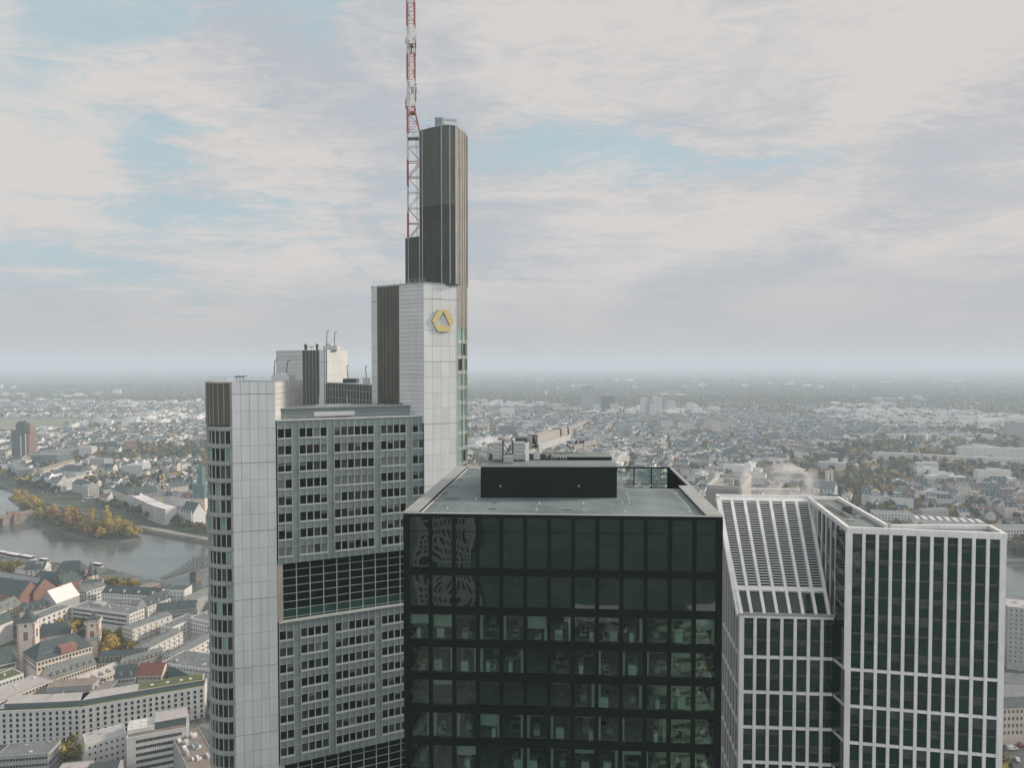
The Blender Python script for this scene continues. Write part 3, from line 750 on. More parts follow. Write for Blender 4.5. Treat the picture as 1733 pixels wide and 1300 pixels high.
# davit arms, vents and plant on the roofs
def davit(p, h, lean):
    b = MB(); p = Vector(p); b.cyl(p, p+Vector((lean, 0, h)), .13, .09, 6)
    b.cyl(p+Vector((lean, 0, h)), p+Vector((lean+.6, 0, h+.2)), .12, .1, 6); b.build('davit_arm', M['dark_steel'], T)
def roof_block(p, w, d, h, m='panel_rib', nm='roof_plant'):
    b = MB(); b.box(p[0]-w/2, p[0]+w/2, p[1]-d/2, p[1]+d/2, p[2], p[2]+h); b.build(nm, M[m], T)
for x, d, zt_, h, ln in ((463, 168, ZL, 4.6, .35), (484, 170, ZL, 4.4, .35), (552.5, 206, ZK, 5.4, .3), (565.5, 206, ZK, 5.2, .3), (589, 196, zl, 4.6, -.3), (621, 188, zl, 4.4, -.4)):
    davit((*XD(x, d), zt_), h, ln)
roof_block((*XD(480, 170), ZL), 4.2, 5, 1.2); roof_block((*XD(480, 170), ZL+1.2), 2.6, 3.5, .6)
roof_block((*XD(562, 207), ZK), 4.0, 4, 1.2); roof_block((*XD(558, 207), ZK+1.2), 1.5, 2, .7)
roof_block((*XD(594, 195), zl), 3.6, 4, 1.2, 'dark_steel'); roof_block((*XD(620, 188), zl), 1.6, 2, 1.5)
for x in (517.5, 537):
    b = MB(); p = Vector((*XD(x, 210), ZK)); b.cyl(p, p+Vector((0, 0, 1.3)), .35, .35, 8); b.cyl(p+Vector((0, 0, 1.3)), p+Vector((0, 0, 1.9)), .65, .15, 8); b.build('roof_vent', M['louvre'], T)
for x in (400, 406, 412, 520, 528):
    d = 160 if x < 450 else 210
    b = MB(); p = Vector((*XD(x, d), ZL if x < 450 else ZK)); b.bar(p, p+Vector((0, 0, 1.2)), .1); b.bar(p+Vector((-.6, 0, .9)), p+Vector((.7, 0, 1.1)), .16); b.build('roof_antenna', M['dark_steel'], T)
b = MB()
for i in range(7):
    p = Vector((*XD(352+i*5, 158), ZL)); b.bar(p, p+Vector((0, 0, 1.0)), .05)
b.bar((*XD(352, 158), ZL+1.0), (*XD(384, 158), ZL+1.0), .05); b.build('roof_railing', M['mullion'], T)
for i in range(9):
    x = 640+i*6.5; f_ = (x-638)/80; roof_block((*XD(x, 172.5), 194.9), .6, .6, .35, 'dark_steel', 'roof_lamp') if i % 2 == 0 else None

# ------------------------------------------------------------------ the dark glass office block
FL, FR_, BR, BL = (-12.45, 81.0), (23.6, 79.0), (26.3, 116.6), (-8.95, 118.0)
ZD = 187.8
D = thing('dark_office_block', 'dark green glass office block with flat grey roof and black roof box', 'office building', (7, 97, 0))
fd = Frame(FL, FR_); fright = Frame(FR_, BR); fleft = Frame(BL, FL); fback = Frame(BR, BL)
rows = [(187.35, 185.75), (185.70, 181.55), (180.65, 177.05)]+[(176.10-3.83*k, 173.10-3.83*k) for k in range(0, 7)]
nb = 13
pitch = (fd.len-0.7)/nb
# frame: black slab bands and posts
fb_, floor_ = MB(), MB()
zprev = ZD
bands_z = [(ZD-.02, 187.35)]+[(181.55, 180.65), (177.05, 176.10)]+[(173.10-3.83*k, 172.27-3.83*k) for k in range(0, 7)]
for f2 in (fd, fright, fleft):
    for a, c in bands_z: fb_.fbox(f2, 0, f2.len, c, a, -0.5, 0.03)
    n = nb; p_ = (f2.len-.7)/n
    for i in range(n+1):
        w = .22 if 0 < i < n else .34
        fb_.fbox(f2, .35+i*p_-w, .35+i*p_+w, 149, ZD-.45, -0.42, 0.06)
fb_.fbox(fback, 0, fback.len, 0, 172, -.5, 0); fb_.fbox(fback, 12, fback.len, 172, ZD-.5, -.5, 0)
for f2 in (fd, fright, fleft): fb_.fbox(f2, 0, f2.len, 0, 149.2, -.5, .1)
fb_.build('black_frame', M['black'], D)
inset = lambda n_: [fd.P(n_, -n_), fd.P(fd.len-n_, -n_), Vector((BR[0]-n_, BR[1]-n_, 0)), Vector((BL[0]+n_, BL[1]-n_, 0))]
for k in range(0, 7):
    b = MB(); b.prism(inset(.45), 172.42-3.83*k, 172.95-3.83*k); b.build('floor_slab', M['interior_floor'], D)
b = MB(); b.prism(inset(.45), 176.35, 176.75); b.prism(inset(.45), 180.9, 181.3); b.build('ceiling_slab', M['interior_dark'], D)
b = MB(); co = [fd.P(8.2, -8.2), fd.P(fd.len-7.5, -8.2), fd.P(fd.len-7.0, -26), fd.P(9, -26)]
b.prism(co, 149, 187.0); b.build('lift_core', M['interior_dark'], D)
# windows: every front bay and storey its own pane
rd = random.Random(21)
for r, (z1, z0) in enumerate(rows[:9]):
    for i in range(nb):
        b = MB(); b.fbox(fd, .35+i*pitch+.2, .35+(i+1)*pitch-.2, z0, z1, -.10, -.05)
        b.build('window', M['dark_glass'] if r < 3 else M['office_glass'], D)
for f2 in (fright, fleft):
    b = MB()
    p_ = (f2.len-.7)/nb
    for r, (z1, z0) in enumerate(rows):
        for i in range(nb): b.fbox(f2, .35+i*p_+.2, .35+(i+1)*p_-.2, z0, z1, -.10, -.05, 0 if r < 3 else 1)
    tag(b.build('side_glazing', [M['dark_glass'], M['office_glass']], D), kind='stuff')

# blinds and partitions seen through the glass
for r in range(3, 9):
    z1, z0 = rows[r]
    for i in range(nb):
        u0, u1 = .35+i*pitch+.28, .35+(i+1)*pitch-.28
        x = rd.random()
        if x < .40:
            hgt = rd.choice([.25, .3, .3, .35, .7, 1.3, 1.6]) if x < .30 else .2
            b = MB(); b.fbox(fd, u0, u1, z1-hgt, z1-.02, -.50, -.47); b.build('roller_blind', M['blind'], D)
        if rd.random() < .30 and 0 < i < 12:
            b = MB(); dpt = rd.uniform(2.5, 5.5); b.fbox(fd, u0-.25, u0-.15, z0, z1+.3, -dpt-.6, -.6); b.build('partition', M['interior_wall'], D)
    for seg in range(4):
        if rd.random() < .75:
            b = MB(); u = 2+seg*8.6+rd.uniform(0, 2); b.fbox(fd, u, u+rd.uniform(3, 7), z0-.15, z1+.25, -7.4-rd.uniform(0, .5), -7.2); b.build('partition', M['interior_wall'], D)
# furniture standing behind the panes
ORD = ['first', 'second', 'third', 'fourth', 'fifth', 'sixth', 'seventh', 'eighth', 'ninth', 'tenth', 'eleventh', 'twelfth', 'thirteenth']
def desk_proto():
    o = thing('desk', 'pale office desk', 'desk', (0, 0, 0)); b = MB(); b.box(-.8, .8, -.4, .4, .70, .74); b.build('desk_top', M['desk'], o)
    for x in (-.72, .72): b = MB(); b.box(x-.03, x+.03, -.35, .35, 0, .70); b.build('leg', M['steel_light'], o)
    b = MB(); b.box(-.35, .35, .18, .21, .85, 1.22); b.box(-.05, .05, .18, .24, .74, .85); b.build('monitor', M['black'], o)
    return o
def chair_proto(m):
    o = thing('office_chair', 'office chair', 'chair', (0, 0, 0)); b = MB(); b.box(-.25, .25, -.25, .25, .44, .52); b.build('seat', M[m], o)
    b = MB(); b.box(-.23, .23, .24, .30, .55, 1.05); b.bar((0, .2, .45), (0, .28, .7), .06); b.build('backrest', M[m], o)
    b = MB(); b.cyl((0, 0, .06), (0, 0, .44), .04, .03, 6)
    for i in range(5): b.bar((0, 0, .08), (.3*math.cos(i*1.257), .3*math.sin(i*1.257), .05), .05)
    b.build('chair_base', M['steel_light'], o); return o
def cab_proto():
    o = thing('cabinet', 'white cabinet', 'cabinet', (0, 0, 0)); b = MB(); b.box(-.45, .45, -.22, .22, 0, 1.15); b.build('carcass', M['cab_white'], o)
    for x in (-.22, .22): b = MB(); b.box(x-.2, x+.2, -.24, -.222, .06, 1.1); b.build('door', M['cab_white'], o)
    return o
protos = {'desk': desk_proto(), 'dark': chair_proto('chair_dark'), 'ochre': chair_proto('chair_orange'), 'cab': cab_proto()}
used_p = set()
def furnish(kind, r, i, u, n_, rot, lab):
    o = protos[kind] if kind not in used_p else copy_tree(protos[kind]); used_p.add(kind)
    z = 172.97-3.83*(r-3); p = fd.P(u, -n_, z); o.location = p; o.rotation_euler.z = math.atan2(fd.t.y, fd.t.x)+rot
    o['label'] = lab+' behind window %s from left, %s office storey from the top' % (ORD[i], ORD[r-3]); o['group'] = {'desk': 'desks in the dark glass block', 'dark': 'dark chairs in the dark glass block', 'ochre': 'ochre chairs in the dark glass block', 'cab': 'cabinets in the dark glass block'}[kind]
rq = random.Random(55)
for r in range(3, 9):
    for i in range(nb):
        uc = .35+(i+.5)*pitch
        if r == 5 and i < 7: continue                     # an empty storey end
        x = rq.random()
        if rq.random() < .55:
            b = MB(); u = uc+rq.choice([-1.0, 1.0]); z = 172.95-3.83*(r-3); b.fbox(fd, u-.16, u+.16, z, z+3.2, -1.2, -.85); b.build('column', M['cab_white'], D)
        if x < .5: furnish('desk', r, i, uc+rq.uniform(-.2, .9), rq.uniform(4.2, 6.5), rq.choice([0, 1.57]), 'second pale desk, farther in,')
        if x < .78:
            n_ = rq.uniform(1.6, 3.4); furnish('desk', r, i, uc+rq.uniform(-.4, .4), n_, rq.choice([0, 1.57, 1.57]), 'pale desk')
            furnish('ochre' if (r == 4 and i in (0, 11, 12)) else 'dark', r, i, uc+rq.uniform(-.3, .3), n_+rq.choice([-.8, .9]), rq.uniform(0, 6), 'ochre chair' if (r == 4 and i in (0, 11, 12)) else 'dark chair')
        if rq.random() < .5: furnish('cab', r, i, uc+rq.uniform(-.8, .8), rq.uniform(.9, 1.3), rq.choice([0, 1.57]), 'white cabinet')
# roof sheet, coping, sunk terrace
ZRf = ZD-.35
def bil(u, v):                                  # plan point on the roof: u across, v back
    a = Vector(FL)+(Vector(FR_)-Vector(FL))*u; c = Vector(BL)+(Vector(BR)-Vector(BL))*u
    return a+(c-a)*v
TV, TU = .52, .745                               # terrace: behind TV, right of TU
rf = MB()
def slab(u0, u1, v0, v1, z0, z1, mi=0, mt=None):
    rf.prism([bil(u0, v0), bil(u1, v0), bil(u1, v1), bil(u0, v1)], z0, z1, mi, mt)
slab(.012, .988, .012, TV, ZRf-.6, ZRf); slab(.012, TU, TV, .99, ZRf-.6, ZRf)
rf.build('roof', M['roof_teal'], D)
rf = MB(); slab(.03, .97, .02, TV-.02, 181.35, 186.9); slab(.03, TU-.03, TV-.02, .97, 181.35, 186.9); slab(.03, .97, .02, .97, 177.0, 180.85); rf.build('plant_floor', M['black_wall'], D)
rf = MB(); slab(TU, .985, TV, .985, 182.9, 183.2); rf.build('terrace_floor', M['roof_teal2'], D)
cp = MB()
def strip_(f2, u0, u1, w, z0, z1, m=0): cp.fbox(f2, u0, u1, z0, z1, -w, .14, m)
strip_(fd, 0, fd.len, .32, ZD-.03, ZD+.03); strip_(fleft, 0, fleft.len-.55, 1.5, ZD-.03, ZD+.06)
strip_(fright, .55, fright.len*.53, 1.7, ZD-.03, ZD+.05); strip_(fright, fright.len*.53, fright.len, .35, ZD-.03, ZD+.05)
strip_(fback, fback.len*.3, fback.len, .6, ZD-.03, ZD+.05)
cp.build('roof_coping', M['coping'], D)
cp = MB(); cp.fbox(fleft, 0, fleft.len-.8, ZRf, ZRf+.10, -1.75, -1.6); cp.build('roof_edge_strip', M['panel_rib'], D)
b = MB(); fbt = Frame(bil(TU, .985), bil(.985, .985))
for i in range(4): b.fbox(fbt, fbt.len*i/3-.09, fbt.len*i/3+.09, 183.2, ZD-.05, -.1, .1)
b.fbox(fbt, -.2, fbt.len+.2, ZD-.1, ZD+.12, -.15, .15); b.fbox(fbt, 0, fbt.len, ZD-2.7, ZD-2.6, -.05, .05); b.build('screen_frame', M['black'], D)
for i in range(3):
    b = MB(); b.fbox(fbt, fbt.len*i/3+.1, fbt.len*(i+1)/3-.1, 183.2, ZD-.1, -.02, .02); b.build('wind_screen', M['screen_glass'], D)
b = MB(); frt = Frame(bil(.985, .985), bil(.985, TV))
for i in range(16): b.fbox(frt, frt.len*i/15-.06, frt.len*i/15+.06, 183.2, ZD-.05, 0, .22)
b.fbox(frt, 0, frt.len, 183.2, ZD-.04, -.1, 0); b.build('terrace_fin_wall', M['black_wall'], D)
# roof fittings: anchors, drains, seams
def on_roof(x, y): return at_z(x, y, ZRf)
for x, y in ((740, 846), (806, 845), (913, 853), (987, 853), (908, 863), (988, 864), (1053, 852), (1058, 866), (757, 861), (1143, 837), (1167, 867), (1060, 836), (1065, 852), (780, 807)):
    b = MB(); p = on_roof(x, y); b.cyl(p, p+Vector((0, 0, .06)), .16, .16, 8); b.cyl(p, p+Vector((0, 0, .26)), .05, .05, 6); b.build('roof_anchor', M['panel_rib'], D)
b = MB()
for (x0, y0, x1, y1) in ((762, 813, 783, 812), (755, 826, 775, 825), (742, 837, 757, 836), (752, 845, 777, 844), (827, 862, 840, 862), (833, 852, 840, 851), (950, 864, 968, 864)):
    a, c = on_roof(x0, y0), on_roof(x1, y1); b.bar(a+Vector((0, 0, .03)), c+Vector((0, 0, .03)), .22, .06)
b.build('roof_grating', M['dark_steel'], D)
b = MB()
for (x0, y0, x1, y1) in ((1060, 836, 1066, 852), (1144, 838, 1168, 866)):
    b.bar(on_roof(x0, y0)+Vector((0, 0, .3)), on_roof(x1, y1)+Vector((0, 0, .3)), .03)
b.build('safety_line', M['cab_white'], D)
b = MB()
for i in range(1, 12): b.prism([bil(i/12-.0012, .02), bil(i/12+.0012, .02), bil(i/12+.0012, TV-.01), bil(i/12-.0012, TV-.01)], ZRf, ZRf+.012)
for v in (.12, .24, .36, .46): b.prism([bil(.03, v), bil(.97, v), bil(.97, v+.0025), bil(.03, v+.0025)], ZRf, ZRf+.016)
b.build('roof_seam', M['roof_joint'], D)
# black roof boxes
def roofbox(x0, x1, ybase, ytop, dep, nm='roof_box'):
    p0, p1 = at_z(x0, ybase, ZRf), at_z(x1, ybase, ZRf)
    d0 = p0.y; zt_ = at_d(x0, ytop, d0).z
    b = MB(); b.box(p0.x, p1.x, d0, d0+dep, ZRf, zt_-.12, 0); o_ = b.build(nm, M['black_wall'], D)
    b = MB(); b.box(p0.x-.06, p1.x+.06, d0-.06, d0+dep+.06, zt_-.12, zt_, 0); b.box(p0.x-.02, p1.x+.02, d0-.02, d0+dep, zt_, zt_+.012, 1)
    b.build('roof_box_top', [M['coping'], M['roof_teal2']], o_)
    return p0, p1, zt_
bx0, bx1, zbx = roofbox(813.5, 1044, 843, 789, 5.3)
b = MB()
for u in (.145, .72): b.cyl((bx0.x+(bx1.x-bx0.x)*u, bx0.y-.01, 189.0), (bx0.x+(bx1.x-bx0.x)*u, bx0.y-.12, 189.0), .09, .09, 8)
b.build('wall_lamp', M['cab_white'], D)
p2, p3 = XD(922, 101), XD(1036, 101)
b = MB(); b.box(p2[0], p3[0], 101, 106, ZRf, zbx-.1); o2 = b.build('roof_box', M['black_wall'], D)
b = MB(); b.box(p2[0]-.06, p3[0]+.06, 100.94, 106.06, zbx-.1, zbx+.02); b.build('roof_box_top', M['roof_teal2'], o2)
p2 = XD(826, 99); b = MB(); b.box(p2[0], p2[0]+8, 98, 106, ZRf, zbx-.2); b.build('roof_box', M['black_wall'], D)

# ------------------------------------------------------------------ facade access crane on the roof
K = thing('facade_access_crane', 'beige facade access crane with long telescopic boom on the black roof box', 'crane', (-2, 97, ZRf))
def P_(x, y, d): return at_d(x, y, d)
def kbox(nm, x0, x1, y0, y1, d, dep, m):
    a, c = P_(x0, y1, d), P_(x1, y0, d); b = MB(); b.box(a.x, c.x, d, d+dep, a.z, c.z); return b, nm, m
def kput(args, parent=K): b, nm, m = args; return b.build(nm, M[m] if isinstance(m, str) else m, parent)
for x0, x1 in ((834, 850), (869, 888)):
    o = kput(kbox('counterweight_panel', x0, x1, 749, 781, 96.6, 2.4, 'crane_grey'))
    b = MB()
    for j in range(5):
        y = 753+j*6; a, c = P_(x0+2, y, 96.58), P_(x1-2, y, 96.58); b.bar(a, c, .04)
    b.build('panel_groove', M['dark_steel'], o)
kput(kbox('frame_post', 850, 852.5, 746, 783, 96.5, .4, 'dark_steel')); kput(kbox('frame_post', 866.5, 869, 746, 783, 96.5, .4, 'dark_steel'))
kput(kbox('frame_post', 889, 895.5, 750, 784, 96.3, .5, 'cab_white')); kput(kbox('frame_post', 912, 917, 751, 768, 98, .5, 'cab_white'))
b = MB(); b.bar(P_(853, 752, 96.7), P_(866, 772, 96.7), .14); b.bar(P_(866, 752, 96.7), P_(853, 772, 96.7), .14)
for i in range(5): b.bar(P_(853+i*3, 749-(i % 2)*2, 96.8), P_(854+i*3, 744-(i % 3), 97.4), .1)
b.build('cross_brace', M['dark_steel'], K)
kput(kbox('ballast_box', 852, 869, 773, 784, 94.0, 1.6, 'crane_beige'))
kput(kbox('machine_base', 834, 895, 779, 790, 96.6, 3.6, 'dark_steel'))
kput(kbox('winch_housing', 872, 892, 742, 750, 98, 2, 'dark_steel')); kput(kbox('winch_housing', 903, 914, 766, 778, 97.4, 1.4, 'crane_grey'))
b = MB()
for i in range(6): b.cyl(P_(916+i*3, 775-(i % 3)*3, 98), P_(917+i*3, 779-(i % 2), 98), .16, .16, 6)
b.build('hydraulic_unit', M['dark_steel'], K)
kput(kbox('boom_head', 889, 901, 739, 757, 98.5, 1.6, 'crane_beige'))
def beam(nm, p, q_, w, h, m, parent=K):
    b = MB(); b.bar(p, q_, w, h); return b.build(nm, M[m], parent)
beam('telescopic_boom', P_(900, 747, 99.5), P_(963, 729, 112), 1.2, 1.55, 'crane_beige')
beam('boom_flange', P_(900, 747, 99.45), P_(902, 746.4, 99.9), 1.4, 1.8, 'dark_steel')
beam('boom_edge', P_(902, 753.5, 99.0), P_(962, 736, 110.8), .1, .16, 'cab_white')
beam('boom_flange', P_(941, 736, 107.4), P_(943, 735.4, 107.9), 1.35, 1.9, 'dark_steel')
beam('lower_boom', P_(913, 757, 99.3), P_(962, 740, 108), .75, .8, 'crane_grey')
beam('jib', P_(962, 726.5, 112), P_(990, 713.5, 122), .4, .55, 'crane_beige')
beam('cradle_arm', P_(970, 758, 104.5), P_(1008, 747, 108.5), .5, .6, 'crane_beige')
beam('arm_post', P_(990, 753, 106), P_(990.5, 763, 106), .15, .15, 'cab_white')
b = MB()
for i in range(9):
    a = P_(962+random.uniform(-3, 3), 722+i*4.2, 108); c = P_(963+random.uniform(-3, 4), 727+i*4.2, 108); b.bar(a, c, .17)
for x in (974, 982, 986): b.cyl(P_(x, 752, 106), P_(x+2, 745, 106), .2, .12, 6)
b.build('cable_bundle', M['dark_steel'], K)
b = MB()
for x in (934, 938, 942, 948, 953, 958): b.bar(P_(x, 770, 99.2), P_(x+.2, 779, 99.2), .07)
for y in (770, 774.5): b.bar(P_(932, y, 99.2), P_(960, y, 99.2), .06)
b.build('service_railing', M['steel_light'], K)
# two workers in yellow-green jackets behind the box
def worker(name_label, base, face, lean, arm):
    t = thing('person', name_label, 'person', base)
    me = bpy.data.meshes.new('body')
    s_ = math.cos(face); c_ = math.sin(face)
    J = {'pel': (0, 0, .92), 'ches': (lean*.5, 0, 1.22), 'neck': (lean, 0, 1.46), 'head0': (lean*1.1, 0, 1.56), 'head1': (lean*1.2, 0, 1.70),
         'sl': (lean*.9, .19, 1.40), 'el': (lean+.15, .28, 1.16), 'hl': (lean+.38, .2, 1.08+arm),
         'sr': (lean*.9, -.19, 1.40), 'er': (lean+.14, -.29, 1.15), 'hr': (lean+.36, -.2, 1.04),
         'kl': (.05, .11, .50), 'fl': (0, .11, .08), 'tl': (.17, .12, .04), 'kr': (.04, -.11, .50), 'fr': (-.05, -.11, .08), 'tr': (.12, -.12, .04)}
    rad = {'pel': .15, 'ches': .16, 'neck': .06, 'head0': .085, 'head1': .10, 'sl': .075, 'el': .05, 'hl': .04, 'sr': .075, 'er': .05, 'hr': .04,
           'kl': .07, 'fl': .05, 'tl': .045, 'kr': .07, 'fr': .05, 'tr': .045}
    ks = list(J)
    E = [('pel', 'ches'), ('ches', 'neck'), ('neck', 'head0'), ('head0', 'head1'), ('ches', 'sl'), ('sl', 'el'), ('el', 'hl'), ('ches', 'sr'), ('sr', 'er'), ('er', 'hr'),
         ('pel', 'kl'), ('kl', 'fl'), ('fl', 'tl'), ('pel', 'kr'), ('kr', 'fr'), ('fr', 'tr')]
    me.from_pydata([(J[k][0]*s_-J[k][1]*c_, J[k][0]*c_+J[k][1]*s_, J[k][2]) for k in ks], [(ks.index(a), ks.index(b_)) for a, b_ in E], [])
    ob = bpy.data.objects.new('body', me); COL.objects.link(ob); ob.parent = t; W[ob] = W[t]
    md = ob.modifiers.new('skin', 'SKIN'); ob.modifiers.new('sub', 'SUBSURF').levels = 1; ob.modifiers['sub'].render_levels = 1
    for i, k in enumerate(ks): me.skin_vertices[0].data[i].radius = (rad[k], rad[k])
    me.skin_vertices[0].data[0].use_root = True
    m = bpy.data.materials.new('worker clothing'); m.use_nodes = True; tt = m.node_tree; pb = tt.nodes['Principled BSDF']
    tcn = N(tt, 'ShaderNodeTexCoord'); sp = N(tt, 'ShaderNodeSeparateXYZ'); L(tt, tcn.outputs['Object'], sp.inputs[0])
    col = wmix(wmath('GREATER_THAN', sp.outputs[2], .88, tree=tt), (.02, .025, .04, 1), (.50, .62, .08, 1), tt)
    col = wmix(wmath('GREATER_THAN', sp.outputs[2], 1.49, tree=tt), col, (.45, .26, .18, 1), tt)
    L(tt, col, pb.inputs['Base Color']); pb.inputs['Roughness'].default_value = .8
    me.materials.append(m)
    b = MB(); o = W[t]; hx = o.x+lean*1.2*s_; hy = o.y+lean*1.2*c_
    b.cyl((hx, hy, o.z+1.70), (hx, hy, o.z+1.80), .13, .11, 12); b.cyl((hx, hy, o.z+1.80), (hx, hy, o.z+1.84), .11, .05, 12); b.cyl((hx, hy, o.z+1.69), (hx, hy, o.z+1.71), .16, .15, 12)
    b.build('helmet', M['hivis'], t)
wp = MB(); a = P_(952, 765, 106.3); c = P_(984, 765, 106.3); wp.box(a.x, c.x, 106.2, 108.2, ZRf, 190.05); wp.build('work_platform', M['roof_teal2'], D)
worker('worker in yellow green jacket left of the crane cables', (P_(958.5, 760, 107).x, 107, 190.05), R(20), .18, .1)
worker('worker in yellow green jacket stooping right of the crane cables', (P_(971, 760, 107).x, 107, 190.05), R(150), .34, .02)
# ------------------------------------------------------------------ the white gridded tower with the louvred slope
G0, G1 = (61.8, 130.0), (87.9, 125.1)
GH = 174.45
fg = Frame(G0, G1)
E0, E1 = XD(1255.5, 135.6), XD(1416, 134.4)
LB, RB, JN = (67.0, 160.5), (74.2, 160.0), (70.6, 132.4)   # leg back-left, back-right, inner junction
SB = XD(1212.5, 163.0)                                      # back left corner of the slope
GE = XD(1681, 131.9)
G = thing('white_grid_tower', 'white ribbed glass tower with sloping louvre roof', 'skyscraper', (68, 140, 0))
fe = Frame(E0, E1); fch = Frame(E1, G0)
ZE = 156.4
bz = [148.15-6.9*i for i in range(8)]
gl = MB()
core = [fg.P(.3, -.45), fg.P(fg.len-.3, -.45), Vector((GE[0]-.3, GE[1])), Vector(JN)+Vector((-.2, -.1)), Vector(RB)+Vector((-.3, -.3)), Vector(LB)+Vector((.35, -.3))]
gl.prism(core, 0, GH-.6); gl.build('glass_core', M['white_glass'], G)
low = [fe.P(.3, -.45), fe.P(fe.len, -.45), Vector(G0)+Vector((.2, .6)), Vector(LB)+Vector((.3, 0)), Vector(SB)+Vector((.35, 0))]
b = MB(); b.prism(low, 0, ZE-1.0); b.build('glass_core', M['white_glass'], G)
fr = MB()
# right block ribs and bands
nbay = 11; cw_ = 1.0; bw = (fg.len-2*cw_+.68)/nbay
for i in range(nbay+1):
    c = cw_-.34+i*bw
    if i == 0: fr.fbox(fg, 0, cw_, 0, GH, -.5, .0)
    elif i == nbay: fr.fbox(fg, fg.len-cw_, fg.len, 0, GH, -.5, .0)
    else: fr.fbox(fg, c-.28, c+.28, 0, GH-.8, -.45, .0)
fr.fbox(fg, cw_, fg.len-cw_, GH-.85, GH-.02, -.5, -.003)
for z in bz: fr.fbox(fg, cw_, fg.len-cw_, z-.26, z+.26, -.45, -.08)
# left facade
nb2 = 7; b2 = 2.52
for i in range(nb2):
    c = .45+i*b2
    fr.fbox(fe, c-(.45 if i == 0 else .30), c+(.45 if i == 0 else .30), 0, ZE-.55, -.45, 0)
fr.fbox(fe, 0, fe.len, ZE-.55, ZE, -.8, .06)
for z in bz: fr.fbox(fe, .9, fe.len, z-.28, z+.28, -.45, -.08); fr.fbox(fch, 0, fch.len-.05, z-.28, z+.28, -.45, -.08)
# left flank
fl2 = Frame(SB, E0)
for i in range(10):
    c = fl2.len*(i+.5)/10; zt_ = ZE+(GH-ZE)*(1-c/fl2.len)
    fr.fbox(fl2, c-.2, c+.2, 0, zt_-.6, -.35, .0)
for z in bz: fr.fbox(fl2, 0, fl2.len, z-.28, z+.28, -.35, -.06)
fr.build('facade_grid', M['white_frame'], G)
b = MB()
P0, P1 = fl2.P(0, -.3), fl2.P(fl2.len, -.3)
b.face([(P0.x, P0.y, 0), (P1.x, P1.y, 0), (P1.x, P1.y, ZE-.8), (P0.x, P0.y, GH-.8)]); b.build('flank_glazing', M['white_glass'], G)
# window panes: each bay and band of both fronts
rg2 = random.Random(9)
pz = [(GH-.85, bz[0]+.26)]+[(bz[i]-.26, bz[i+1]+.26) for i in range(3)]
wm = [M['white_glass'], M['pane_mid'], M['dark_steel']]
def tallpane(f2, u0, u1, z0, z1):
    b = MB(); b.fbox(f2, u0, u1, z0, z1, -.44, -.32, 0)
    zs = [q_ for q_ in [bz[0]+3.45+6.9*k for k in range(4)]+[q-3.45 for q in bz]+[q+6.9*j for q in bz[:1] for j in (1, 2, 3)] if z0+.3 < q_ < z1-.3]
    for z in zs:
        b.fbox(f2, u0, u1, z-.30, z+.05, -.32, -.31, 2)
        if rg2.random() < .30: b.fbox(f2, u0+.05, u1-.05, z-.95-rg2.random()*.9, z-.31, -.32, -.312, 1)
    if rg2.random() < .25: b.fbox(f2, u0+.05, u1-.05, z1-1.2-rg2.random(), z1-.02, -.32, -.312, 1)
    b.build('window', wm, G)
for i in range(nbay):
    u0 = (cw_ if i == 0 else cw_-.34+i*bw+.28); u1 = cw_-.34+(i+1)*bw-.28 if i < nbay-1 else fg.len-cw_
    for z1, z0 in pz: tallpane(fg, u0, u1, z0, z1)
pz2 = [(ZE-.55, bz[0]+.28)]+[(bz[i]-.28, bz[i+1]+.28) for i in range(3)]
for i in range(nb2):
    u0 = .45+i*b2+(.45 if i == 0 else .30); u1 = .45+(i+1)*b2-.30 if i < nb2-1 else fe.len
    for z1, z0 in pz2: tallpane(fe, u0, u1, z0, z1)
for z1, z0 in [(GH-.6, bz[0]+.28)]+pz2[1:]: tallpane(fch, 0.02, fch.len-.05, z0, z1)
# sloping roof: T from the front eave (0) to the ridge (1)
Ea, Eb = fe.P(.0, -.3, ZE), fe.P(fe.len-.6, -.3, ZE)
Ta, Tb = Vector((SB[0]+.2, SB[1]-1.8, GH-.1)), Vector((LB[0]-.1, LB[1]-1.6, GH-.1))
def sl(u, t, up=0.0):
    a = Ea+(Eb-Ea)*u; c = Ta+(Tb-Ta)*u; p = a+(c-a)*t
    return p+Vector((0, -.5*up, .85*up))
nr = 7
b = MB(); b.face([sl(0, .0, -.9), sl(1, .0, -.9), sl(1, 1, -.9), sl(0, 1, -.9)]); b.build('slope_underside', M['black'], G)
b = MB()
for i in range(nr+1):
    u = i/nr; w = .0165
    if i == 0: w = .026
    q = lambda uu, t, up: sl(uu, t, up)
    b.hexa([q(u-w, 0, -.8), q(u+w, 0, -.8), q(u+w, 1, -.8), q(u-w, 1, -.8), q(u-w, 0, 0), q(u+w, 0, 0), q(u+w, 1, 0), q(u-w, 1, 0)])
b.hexa([sl(0, .975, -.7), sl(1, .975, -.7), sl(1, 1.01, -.7), sl(0, 1.01, -.7), sl(0, .975, -.02), sl(1, .975, -.02), sl(1, 1.01, -.02), sl(0, 1.01, -.02)])
b.hexa([sl(0, .185, -.7), sl(1, .185, -.7), sl(1, .215, -.7), sl(0, .215, -.7), sl(0, .185, -.05), sl(1, .185, -.05), sl(1, .215, -.05), sl(0, .215, -.05)])
b.build('slope_rib', M['white_frame'], G)
b = MB(); ns = 35
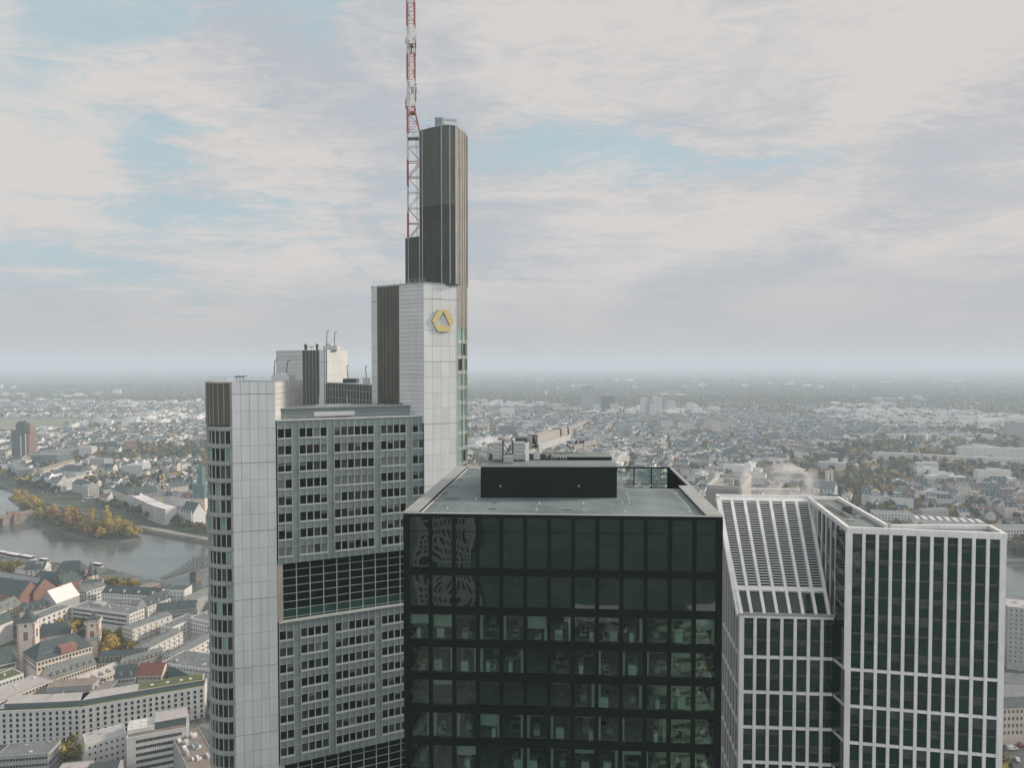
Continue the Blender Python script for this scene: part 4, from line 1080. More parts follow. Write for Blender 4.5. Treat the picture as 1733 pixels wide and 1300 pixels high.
for i in range(nr):
    u0, u1 = i/nr+.021, (i+1)/nr-.021
    for j in range(ns):
        t0 = .22+(.975-.22)*(j+.15)/ns; t1 = t0+(.755/ns)*.27
        b.hexa([sl(u0, t0, -.42), sl(u1, t0, -.42), sl(u1, t1, -.34), sl(u0, t1, -.34), sl(u0, t0, -.36), sl(u1, t0, -.36), sl(u1, t1, -.28), sl(u0, t1, -.28)])
b.build('slope_louvre', M['panel_rib'], G)
for i in range(nr):
    b = MB(); u0, u1 = i/nr+.021, (i+1)/nr-.021
    b.hexa([sl(u0, .01, -.6), sl(u1, .01, -.6), sl(u1, .185, -.6), sl(u0, .185, -.6), sl(u0, .01, -.5), sl(u1, .01, -.5), sl(u1, .185, -.5), sl(u0, .185, -.5)])
    b.build('skylight', M['white_glass'], G)
b = MB(); b.fbox(fe, 0, fe.len+1.2, ZE-.05, ZE+.25, -.9, .15); b.build('gutter', M['coping'], G)
# the leg's flank above the slope
flg = Frame(LB, G0)
b = MB(); n = 9
for i in range(n+1): b.fbox(flg, flg.len*i/n-.10, flg.len*i/n+.10, bz[0], GH-.6, -.1, .22)
b.build('leg_mullion', M['white_frame'], G)
b = MB(); n2 = 40
for j in range(n2): b.fbox(flg, flg.len*.0, flg.len*.30, ZE+1+.45*j, ZE+1.14+.45*j, -.05, .1)
b.build('leg_louvre', M['white_frame'], G)
b = MB(); b.fbox(flg, 0, flg.len, bz[0], GH-.6, -.2, -.02); b.build('leg_glazing', M['white_glass'], G)
# roof sheet and parapets
peri = [G0, G1, GE, JN, RB, LB]
b = MB(); b.prism([(p[0], p[1]) for p in peri], GH-.58, GH-.42); b.build('roof', M['roof_teal2'], G)
b = MB(); b.prism([(SB[0]+.2, SB[1]-1.9), (LB[0]+.2, LB[1]-1.7), LB, SB], GH-.7, GH-.42); b.build('roof', M['roof_teal2'], G)
b = MB()
for i in range(6):
    a, c = peri[i], peri[(i+1) % 6]
    if i == 4: continue
    f2 = Frame(a, c); b.fbox(f2, -.02, f2.len-.62 if i != 3 else f2.len, GH-.60, GH+.30+.002*i, -.6, .05)
f2 = Frame(RB, SB); b.fbox(f2, 0, f2.len, GH-.60, GH+.30, -.5, .05)
f2 = Frame(SB, E0); b.fbox(f2, 0, 2.0, GH-1.5, GH+.29, -.6, .05)
b.build('parapet', M['white_frame'], G)
a_, c_ = fl2.P(0, -.05), fl2.P(fl2.len, -.05)
b = MB(); b.hexa([(a_.x, a_.y, GH-1.0), (a_.x+.7, a_.y, GH-1.0), (c_.x+.7, c_.y, ZE-.5), (c_.x, c_.y, ZE-.5), (a_.x, a_.y, GH+.2), (a_.x+.7, a_.y, GH+.2), (c_.x+.7, c_.y, ZE+.3), (c_.x, c_.y, ZE+.3)])
b.build('verge', M['white_frame'], G)
def on_g(x, y): return at_z(x, y, GH-.42)
b = MB(); b.bar(on_g(1404, 858)+Vector((0, 0, .4)), on_g(1438, 877)+Vector((0, 0, .4)), .4, .3); b.bar(on_g(1412, 856)+Vector((0, 0, .3)), on_g(1462, 878)+Vector((0, 0, .3)), .2)
b.build('roof_duct', M['coping'], G)
b = MB()
x = 0
for x, y in ((1402, 856), (1404, 872), (1452, 876), (1440, 882)): p = on_g(x, y); b = MB(); b.box(p.x-.5, p.x+.5, p.y-.45, p.y+.45, GH-.42, GH-.15); b.build('roof_hatch', M['coping'], G)
b = MB(); p = on_g(1433, 869); b.box(p.x-.8, p.x+.8, p.y-.5, p.y+.5, GH-.42, GH+1.0); b.build('roof_unit', M['dark_steel'], G)

# beige roof peeping out between the two towers
Bz = thing('beige_roof_block', 'beige roofed office block peeping out between the dark and white towers', 'office building', (53, 200, 0))
q0, q1 = XD(1197, 196), XD(1258, 192)
fq = Frame(q0, q1); ZB = 205-215/1200*194
b = MB(); b.fbox(fq, 0, fq.len, 0, ZB, -22, 0); b.build('wall', M['crane_beige'], Bz)
b = MB(); b.fbox(fq, .5, fq.len-.5, ZB, ZB+.05, -21.5, -.5); b.build('roof', M['crane_beige'], Bz)
b = MB()
for u0, u1, n0, n1 in ((0, fq.len, -.5, 0), (0, .5, -22, -.5), (fq.len-.5, fq.len, -22, -.5), (.5, fq.len-.5, -22, -21.5)): b.fbox(fq, u0, u1, ZB, ZB+1.0, n0, n1)
b.build('parapet', M['crane_grey'], Bz)
b = MB()
for u, n_, w, h in ((5.2, -6, .5, 2.2), (6.4, -8, .9, 1.8), (7.6, -6, .5, 2.4), (3, -12, 2.5, 1.2)): b.fbox(fq, u, u+w, ZB, ZB+h, n_-1.5, n_)
b.build('roof_plant', M['coping'], Bz)

# the tower at the viewer's back whose reflection stands in the dark panes
RT = thing('office_tower', 'pale gridded tower mirrored in the left panes of the dark office', 'skyscraper', (-50, -125, 0))
b = MB(); b.box(-61, -39, -146, -125.5, 0, 176); b.build('glass_core', M['pane'], RT)
b = MB()
for i in range(12): b.box(-61.2+i*1.98-.45, -61.2+i*1.98+.45, -125.5, -124.9, 0, 176.5)
for k in range(47): b.box(-61.6, -38.6, -125.5, -125.0, 3.7*k+.0, 3.7*k+1.4)
b.build('facade_grid', M['white_frame'], RT)
for lab, x, y, w, h, m in (('pale low block mirrored in the right panes of the dark office', 75, -150, 40, 95, 'wall_white'), ('cream block mirrored low in the middle panes of the dark office', 10, -210, 30, 70, 'wall_cream'), ('grey slab mirrored in the white ribbed tower', 190, -120, 30, 120, 'wall_grey')):
    t = thing('office_tower', lab, 'office building', (x, y, 0)); b = MB(); b.box(x-w/2, x+w/2, y-25, y, 0, h); b.build('wall', M[m] if m in M else M['white_frame'], t)
    b = MB()
    for k in range(int(h/3.6)-1): b.box(x-w/2+1, x+w/2-1, y, y+.1, 2+3.6*k, 3.9+3.6*k)
    tag(b.build('window_band', M['pane'], t), kind='stuff')
# ------------------------------------------------------------------ trees
M['leaf'] = attr_mat('leaves', .9, .25, .3, .15)
M['bark'] = mat('bark', (.05, .04, .03), .95)
PAL = {'yellow': [(.36, .26, .06), (.27, .21, .055), (.42, .31, .09)], 'olive': [(.15, .14, .045), (.19, .165, .05), (.11, .115, .04)],
       'brown': [(.20, .12, .05), (.23, .15, .065), (.15, .105, .05)], 'green': [(.060, .088, .040), (.08, .105, .042), (.045, .07, .035)],
       'dark': [(.030, .052, .036), (.042, .064, .042), (.024, .042, .03)], 'bare': [(.10, .085, .075), (.13, .11, .095), (.085, .07, .06)]}
def leaf_cloud(b, c, rx, rz, n, s, pal, rng, lobes=6, shell=.45):
    L_ = [(Vector((rng.gauss(0, .38)*rx, rng.gauss(0, .38)*rx, rng.uniform(-.55, .6)*rz)), rng.uniform(.42, .68)) for _ in range(lobes)]
    for i in range(n):
        lc, lr = L_[rng.randrange(lobes)]
        d = Vector((rng.gauss(0, 1), rng.gauss(0, 1), rng.gauss(0, 1)))
        if d.length < 1e-3: continue
        d.normalize(); r = shell+(1-shell)*rng.random()**.6
        p = Vector(c)+lc+Vector((d.x*rx*lr*r, d.y*rx*lr*r, d.z*rz*lr*r))
        nrm = (d+Vector((rng.gauss(0, .5), rng.gauss(0, .5), rng.gauss(0, .5)+.25))).normalized()
        e = nrm.cross(Vector((rng.gauss(0, 1), rng.gauss(0, 1), rng.gauss(0, 1)))).normalized(); g = nrm.cross(e)
        q = s*rng.uniform(.6, 1.25); col = pal[rng.randrange(3)]; v = rng.uniform(.8, 1.2); col = tuple(x*v for x in col)
        b.face([p+e*q, p+g*q*.8, p-e*q, p-g*q*.8], 0, col)
def tree_proto(kind, h, w, n, s, rng, tall=False):
    cz = h*.62; rz = h*.42
    b = MB(); leaf_cloud(b, (0, 0, cz), w/2, rz, n, s, PAL[kind], rng, 9 if not tall else 6)
    t = MB(); t.cyl((0, 0, -.5), (0, 0, h*.55), w*.035+.1, w*.018+.05, 6)
    for i in range(5):
        a = rng.uniform(0, 6.28); z = h*rng.uniform(.25, .45); t.cyl((0, 0, z), (math.cos(a)*w*.3, math.sin(a)*w*.3, z+h*.28), w*.014+.05, .04, 5)
    return b, t
tree_mesh = {}
def get_tree(kind, size, rng):
    key = (kind, size, rng.randrange(3))
    if key not in tree_mesh:
        h, w, n, s = {'big': (15, 13, 1500, .75), 'mid': (12, 9.5, 520, .95), 'far': (11, 10, 170, 1.6), 'tall': (17, 6, 500, .9)}[size]
        b, t = tree_proto(kind, h, w, n, s, random.Random(hash(key[2])+len(kind)*7+len(size)), size == 'tall')
        a = b.build('crown', M['leaf'], None, (0, 0, 0)); c = t.build('trunk', M['bark'], None, (0, 0, 0))
        tree_mesh[key] = (a.data, c.data)
        bpy.data.objects.remove(a); bpy.data.objects.remove(c)
    return tree_mesh[key]
def tree(p, kind, size, label, group, scale=1.0, rng=random):
    o = thing('tree', label, 'tree', p, group); o.scale = (scale, scale, scale*rng.uniform(.9, 1.12)); o.rotation_euler.z = rng.uniform(0, 6.28)
    cm, tm = get_tree(kind, size, rng)
    for nm, me in (('crown', cm), ('trunk', tm)):
        c = bpy.data.objects.new(nm, me); COL.objects.link(c); c.parent = o
    return o

# ------------------------------------------------------------------ near-bank buildings
M['wall_white'] = mat('white render', (.52, .52, .50), .85, 0, .08, .15, .12)
M['wall_cream'] = mat('cream render', (.50, .45, .37), .85, 0, .10, .15, .15)
M['wall_pink'] = mat('pale sandy render', (.60, .53, .465), .85, 0, .08, .15, .12)
M['wall_grey'] = mat('grey render', (.30, .31, .31), .85, 0, .10, .15, .15)
M['wall_teal'] = mat('teal glass facade', (.09, .13, .13), .4, 0, .15, .15)
M['brick'] = mat('red brick', (.22, .125, .10), .9, 0, .18, .3, .15)
M['brick_dull'] = mat('dull red brick', (.19, .105, .085), .9, 0, .2, .1, .15)
M['sand'] = mat('red sandstone', (.24, .12, .10), .9, 0, .2, .4)
M['slate'] = mat('dark slate roof', (.045, .062, .064), .75, 0, .25, .4, .0)
M['slate_teal'] = mat('teal slate roof', (.046, .068, .068), .75, 0, .22, .35)
M['slate_light'] = mat('light slate roof', (.125, .14, .14), .75, 0, .2, .4)
M['flat_grey'] = mat('grey flat roof', (.135, .15, .15), .85, 0, .2, .2)
M['flat_brown'] = mat('brown gravel roof', (.20, .17, .145), .9, 0, .2, .3)
M['flat_pale'] = mat('pale roof sheet', (.36, .34, .33), .7, 0, .1, .2)
M['roof_green'] = mat('green planted roof', (.085, .10, .040), .95, 0, .35, .25)
M['roof_red'] = mat('red tile roof', (.165, .070, .053), .85, 0, .2, .5)
M['roof_white'] = mat('white roof sheet', (.60, .57, .55), .6, 0, .05, .2)
M['win'] = glass_dark('house window', (.012, .016, .016), .1, .01)
M['win_frame'] = mat('window frame', (.40, .40, .39), .6)
win_cache = {}
def win_mesh(w, h, frame):
    key = (round(w, 2), round(h, 2), frame)
    if key not in win_cache:
        b = MB(); f = .09
        b.box(-w/2+f, w/2-f, -.05, -.02, -h/2+f, h/2-f, 0)
        for x0, x1, z0, z1 in ((-w/2, w/2, -h/2, -h/2+f), (-w/2, w/2, h/2-f, h/2), (-w/2, -w/2+f, -h/2+f, h/2-f), (w/2-f, w/2, -h/2+f, h/2-f)): b.box(x0, x1, -.10, 0, z0, z1, 1)
        if w > 1.0: b.box(-.04, .04, -.09, -.05, -h/2+f, h/2-f, 1)
        o = b.build('window', [M['win'], M[frame]], None, (0, 0, 0)); win_cache[key] = o.data; bpy.data.objects.remove(o)
    return win_cache[key]
def put_windows(parent, fr2, us, zs, w, h, frame='win_frame', state=None):
    st = state if state is not None else {'n': 0}
    extra = []
    ang = math.atan2(fr2.t.y, fr2.t.x); me = win_mesh(w, h, frame)
    for z in zs:
        for u in us:
            if st['n'] < 100:
                o = bpy.data.objects.new('window', me); COL.objects.link(o); o.parent = parent
                o.location = fr2.P(u, 0.003, z)-W[parent]; o.rotation_euler.z = ang; st['n'] += 1
            else: extra.append((u, z))
    if extra:
        b = MB()
        for u, z in extra: b.fbox(fr2, u-w/2+.08, u+w/2-.08, z-h/2+.08, z+h/2-.08, .003, .03, 0)
        for u, z in extra: b.fbox(fr2, u-w/2, u+w/2, z-h/2-.1, z-h/2+.08, .003, .10, 1)
        tag(b.build('window', [M['win'], M[frame]], parent), kind='stuff')
def grid(n, a, b_): return [a+(b_-a)*(i+.5)/n for i in range(n)]
def roof_gable(b, fr2, L_, D_, h, rh, over=.35, mi=0, hip=0.0, mg=1):
    P = lambda u, n, z: fr2.P(u, -n, z)
    ov = over; hp = hip*D_
    e = [P(-ov, -ov, h-.12), P(L_+ov, -ov, h-.12), P(L_+ov, D_+ov, h-.12), P(-ov, D_+ov, h-.12)]
    r = [P(hp-ov*(hip == 0), D_/2, h+rh), P(L_-hp+ov*(hip == 0), D_/2, h+rh)]
    b.face([e[0], e[1], r[1], r[0]], mi); b.face([e[2], e[3], r[0], r[1]], mi)
    if hip > 0: b.face([e[1], e[2], r[1]], mi); b.face([e[3], e[0], r[0]], mi)
    b.face(list(reversed(e)), mg)
def bldg(name, label, p0, p1, h, depth, wall, roof, kind='flat', rh=4, win=None, ends=True, cat='building', group=None, hip=0.0, dorm=0, chim=0, base=0, lean=None, back=None):
    a, c = at_z(*p0, h), at_z(*p1, h); f2 = Frame(a[:2], c[:2]); L_ = f2.len
    mid = f2.P(L_/2, -depth/2, base); o = thing(name, label, cat, mid, group)
    b = MB(); b.fbox(f2, 0, L_, base, h, -depth, 0)
    if kind == 'gable' and hip == 0:
        for u in (0.0, L_-.2):
            q = [f2.P(u, 0, h), f2.P(u, -depth, h), f2.P(u, -depth/2, h+rh-.05)]; q2 = [p+Vector((f2.t.x*.2, f2.t.y*.2, 0)) for p in q]
            b.face(q); b.face(list(reversed(q2)))
    b.build('wall', M[wall], o)
    rb = MB()
    if kind == 'flat':
        rb.fbox(f2, .35, L_-.35, h, h+.06, -depth+.35, -.35, 0)
        for u0, u1, n0, n1 in ((0, L_, -.35, .06), (0, L_, -depth-.06, -depth+.35), (-.06, .35, -depth+.35, -.35), (L_-.35, L_+.06, -depth+.35, -.35)): rb.fbox(f2, u0, u1, h-.25, h+.35, n0, n1, 1)
        ro = rb.build('roof', [M[roof], M['coping' if wall != 'wall_white' else 'wall_white']], o)
        rng = random.Random(int(p0[0]*7+p0[1]))
        for i in range(int(L_*depth/90)):
            u, n_ = rng.uniform(1.5, max(1.6, L_-2)), rng.uniform(1.5, max(1.6, depth-2)); w = rng.uniform(.6, 1.5)
            q = MB(); q.fbox(f2, u, u+w, h+.06, h+.06+rng.uniform(.35, 1.2), -n_-w, -n_); q.build('roof_vent', M['panel_rib' if rng.random() < .5 else 'coping'], ro)
    elif kind == 'gable':
        roof_gable(rb, f2, L_, depth, h, rh, mi=0, hip=hip); ro = rb.build('roof', [M[roof], M[wall]], o)
    elif kind == 'mansard':
        i_ = min(2.2, depth*.2); z2 = h+rh
        e = [f2.P(-.2, .2, h), f2.P(L_+.2, .2, h), f2.P(L_+.2, -depth-.2, h), f2.P(-.2, -depth-.2, h)]
        t_ = [f2.P(i_, -i_, z2), f2.P(L_-i_, -i_, z2), f2.P(L_-i_, -depth+i_, z2), f2.P(i_, -depth+i_, z2)]
        for k in range(4): rb.face([e[k], e[(k+1) % 4], t_[(k+1) % 4], t_[k]])
        rb.face(t_, 1); ro = rb.build('roof', [M[roof], M['flat_grey']], o)
    if dorm and kind != 'flat':
        for i in range(dorm):
            u = L_*(i+.5)/dorm; q = MB(); zz_ = h+rh*.18; n0 = -depth*.5*.12; hh = min(1.7, rh*.42); dd = depth*.5*(.18+hh/rh*.95)
            q.fbox(f2, u-.65, u+.65, zz_, zz_+hh, -dd, n0, 0); q.fbox(f2, u-.42, u+.42, zz_+.35, zz_+hh-.15, n0, n0+.04, 1)
            pz_ = zz_+hh
            q.face([f2.P(u-.8, n0+.15, pz_), f2.P(u, n0+.15, pz_+.6), f2.P(u, -dd-.9, pz_+.6), f2.P(u-.8, -dd, pz_)], 2)
            q.face([f2.P(u+.8, n0+.15, pz_), f2.P(u, n0+.15, pz_+.6), f2.P(u, -dd-.9, pz_+.6), f2.P(u+.8, -dd, pz_)], 2)
            q.face([f2.P(u-.8, n0+.1, pz_), f2.P(u+.8, n0+.1, pz_), f2.P(u, n0+.1, pz_+.6)], 0)
            q.build('dormer', [M[wall], M['win'], M[roof]], ro)
    if kind == 'gable' and not chim and L_ > 12: chim = max(1, int(L_/14))
    for i in range(chim):
        u = L_*(i+.5)/chim+.7; q = MB(); zt_ = h+(rh if kind != 'flat' else 0)+1.2
        q.fbox(f2, u, u+.9, h, zt_, -depth/2-.5, -depth/2+.3, 0); q.build('chimney', M['brick'], ro)
    if win:
        st = {'n': 0}; nx, ny, w, hh = win[:4]; sp_ = win[4] if len(win) > 4 else 3.2
        zs = [h-1.9-sp_*k for k in range(ny)]
        put_windows(o, f2, grid(nx, .4, L_-.4), zs, w, hh, 'win_frame', st)
        if ends:
            fr3 = Frame(f2.P(L_, 0)[:2], f2.P(L_, -depth)[:2]); fl3 = Frame(f2.P(0, -depth)[:2], f2.P(0, 0)[:2]); ne = max(1, int(depth/ (L_/nx)))
            vis = fr3 if fr3.n.dot(-(fr3.o)) > 0 else fl3
            put_windows(o, vis, grid(ne, .5, depth-.5), zs, w, hh, 'win_frame', st)
    return o, f2

# curved hotel with a grid of square windows
H = thing('curved_hotel', 'long curved white building with even grid of dark square windows', 'hotel', tuple(at_z(180, 1180, 0)))
ev = [(-14, 1206.4), (1, 1205.7), (68.5, 1203), (135, 1199.4), (207.7, 1187), (280.4, 1174.5), (346, 1163.5)]
hh = 18.0
pts = [at_z(x, y, hh) for x, y in ev]
frs = [Frame(pts[i][:2], pts[i+1][:2]) for i in range(len(pts)-1)]
b = MB(); joint = MB()
for f2 in frs: b.fbox(f2, -.05, f2.len+.05, 0, hh-.01, -13, 0)
for f2 in frs:
    for k in range(7): joint.fbox(f2, 0, f2.len, hh-.35-2.9*k-.05, hh-.35-2.9*k+.03, 0, .02)
lastf = frs[-1]; fe2 = Frame(lastf.P(lastf.len, 0)[:2], lastf.P(lastf.len+1.5, -12)[:2])
b.fbox(fe2, 0, fe2.len, 0, hh-.02, -1, 0)
b.build('wall', M['wall_white'], H); joint.build('wall_joint', M['wall_grey'], H)
b = MB()
for f2 in frs: b.fbox(f2, 0, f2.len, hh, hh+.35, -.4, .05)
b.fbox(fe2, 0, fe2.len, hh, hh+.35, -.4, .05); b.build('parapet', M['wall_white'], H)
b = MB()
for f2 in frs: b.fbox(f2, 0, f2.len, hh, hh+.1, -3.2, -.4)
b.build('planted_roof_strip', M['roof_green'], H)
b = MB()
for f2 in frs[1:]: b.fbox(f2, 0, f2.len, hh, hh+2.7, -12.5, -3.2, 0)
b.build('set_back_storey', M['wall_teal'], H)
b = MB()
for f2 in frs[1:]: b.fbox(f2, 0, f2.len, hh+2.7, hh+3.0, -12.8, -2.9, 0)
b.build('set_back_roof', M['flat_pale'], H)
b = MB(); f2 = frs[-1]; b.fbox(f2, -14, f2.len-1.0, hh+3.02, hh+3.14, -12.3, -3.5); b.build('planted_roof', M['roof_green'], H)
b = MB()
for u in (-8, 0, 7, 12): b.fbox(frs[-1], u, u+1.6, hh+3.14, hh+3.7, -7.5, -6.2)
b.build('roof_dome', M['roof_white'], H)
st = {'n': 0}
for k in range(6):
    for f2 in frs[1:]:
        n = round(f2.len/3.17); put_windows(H, f2, grid(n, 0, f2.len), [hh-2.0-2.9*k], 1.35, 1.75, 'dark_steel', st)

X = lambda *a, **k: bldg(*a, **k)
X('office_block', 'beige office block with pale flat roof above the curved white building', (-6, 1190), (88, 1151), 20, 16, 'wall_cream', 'flat_pale', win=(16, 4, 1.3, 1.6, 3.4), ends=False)
X('office_block', 'low block with planted green roof at the left edge above the beige office', (-10, 1158), (40, 1141), 22, 13, 'wall_white', 'roof_green', win=(8, 3, 1.2, 1.6))
X('office_block', 'grey flat roofed block in front of the curved white building at bottom left', (-8, 1283), (82, 1276.5), 16, 12.5, 'wall_grey', 'flat_grey', win=(16, 4, 1.35, 1.6, 3.3))
X('apartment_block', 'white block with sparse paired windows in front of the curved white building', (145, 1262), (214, 1243), 19, 12, 'wall_white', 'flat_pale', win=(7, 5, .9, 1.3, 3.2))
o, f2 = X('office_block', 'white office block with long ribbon windows and recessed dark glass top', (214, 1252), (316, 1233), 21.5, 17, 'wall_white', 'flat_brown')
for k in range(6):
    b = MB(); z = 21.5-2.3-3.35*k; b.fbox(f2, 4, f2.len-2.2, z-.8, z+.75, .003, .05, 0)
    for i in range(26): u = 4+(f2.len-6.2)*i/25; b.fbox(f2, u-.06, u+.06, z-.8, z+.75, .05, .09, 1)
    b.build('ribbon_window', [M['win'], M['win_frame']], o)
b = MB(); b.fbox(f2, 12, f2.len-.5, 21.9, 25.2, -14, -4.5, 0); b.build('glass_storey', M['wall_teal'], o)
b = MB(); b.fbox(f2, 12, f2.len, 25.2, 25.6, -14.5, -3.9, 0); b.build('upper_roof', M['flat_pale'], o)
b = MB(); b.fbox(f2, 0, 12, 21.9, 24.0, -14, -3.5, 0); b.build('stair_head', M['wall_white'], o)
for i in range(4):
    b = MB(); b.fbox(f2, 2+(i % 2)*4, 4.4+(i % 2)*4, 24.0, 24.4, -7-(i//2)*3.5, -5.6-(i//2)*3.5); b.build('skylight', M['roof_white'], o)
fr3 = Frame(f2.P(f2.len, 0)[:2], f2.P(f2.len, -17)[:2])
for i in range(8):
    b = MB(); b.fbox(fr3, i*2.2, i*2.2+.35, 0, 22, 0, .8); b.build('facade_fin', M['roof_white'], o)
o, f2 = X('flat_roof_block', 'brown flat roof crowded with ventilation machinery beside the pale tower', (322, 1312), (372, 1296), 17, 42, 'wall_grey', 'flat_brown')
rng = random.Random(8)
for i in range(16):
    b = MB(); u, n_ = rng.uniform(.5, f2.len-3), rng.uniform(3, 38); w, d_ = rng.uniform(.8, 2.4), rng.uniform(1, 5); z = 17.06
    b.fbox(f2, u, u+w, z, z+rng.uniform(.6, 1.8), -n_-d_, -n_); b.build('ventilation_unit', M[rng.choice(['roof_white', 'panel_rib', 'spandrel', 'cab_white'])], o)
X('flat_roof_block', 'pale stepped roof at the bottom edge below the yellow tree', (88, 1318), (142, 1312), 15, 12, 'wall_cream', 'flat_pale')
X('town_house', 'dark slate roofed house at the bottom edge beside the white paired window block', (148, 1316), (196, 1310), 15, 12, 'wall_grey', 'slate', 'gable', 3)
o, f2 = X('office_block', 'teal glass block with brown flat roof behind the curved white building', (60, 1181), (181, 1173), 17, 15, 'wall_teal', 'flat_brown', win=(14, 2, 1.7, 2.2))
b = MB(); b.fbox(f2, 4, f2.len*.75, 17.1, 20.0, -14, -4); b.build('roof_storey', M['wall_grey'], o)
b = MB(); b.fbox(f2, 3.8, f2.len*.75+.2, 20.0, 20.3, -14.2, -3.8); b.build('roof_storey_top', M['flat_brown'], o)
X('civic_wing', 'grey slate roofed wing with a row of dormers below the tall clock tower', (86, 1152), (163, 1125), 15, 13, 'wall_cream', 'slate_light', 'gable', 6, win=(16, 3, 1.0, 1.6), dorm=7)
X('civic_wing', 'dark teal roofed wing with rows of skylights closing the courtyard', (166, 1123), (246, 1117), 15, 12, 'wall_cream', 'slate_teal', 'gable', 5.5, win=(14, 2, 1.0, 1.5), dorm=11)
X('civic_wing', 'beige roofed courtyard wing with dormers left of the red roofed house', (142, 1161), (206, 1134), 14, 12, 'wall_cream', 'flat_pale', 'gable', 4.0, win=(12, 2, 1.0, 1.5), dorm=5)
X('civic_wing', 'slate roofed wing with dormers above the red roofed house', (212, 1132), (279, 1112), 15, 11, 'wall_cream', 'slate_light', 'gable', 5, win=(14, 3, 1.0, 1.5), dorm=9)
X('town_house', 'house with red tiled roof behind the planted green roof', (231, 1144), (273, 1143.5), 16, 11, 'wall_cream', 'roof_red', 'gable', 5.5, win=(9, 2, 1.0, 1.4), chim=2)
X('town_house', 'dark roofed half timbered house left of the red tiled roof', (194, 1150), (229, 1146), 16, 10, 'wall_white', 'slate', 'gable', 6, win=(7, 2, 1.0, 1.4), dorm=2)
X('town_house', 'dark roofed house right of the red tiled roof', (285, 1146), (338, 1142), 14, 10, 'wall_grey', 'slate', 'gable', 3.5)
o, f2 = X('office_block', 'grey flat roofed block with thin roof masts beside the pale tower', (273, 1123), (358, 1135), 19, 20, 'wall_white', 'flat_grey', win=(16, 3, 1.1, 1.5))
for i in range(6):
    b = MB(); p = f2.P(5+i*4.6, -5-(i % 3)*4, 19); b.cyl(p, p+Vector((0, 0, 4.2)), .12, .08, 6); b.build('roof_mast', M['dark_steel'], o)
for i, (a, c, lab) in enumerate((((224, 1065), (291, 1041), 'nearest the yellow courtyard tree'), ((250, 1099), (309, 1069), 'second from the yellow courtyard tree'), ((300, 1112), (357, 1080), 'nearest the thin masts'))):
    o, f2 = X('apartment_block', 'white slab of flats with balconies and low grey roof, '+lab, a, c, 17, 11.5, 'wall_white', 'flat_grey', 'gable', 1.6, win=(14, 4, 1.2, 1.5, 3.1), group='parallel slabs of flats')
    for k in range(4):
        for j in range(7):
            b = MB(); u = f2.len*(j+.5)/7; z = 17-3.1*k-2.6; b.fbox(f2, u-1.5, u+1.5, z-.1, z+.9, .01, 1.1); b.build('balcony', M['roof_white' if (j+k) % 3 else 'wall_pink'], o)
X('apartment_block', 'white house with dark low roof between the slabs of flats and the drum building', (292, 1063), (336, 1043), 16, 11, 'wall_white', 'flat_grey', win=(8, 3, 1.2, 1.5))
X('apartment_block', 'grey roofed white block beside the pale tower above the slabs of flats', (322, 1046), (358, 1054), 18, 16, 'wall_white', 'flat_grey', win=(9, 4, 1.2, 1.5))
o, f2 = X('office_block', 'long white office with two bands of windows behind the small turret', (122, 1027.5), (219, 1041), 17, 14, 'wall_white', 'flat_grey')
for k in range(3):
    b = MB(); z = 17-1.9-3.3*k; b.fbox(f2, .8, f2.len-3, z-.8, z+.8, .003, .05, 0)
    for i in range(30): u = .8+(f2.len-3.8)*i/29; b.fbox(f2, u-.12, u+.12, z-.8, z+.8, .05, .1, 1)
    b.build('ribbon_window', [M['win'], M['wall_white']], o)
put_windows(o, Frame(f2.P(f2.len, 0)[:2], f2.P(f2.len, -14)[:2]), grid(5, .5, 13.5), [15, 11.7, 8.4], 1.2, 1.6)
b = MB(); b.fbox(f2, 11, 21, 17.1, 18.7, -12.5, -8); b.build('roof_box', M['flat_pale'], o)
X('office_block', 'grey flat roofed wing in front of the brick museum halls', (60, 1051), (121.5, 1026.5), 17, 13, 'wall_white', 'flat_grey', win=(7, 3, 1.7, 2.0, 3.3))
o, f2 = X('white_roof_house', 'house with steep bright white roof right of the brick museum halls', (95.6, 1022), (134.5, 1007.4), 17, 17, 'wall_grey', 'roof_white', 'gable', 9.5)
X('town_house', 'slate roofed house in front of the bright white roof', (70, 1026), (98, 1019), 16, 11, 'wall_grey', 'slate_light', 'gable', 4)
X('town_house', 'dark teal roofed house behind the tall clock tower', (33, 1036), (74, 1031), 15, 12, 'wall_cream', 'slate_teal', 'gable', 5, dorm=3)
X('town_house', 'cream house with pale slate roof at the left edge below the brick halls', (-12, 1043), (36, 1021), 16, 12, 'wall_cream', 'slate_light', 'gable', 5.5, win=(10, 3, 1.0, 1.5), dorm=4)
X('town_house', 'dark roofed house at the left edge beside the tall clock tower', (-8, 1062), (22, 1050), 15, 11, 'wall_white', 'slate_teal', 'gable', 6)
o, f2 = X('museum_hall', 'red brick hall with teal roof at the left edge', (-30, 1001), (33, 1009.5), 14, 19, 'brick', 'slate_teal', 'gable', 9.5, cat='museum')
o, f2 = X('museum_hall', 'red brick hall with a ladder of skylights along its ridge', (-30, 988), (57, 1003.5), 14, 19, 'brick', 'slate_teal', 'gable', 9.5, cat='museum')
for i in range(22):
    b = MB(); u = 2+i*(f2.len-5)/22; q = [f2.P(u+a, -9.5*s_+.05, 14+9.5*s_+.12) for a, s_ in ((0, .60), (1.1, .60), (1.1, .93), (0, .93))]
    b.face(q); b.build('skylight', M['panel_white'], o)
b = MB(); fr3 = Frame(f2.P(f2.len, 0)[:2], f2.P(f2.len, -19)[:2])
for i in range(7):
    for k in range(7): b.fbox(fr3, 3+i*2, 4+i*2, 2+k*1.9, 3.0+k*1.9, .0, .06)
b.build('brick_relief', M['sand'], o)
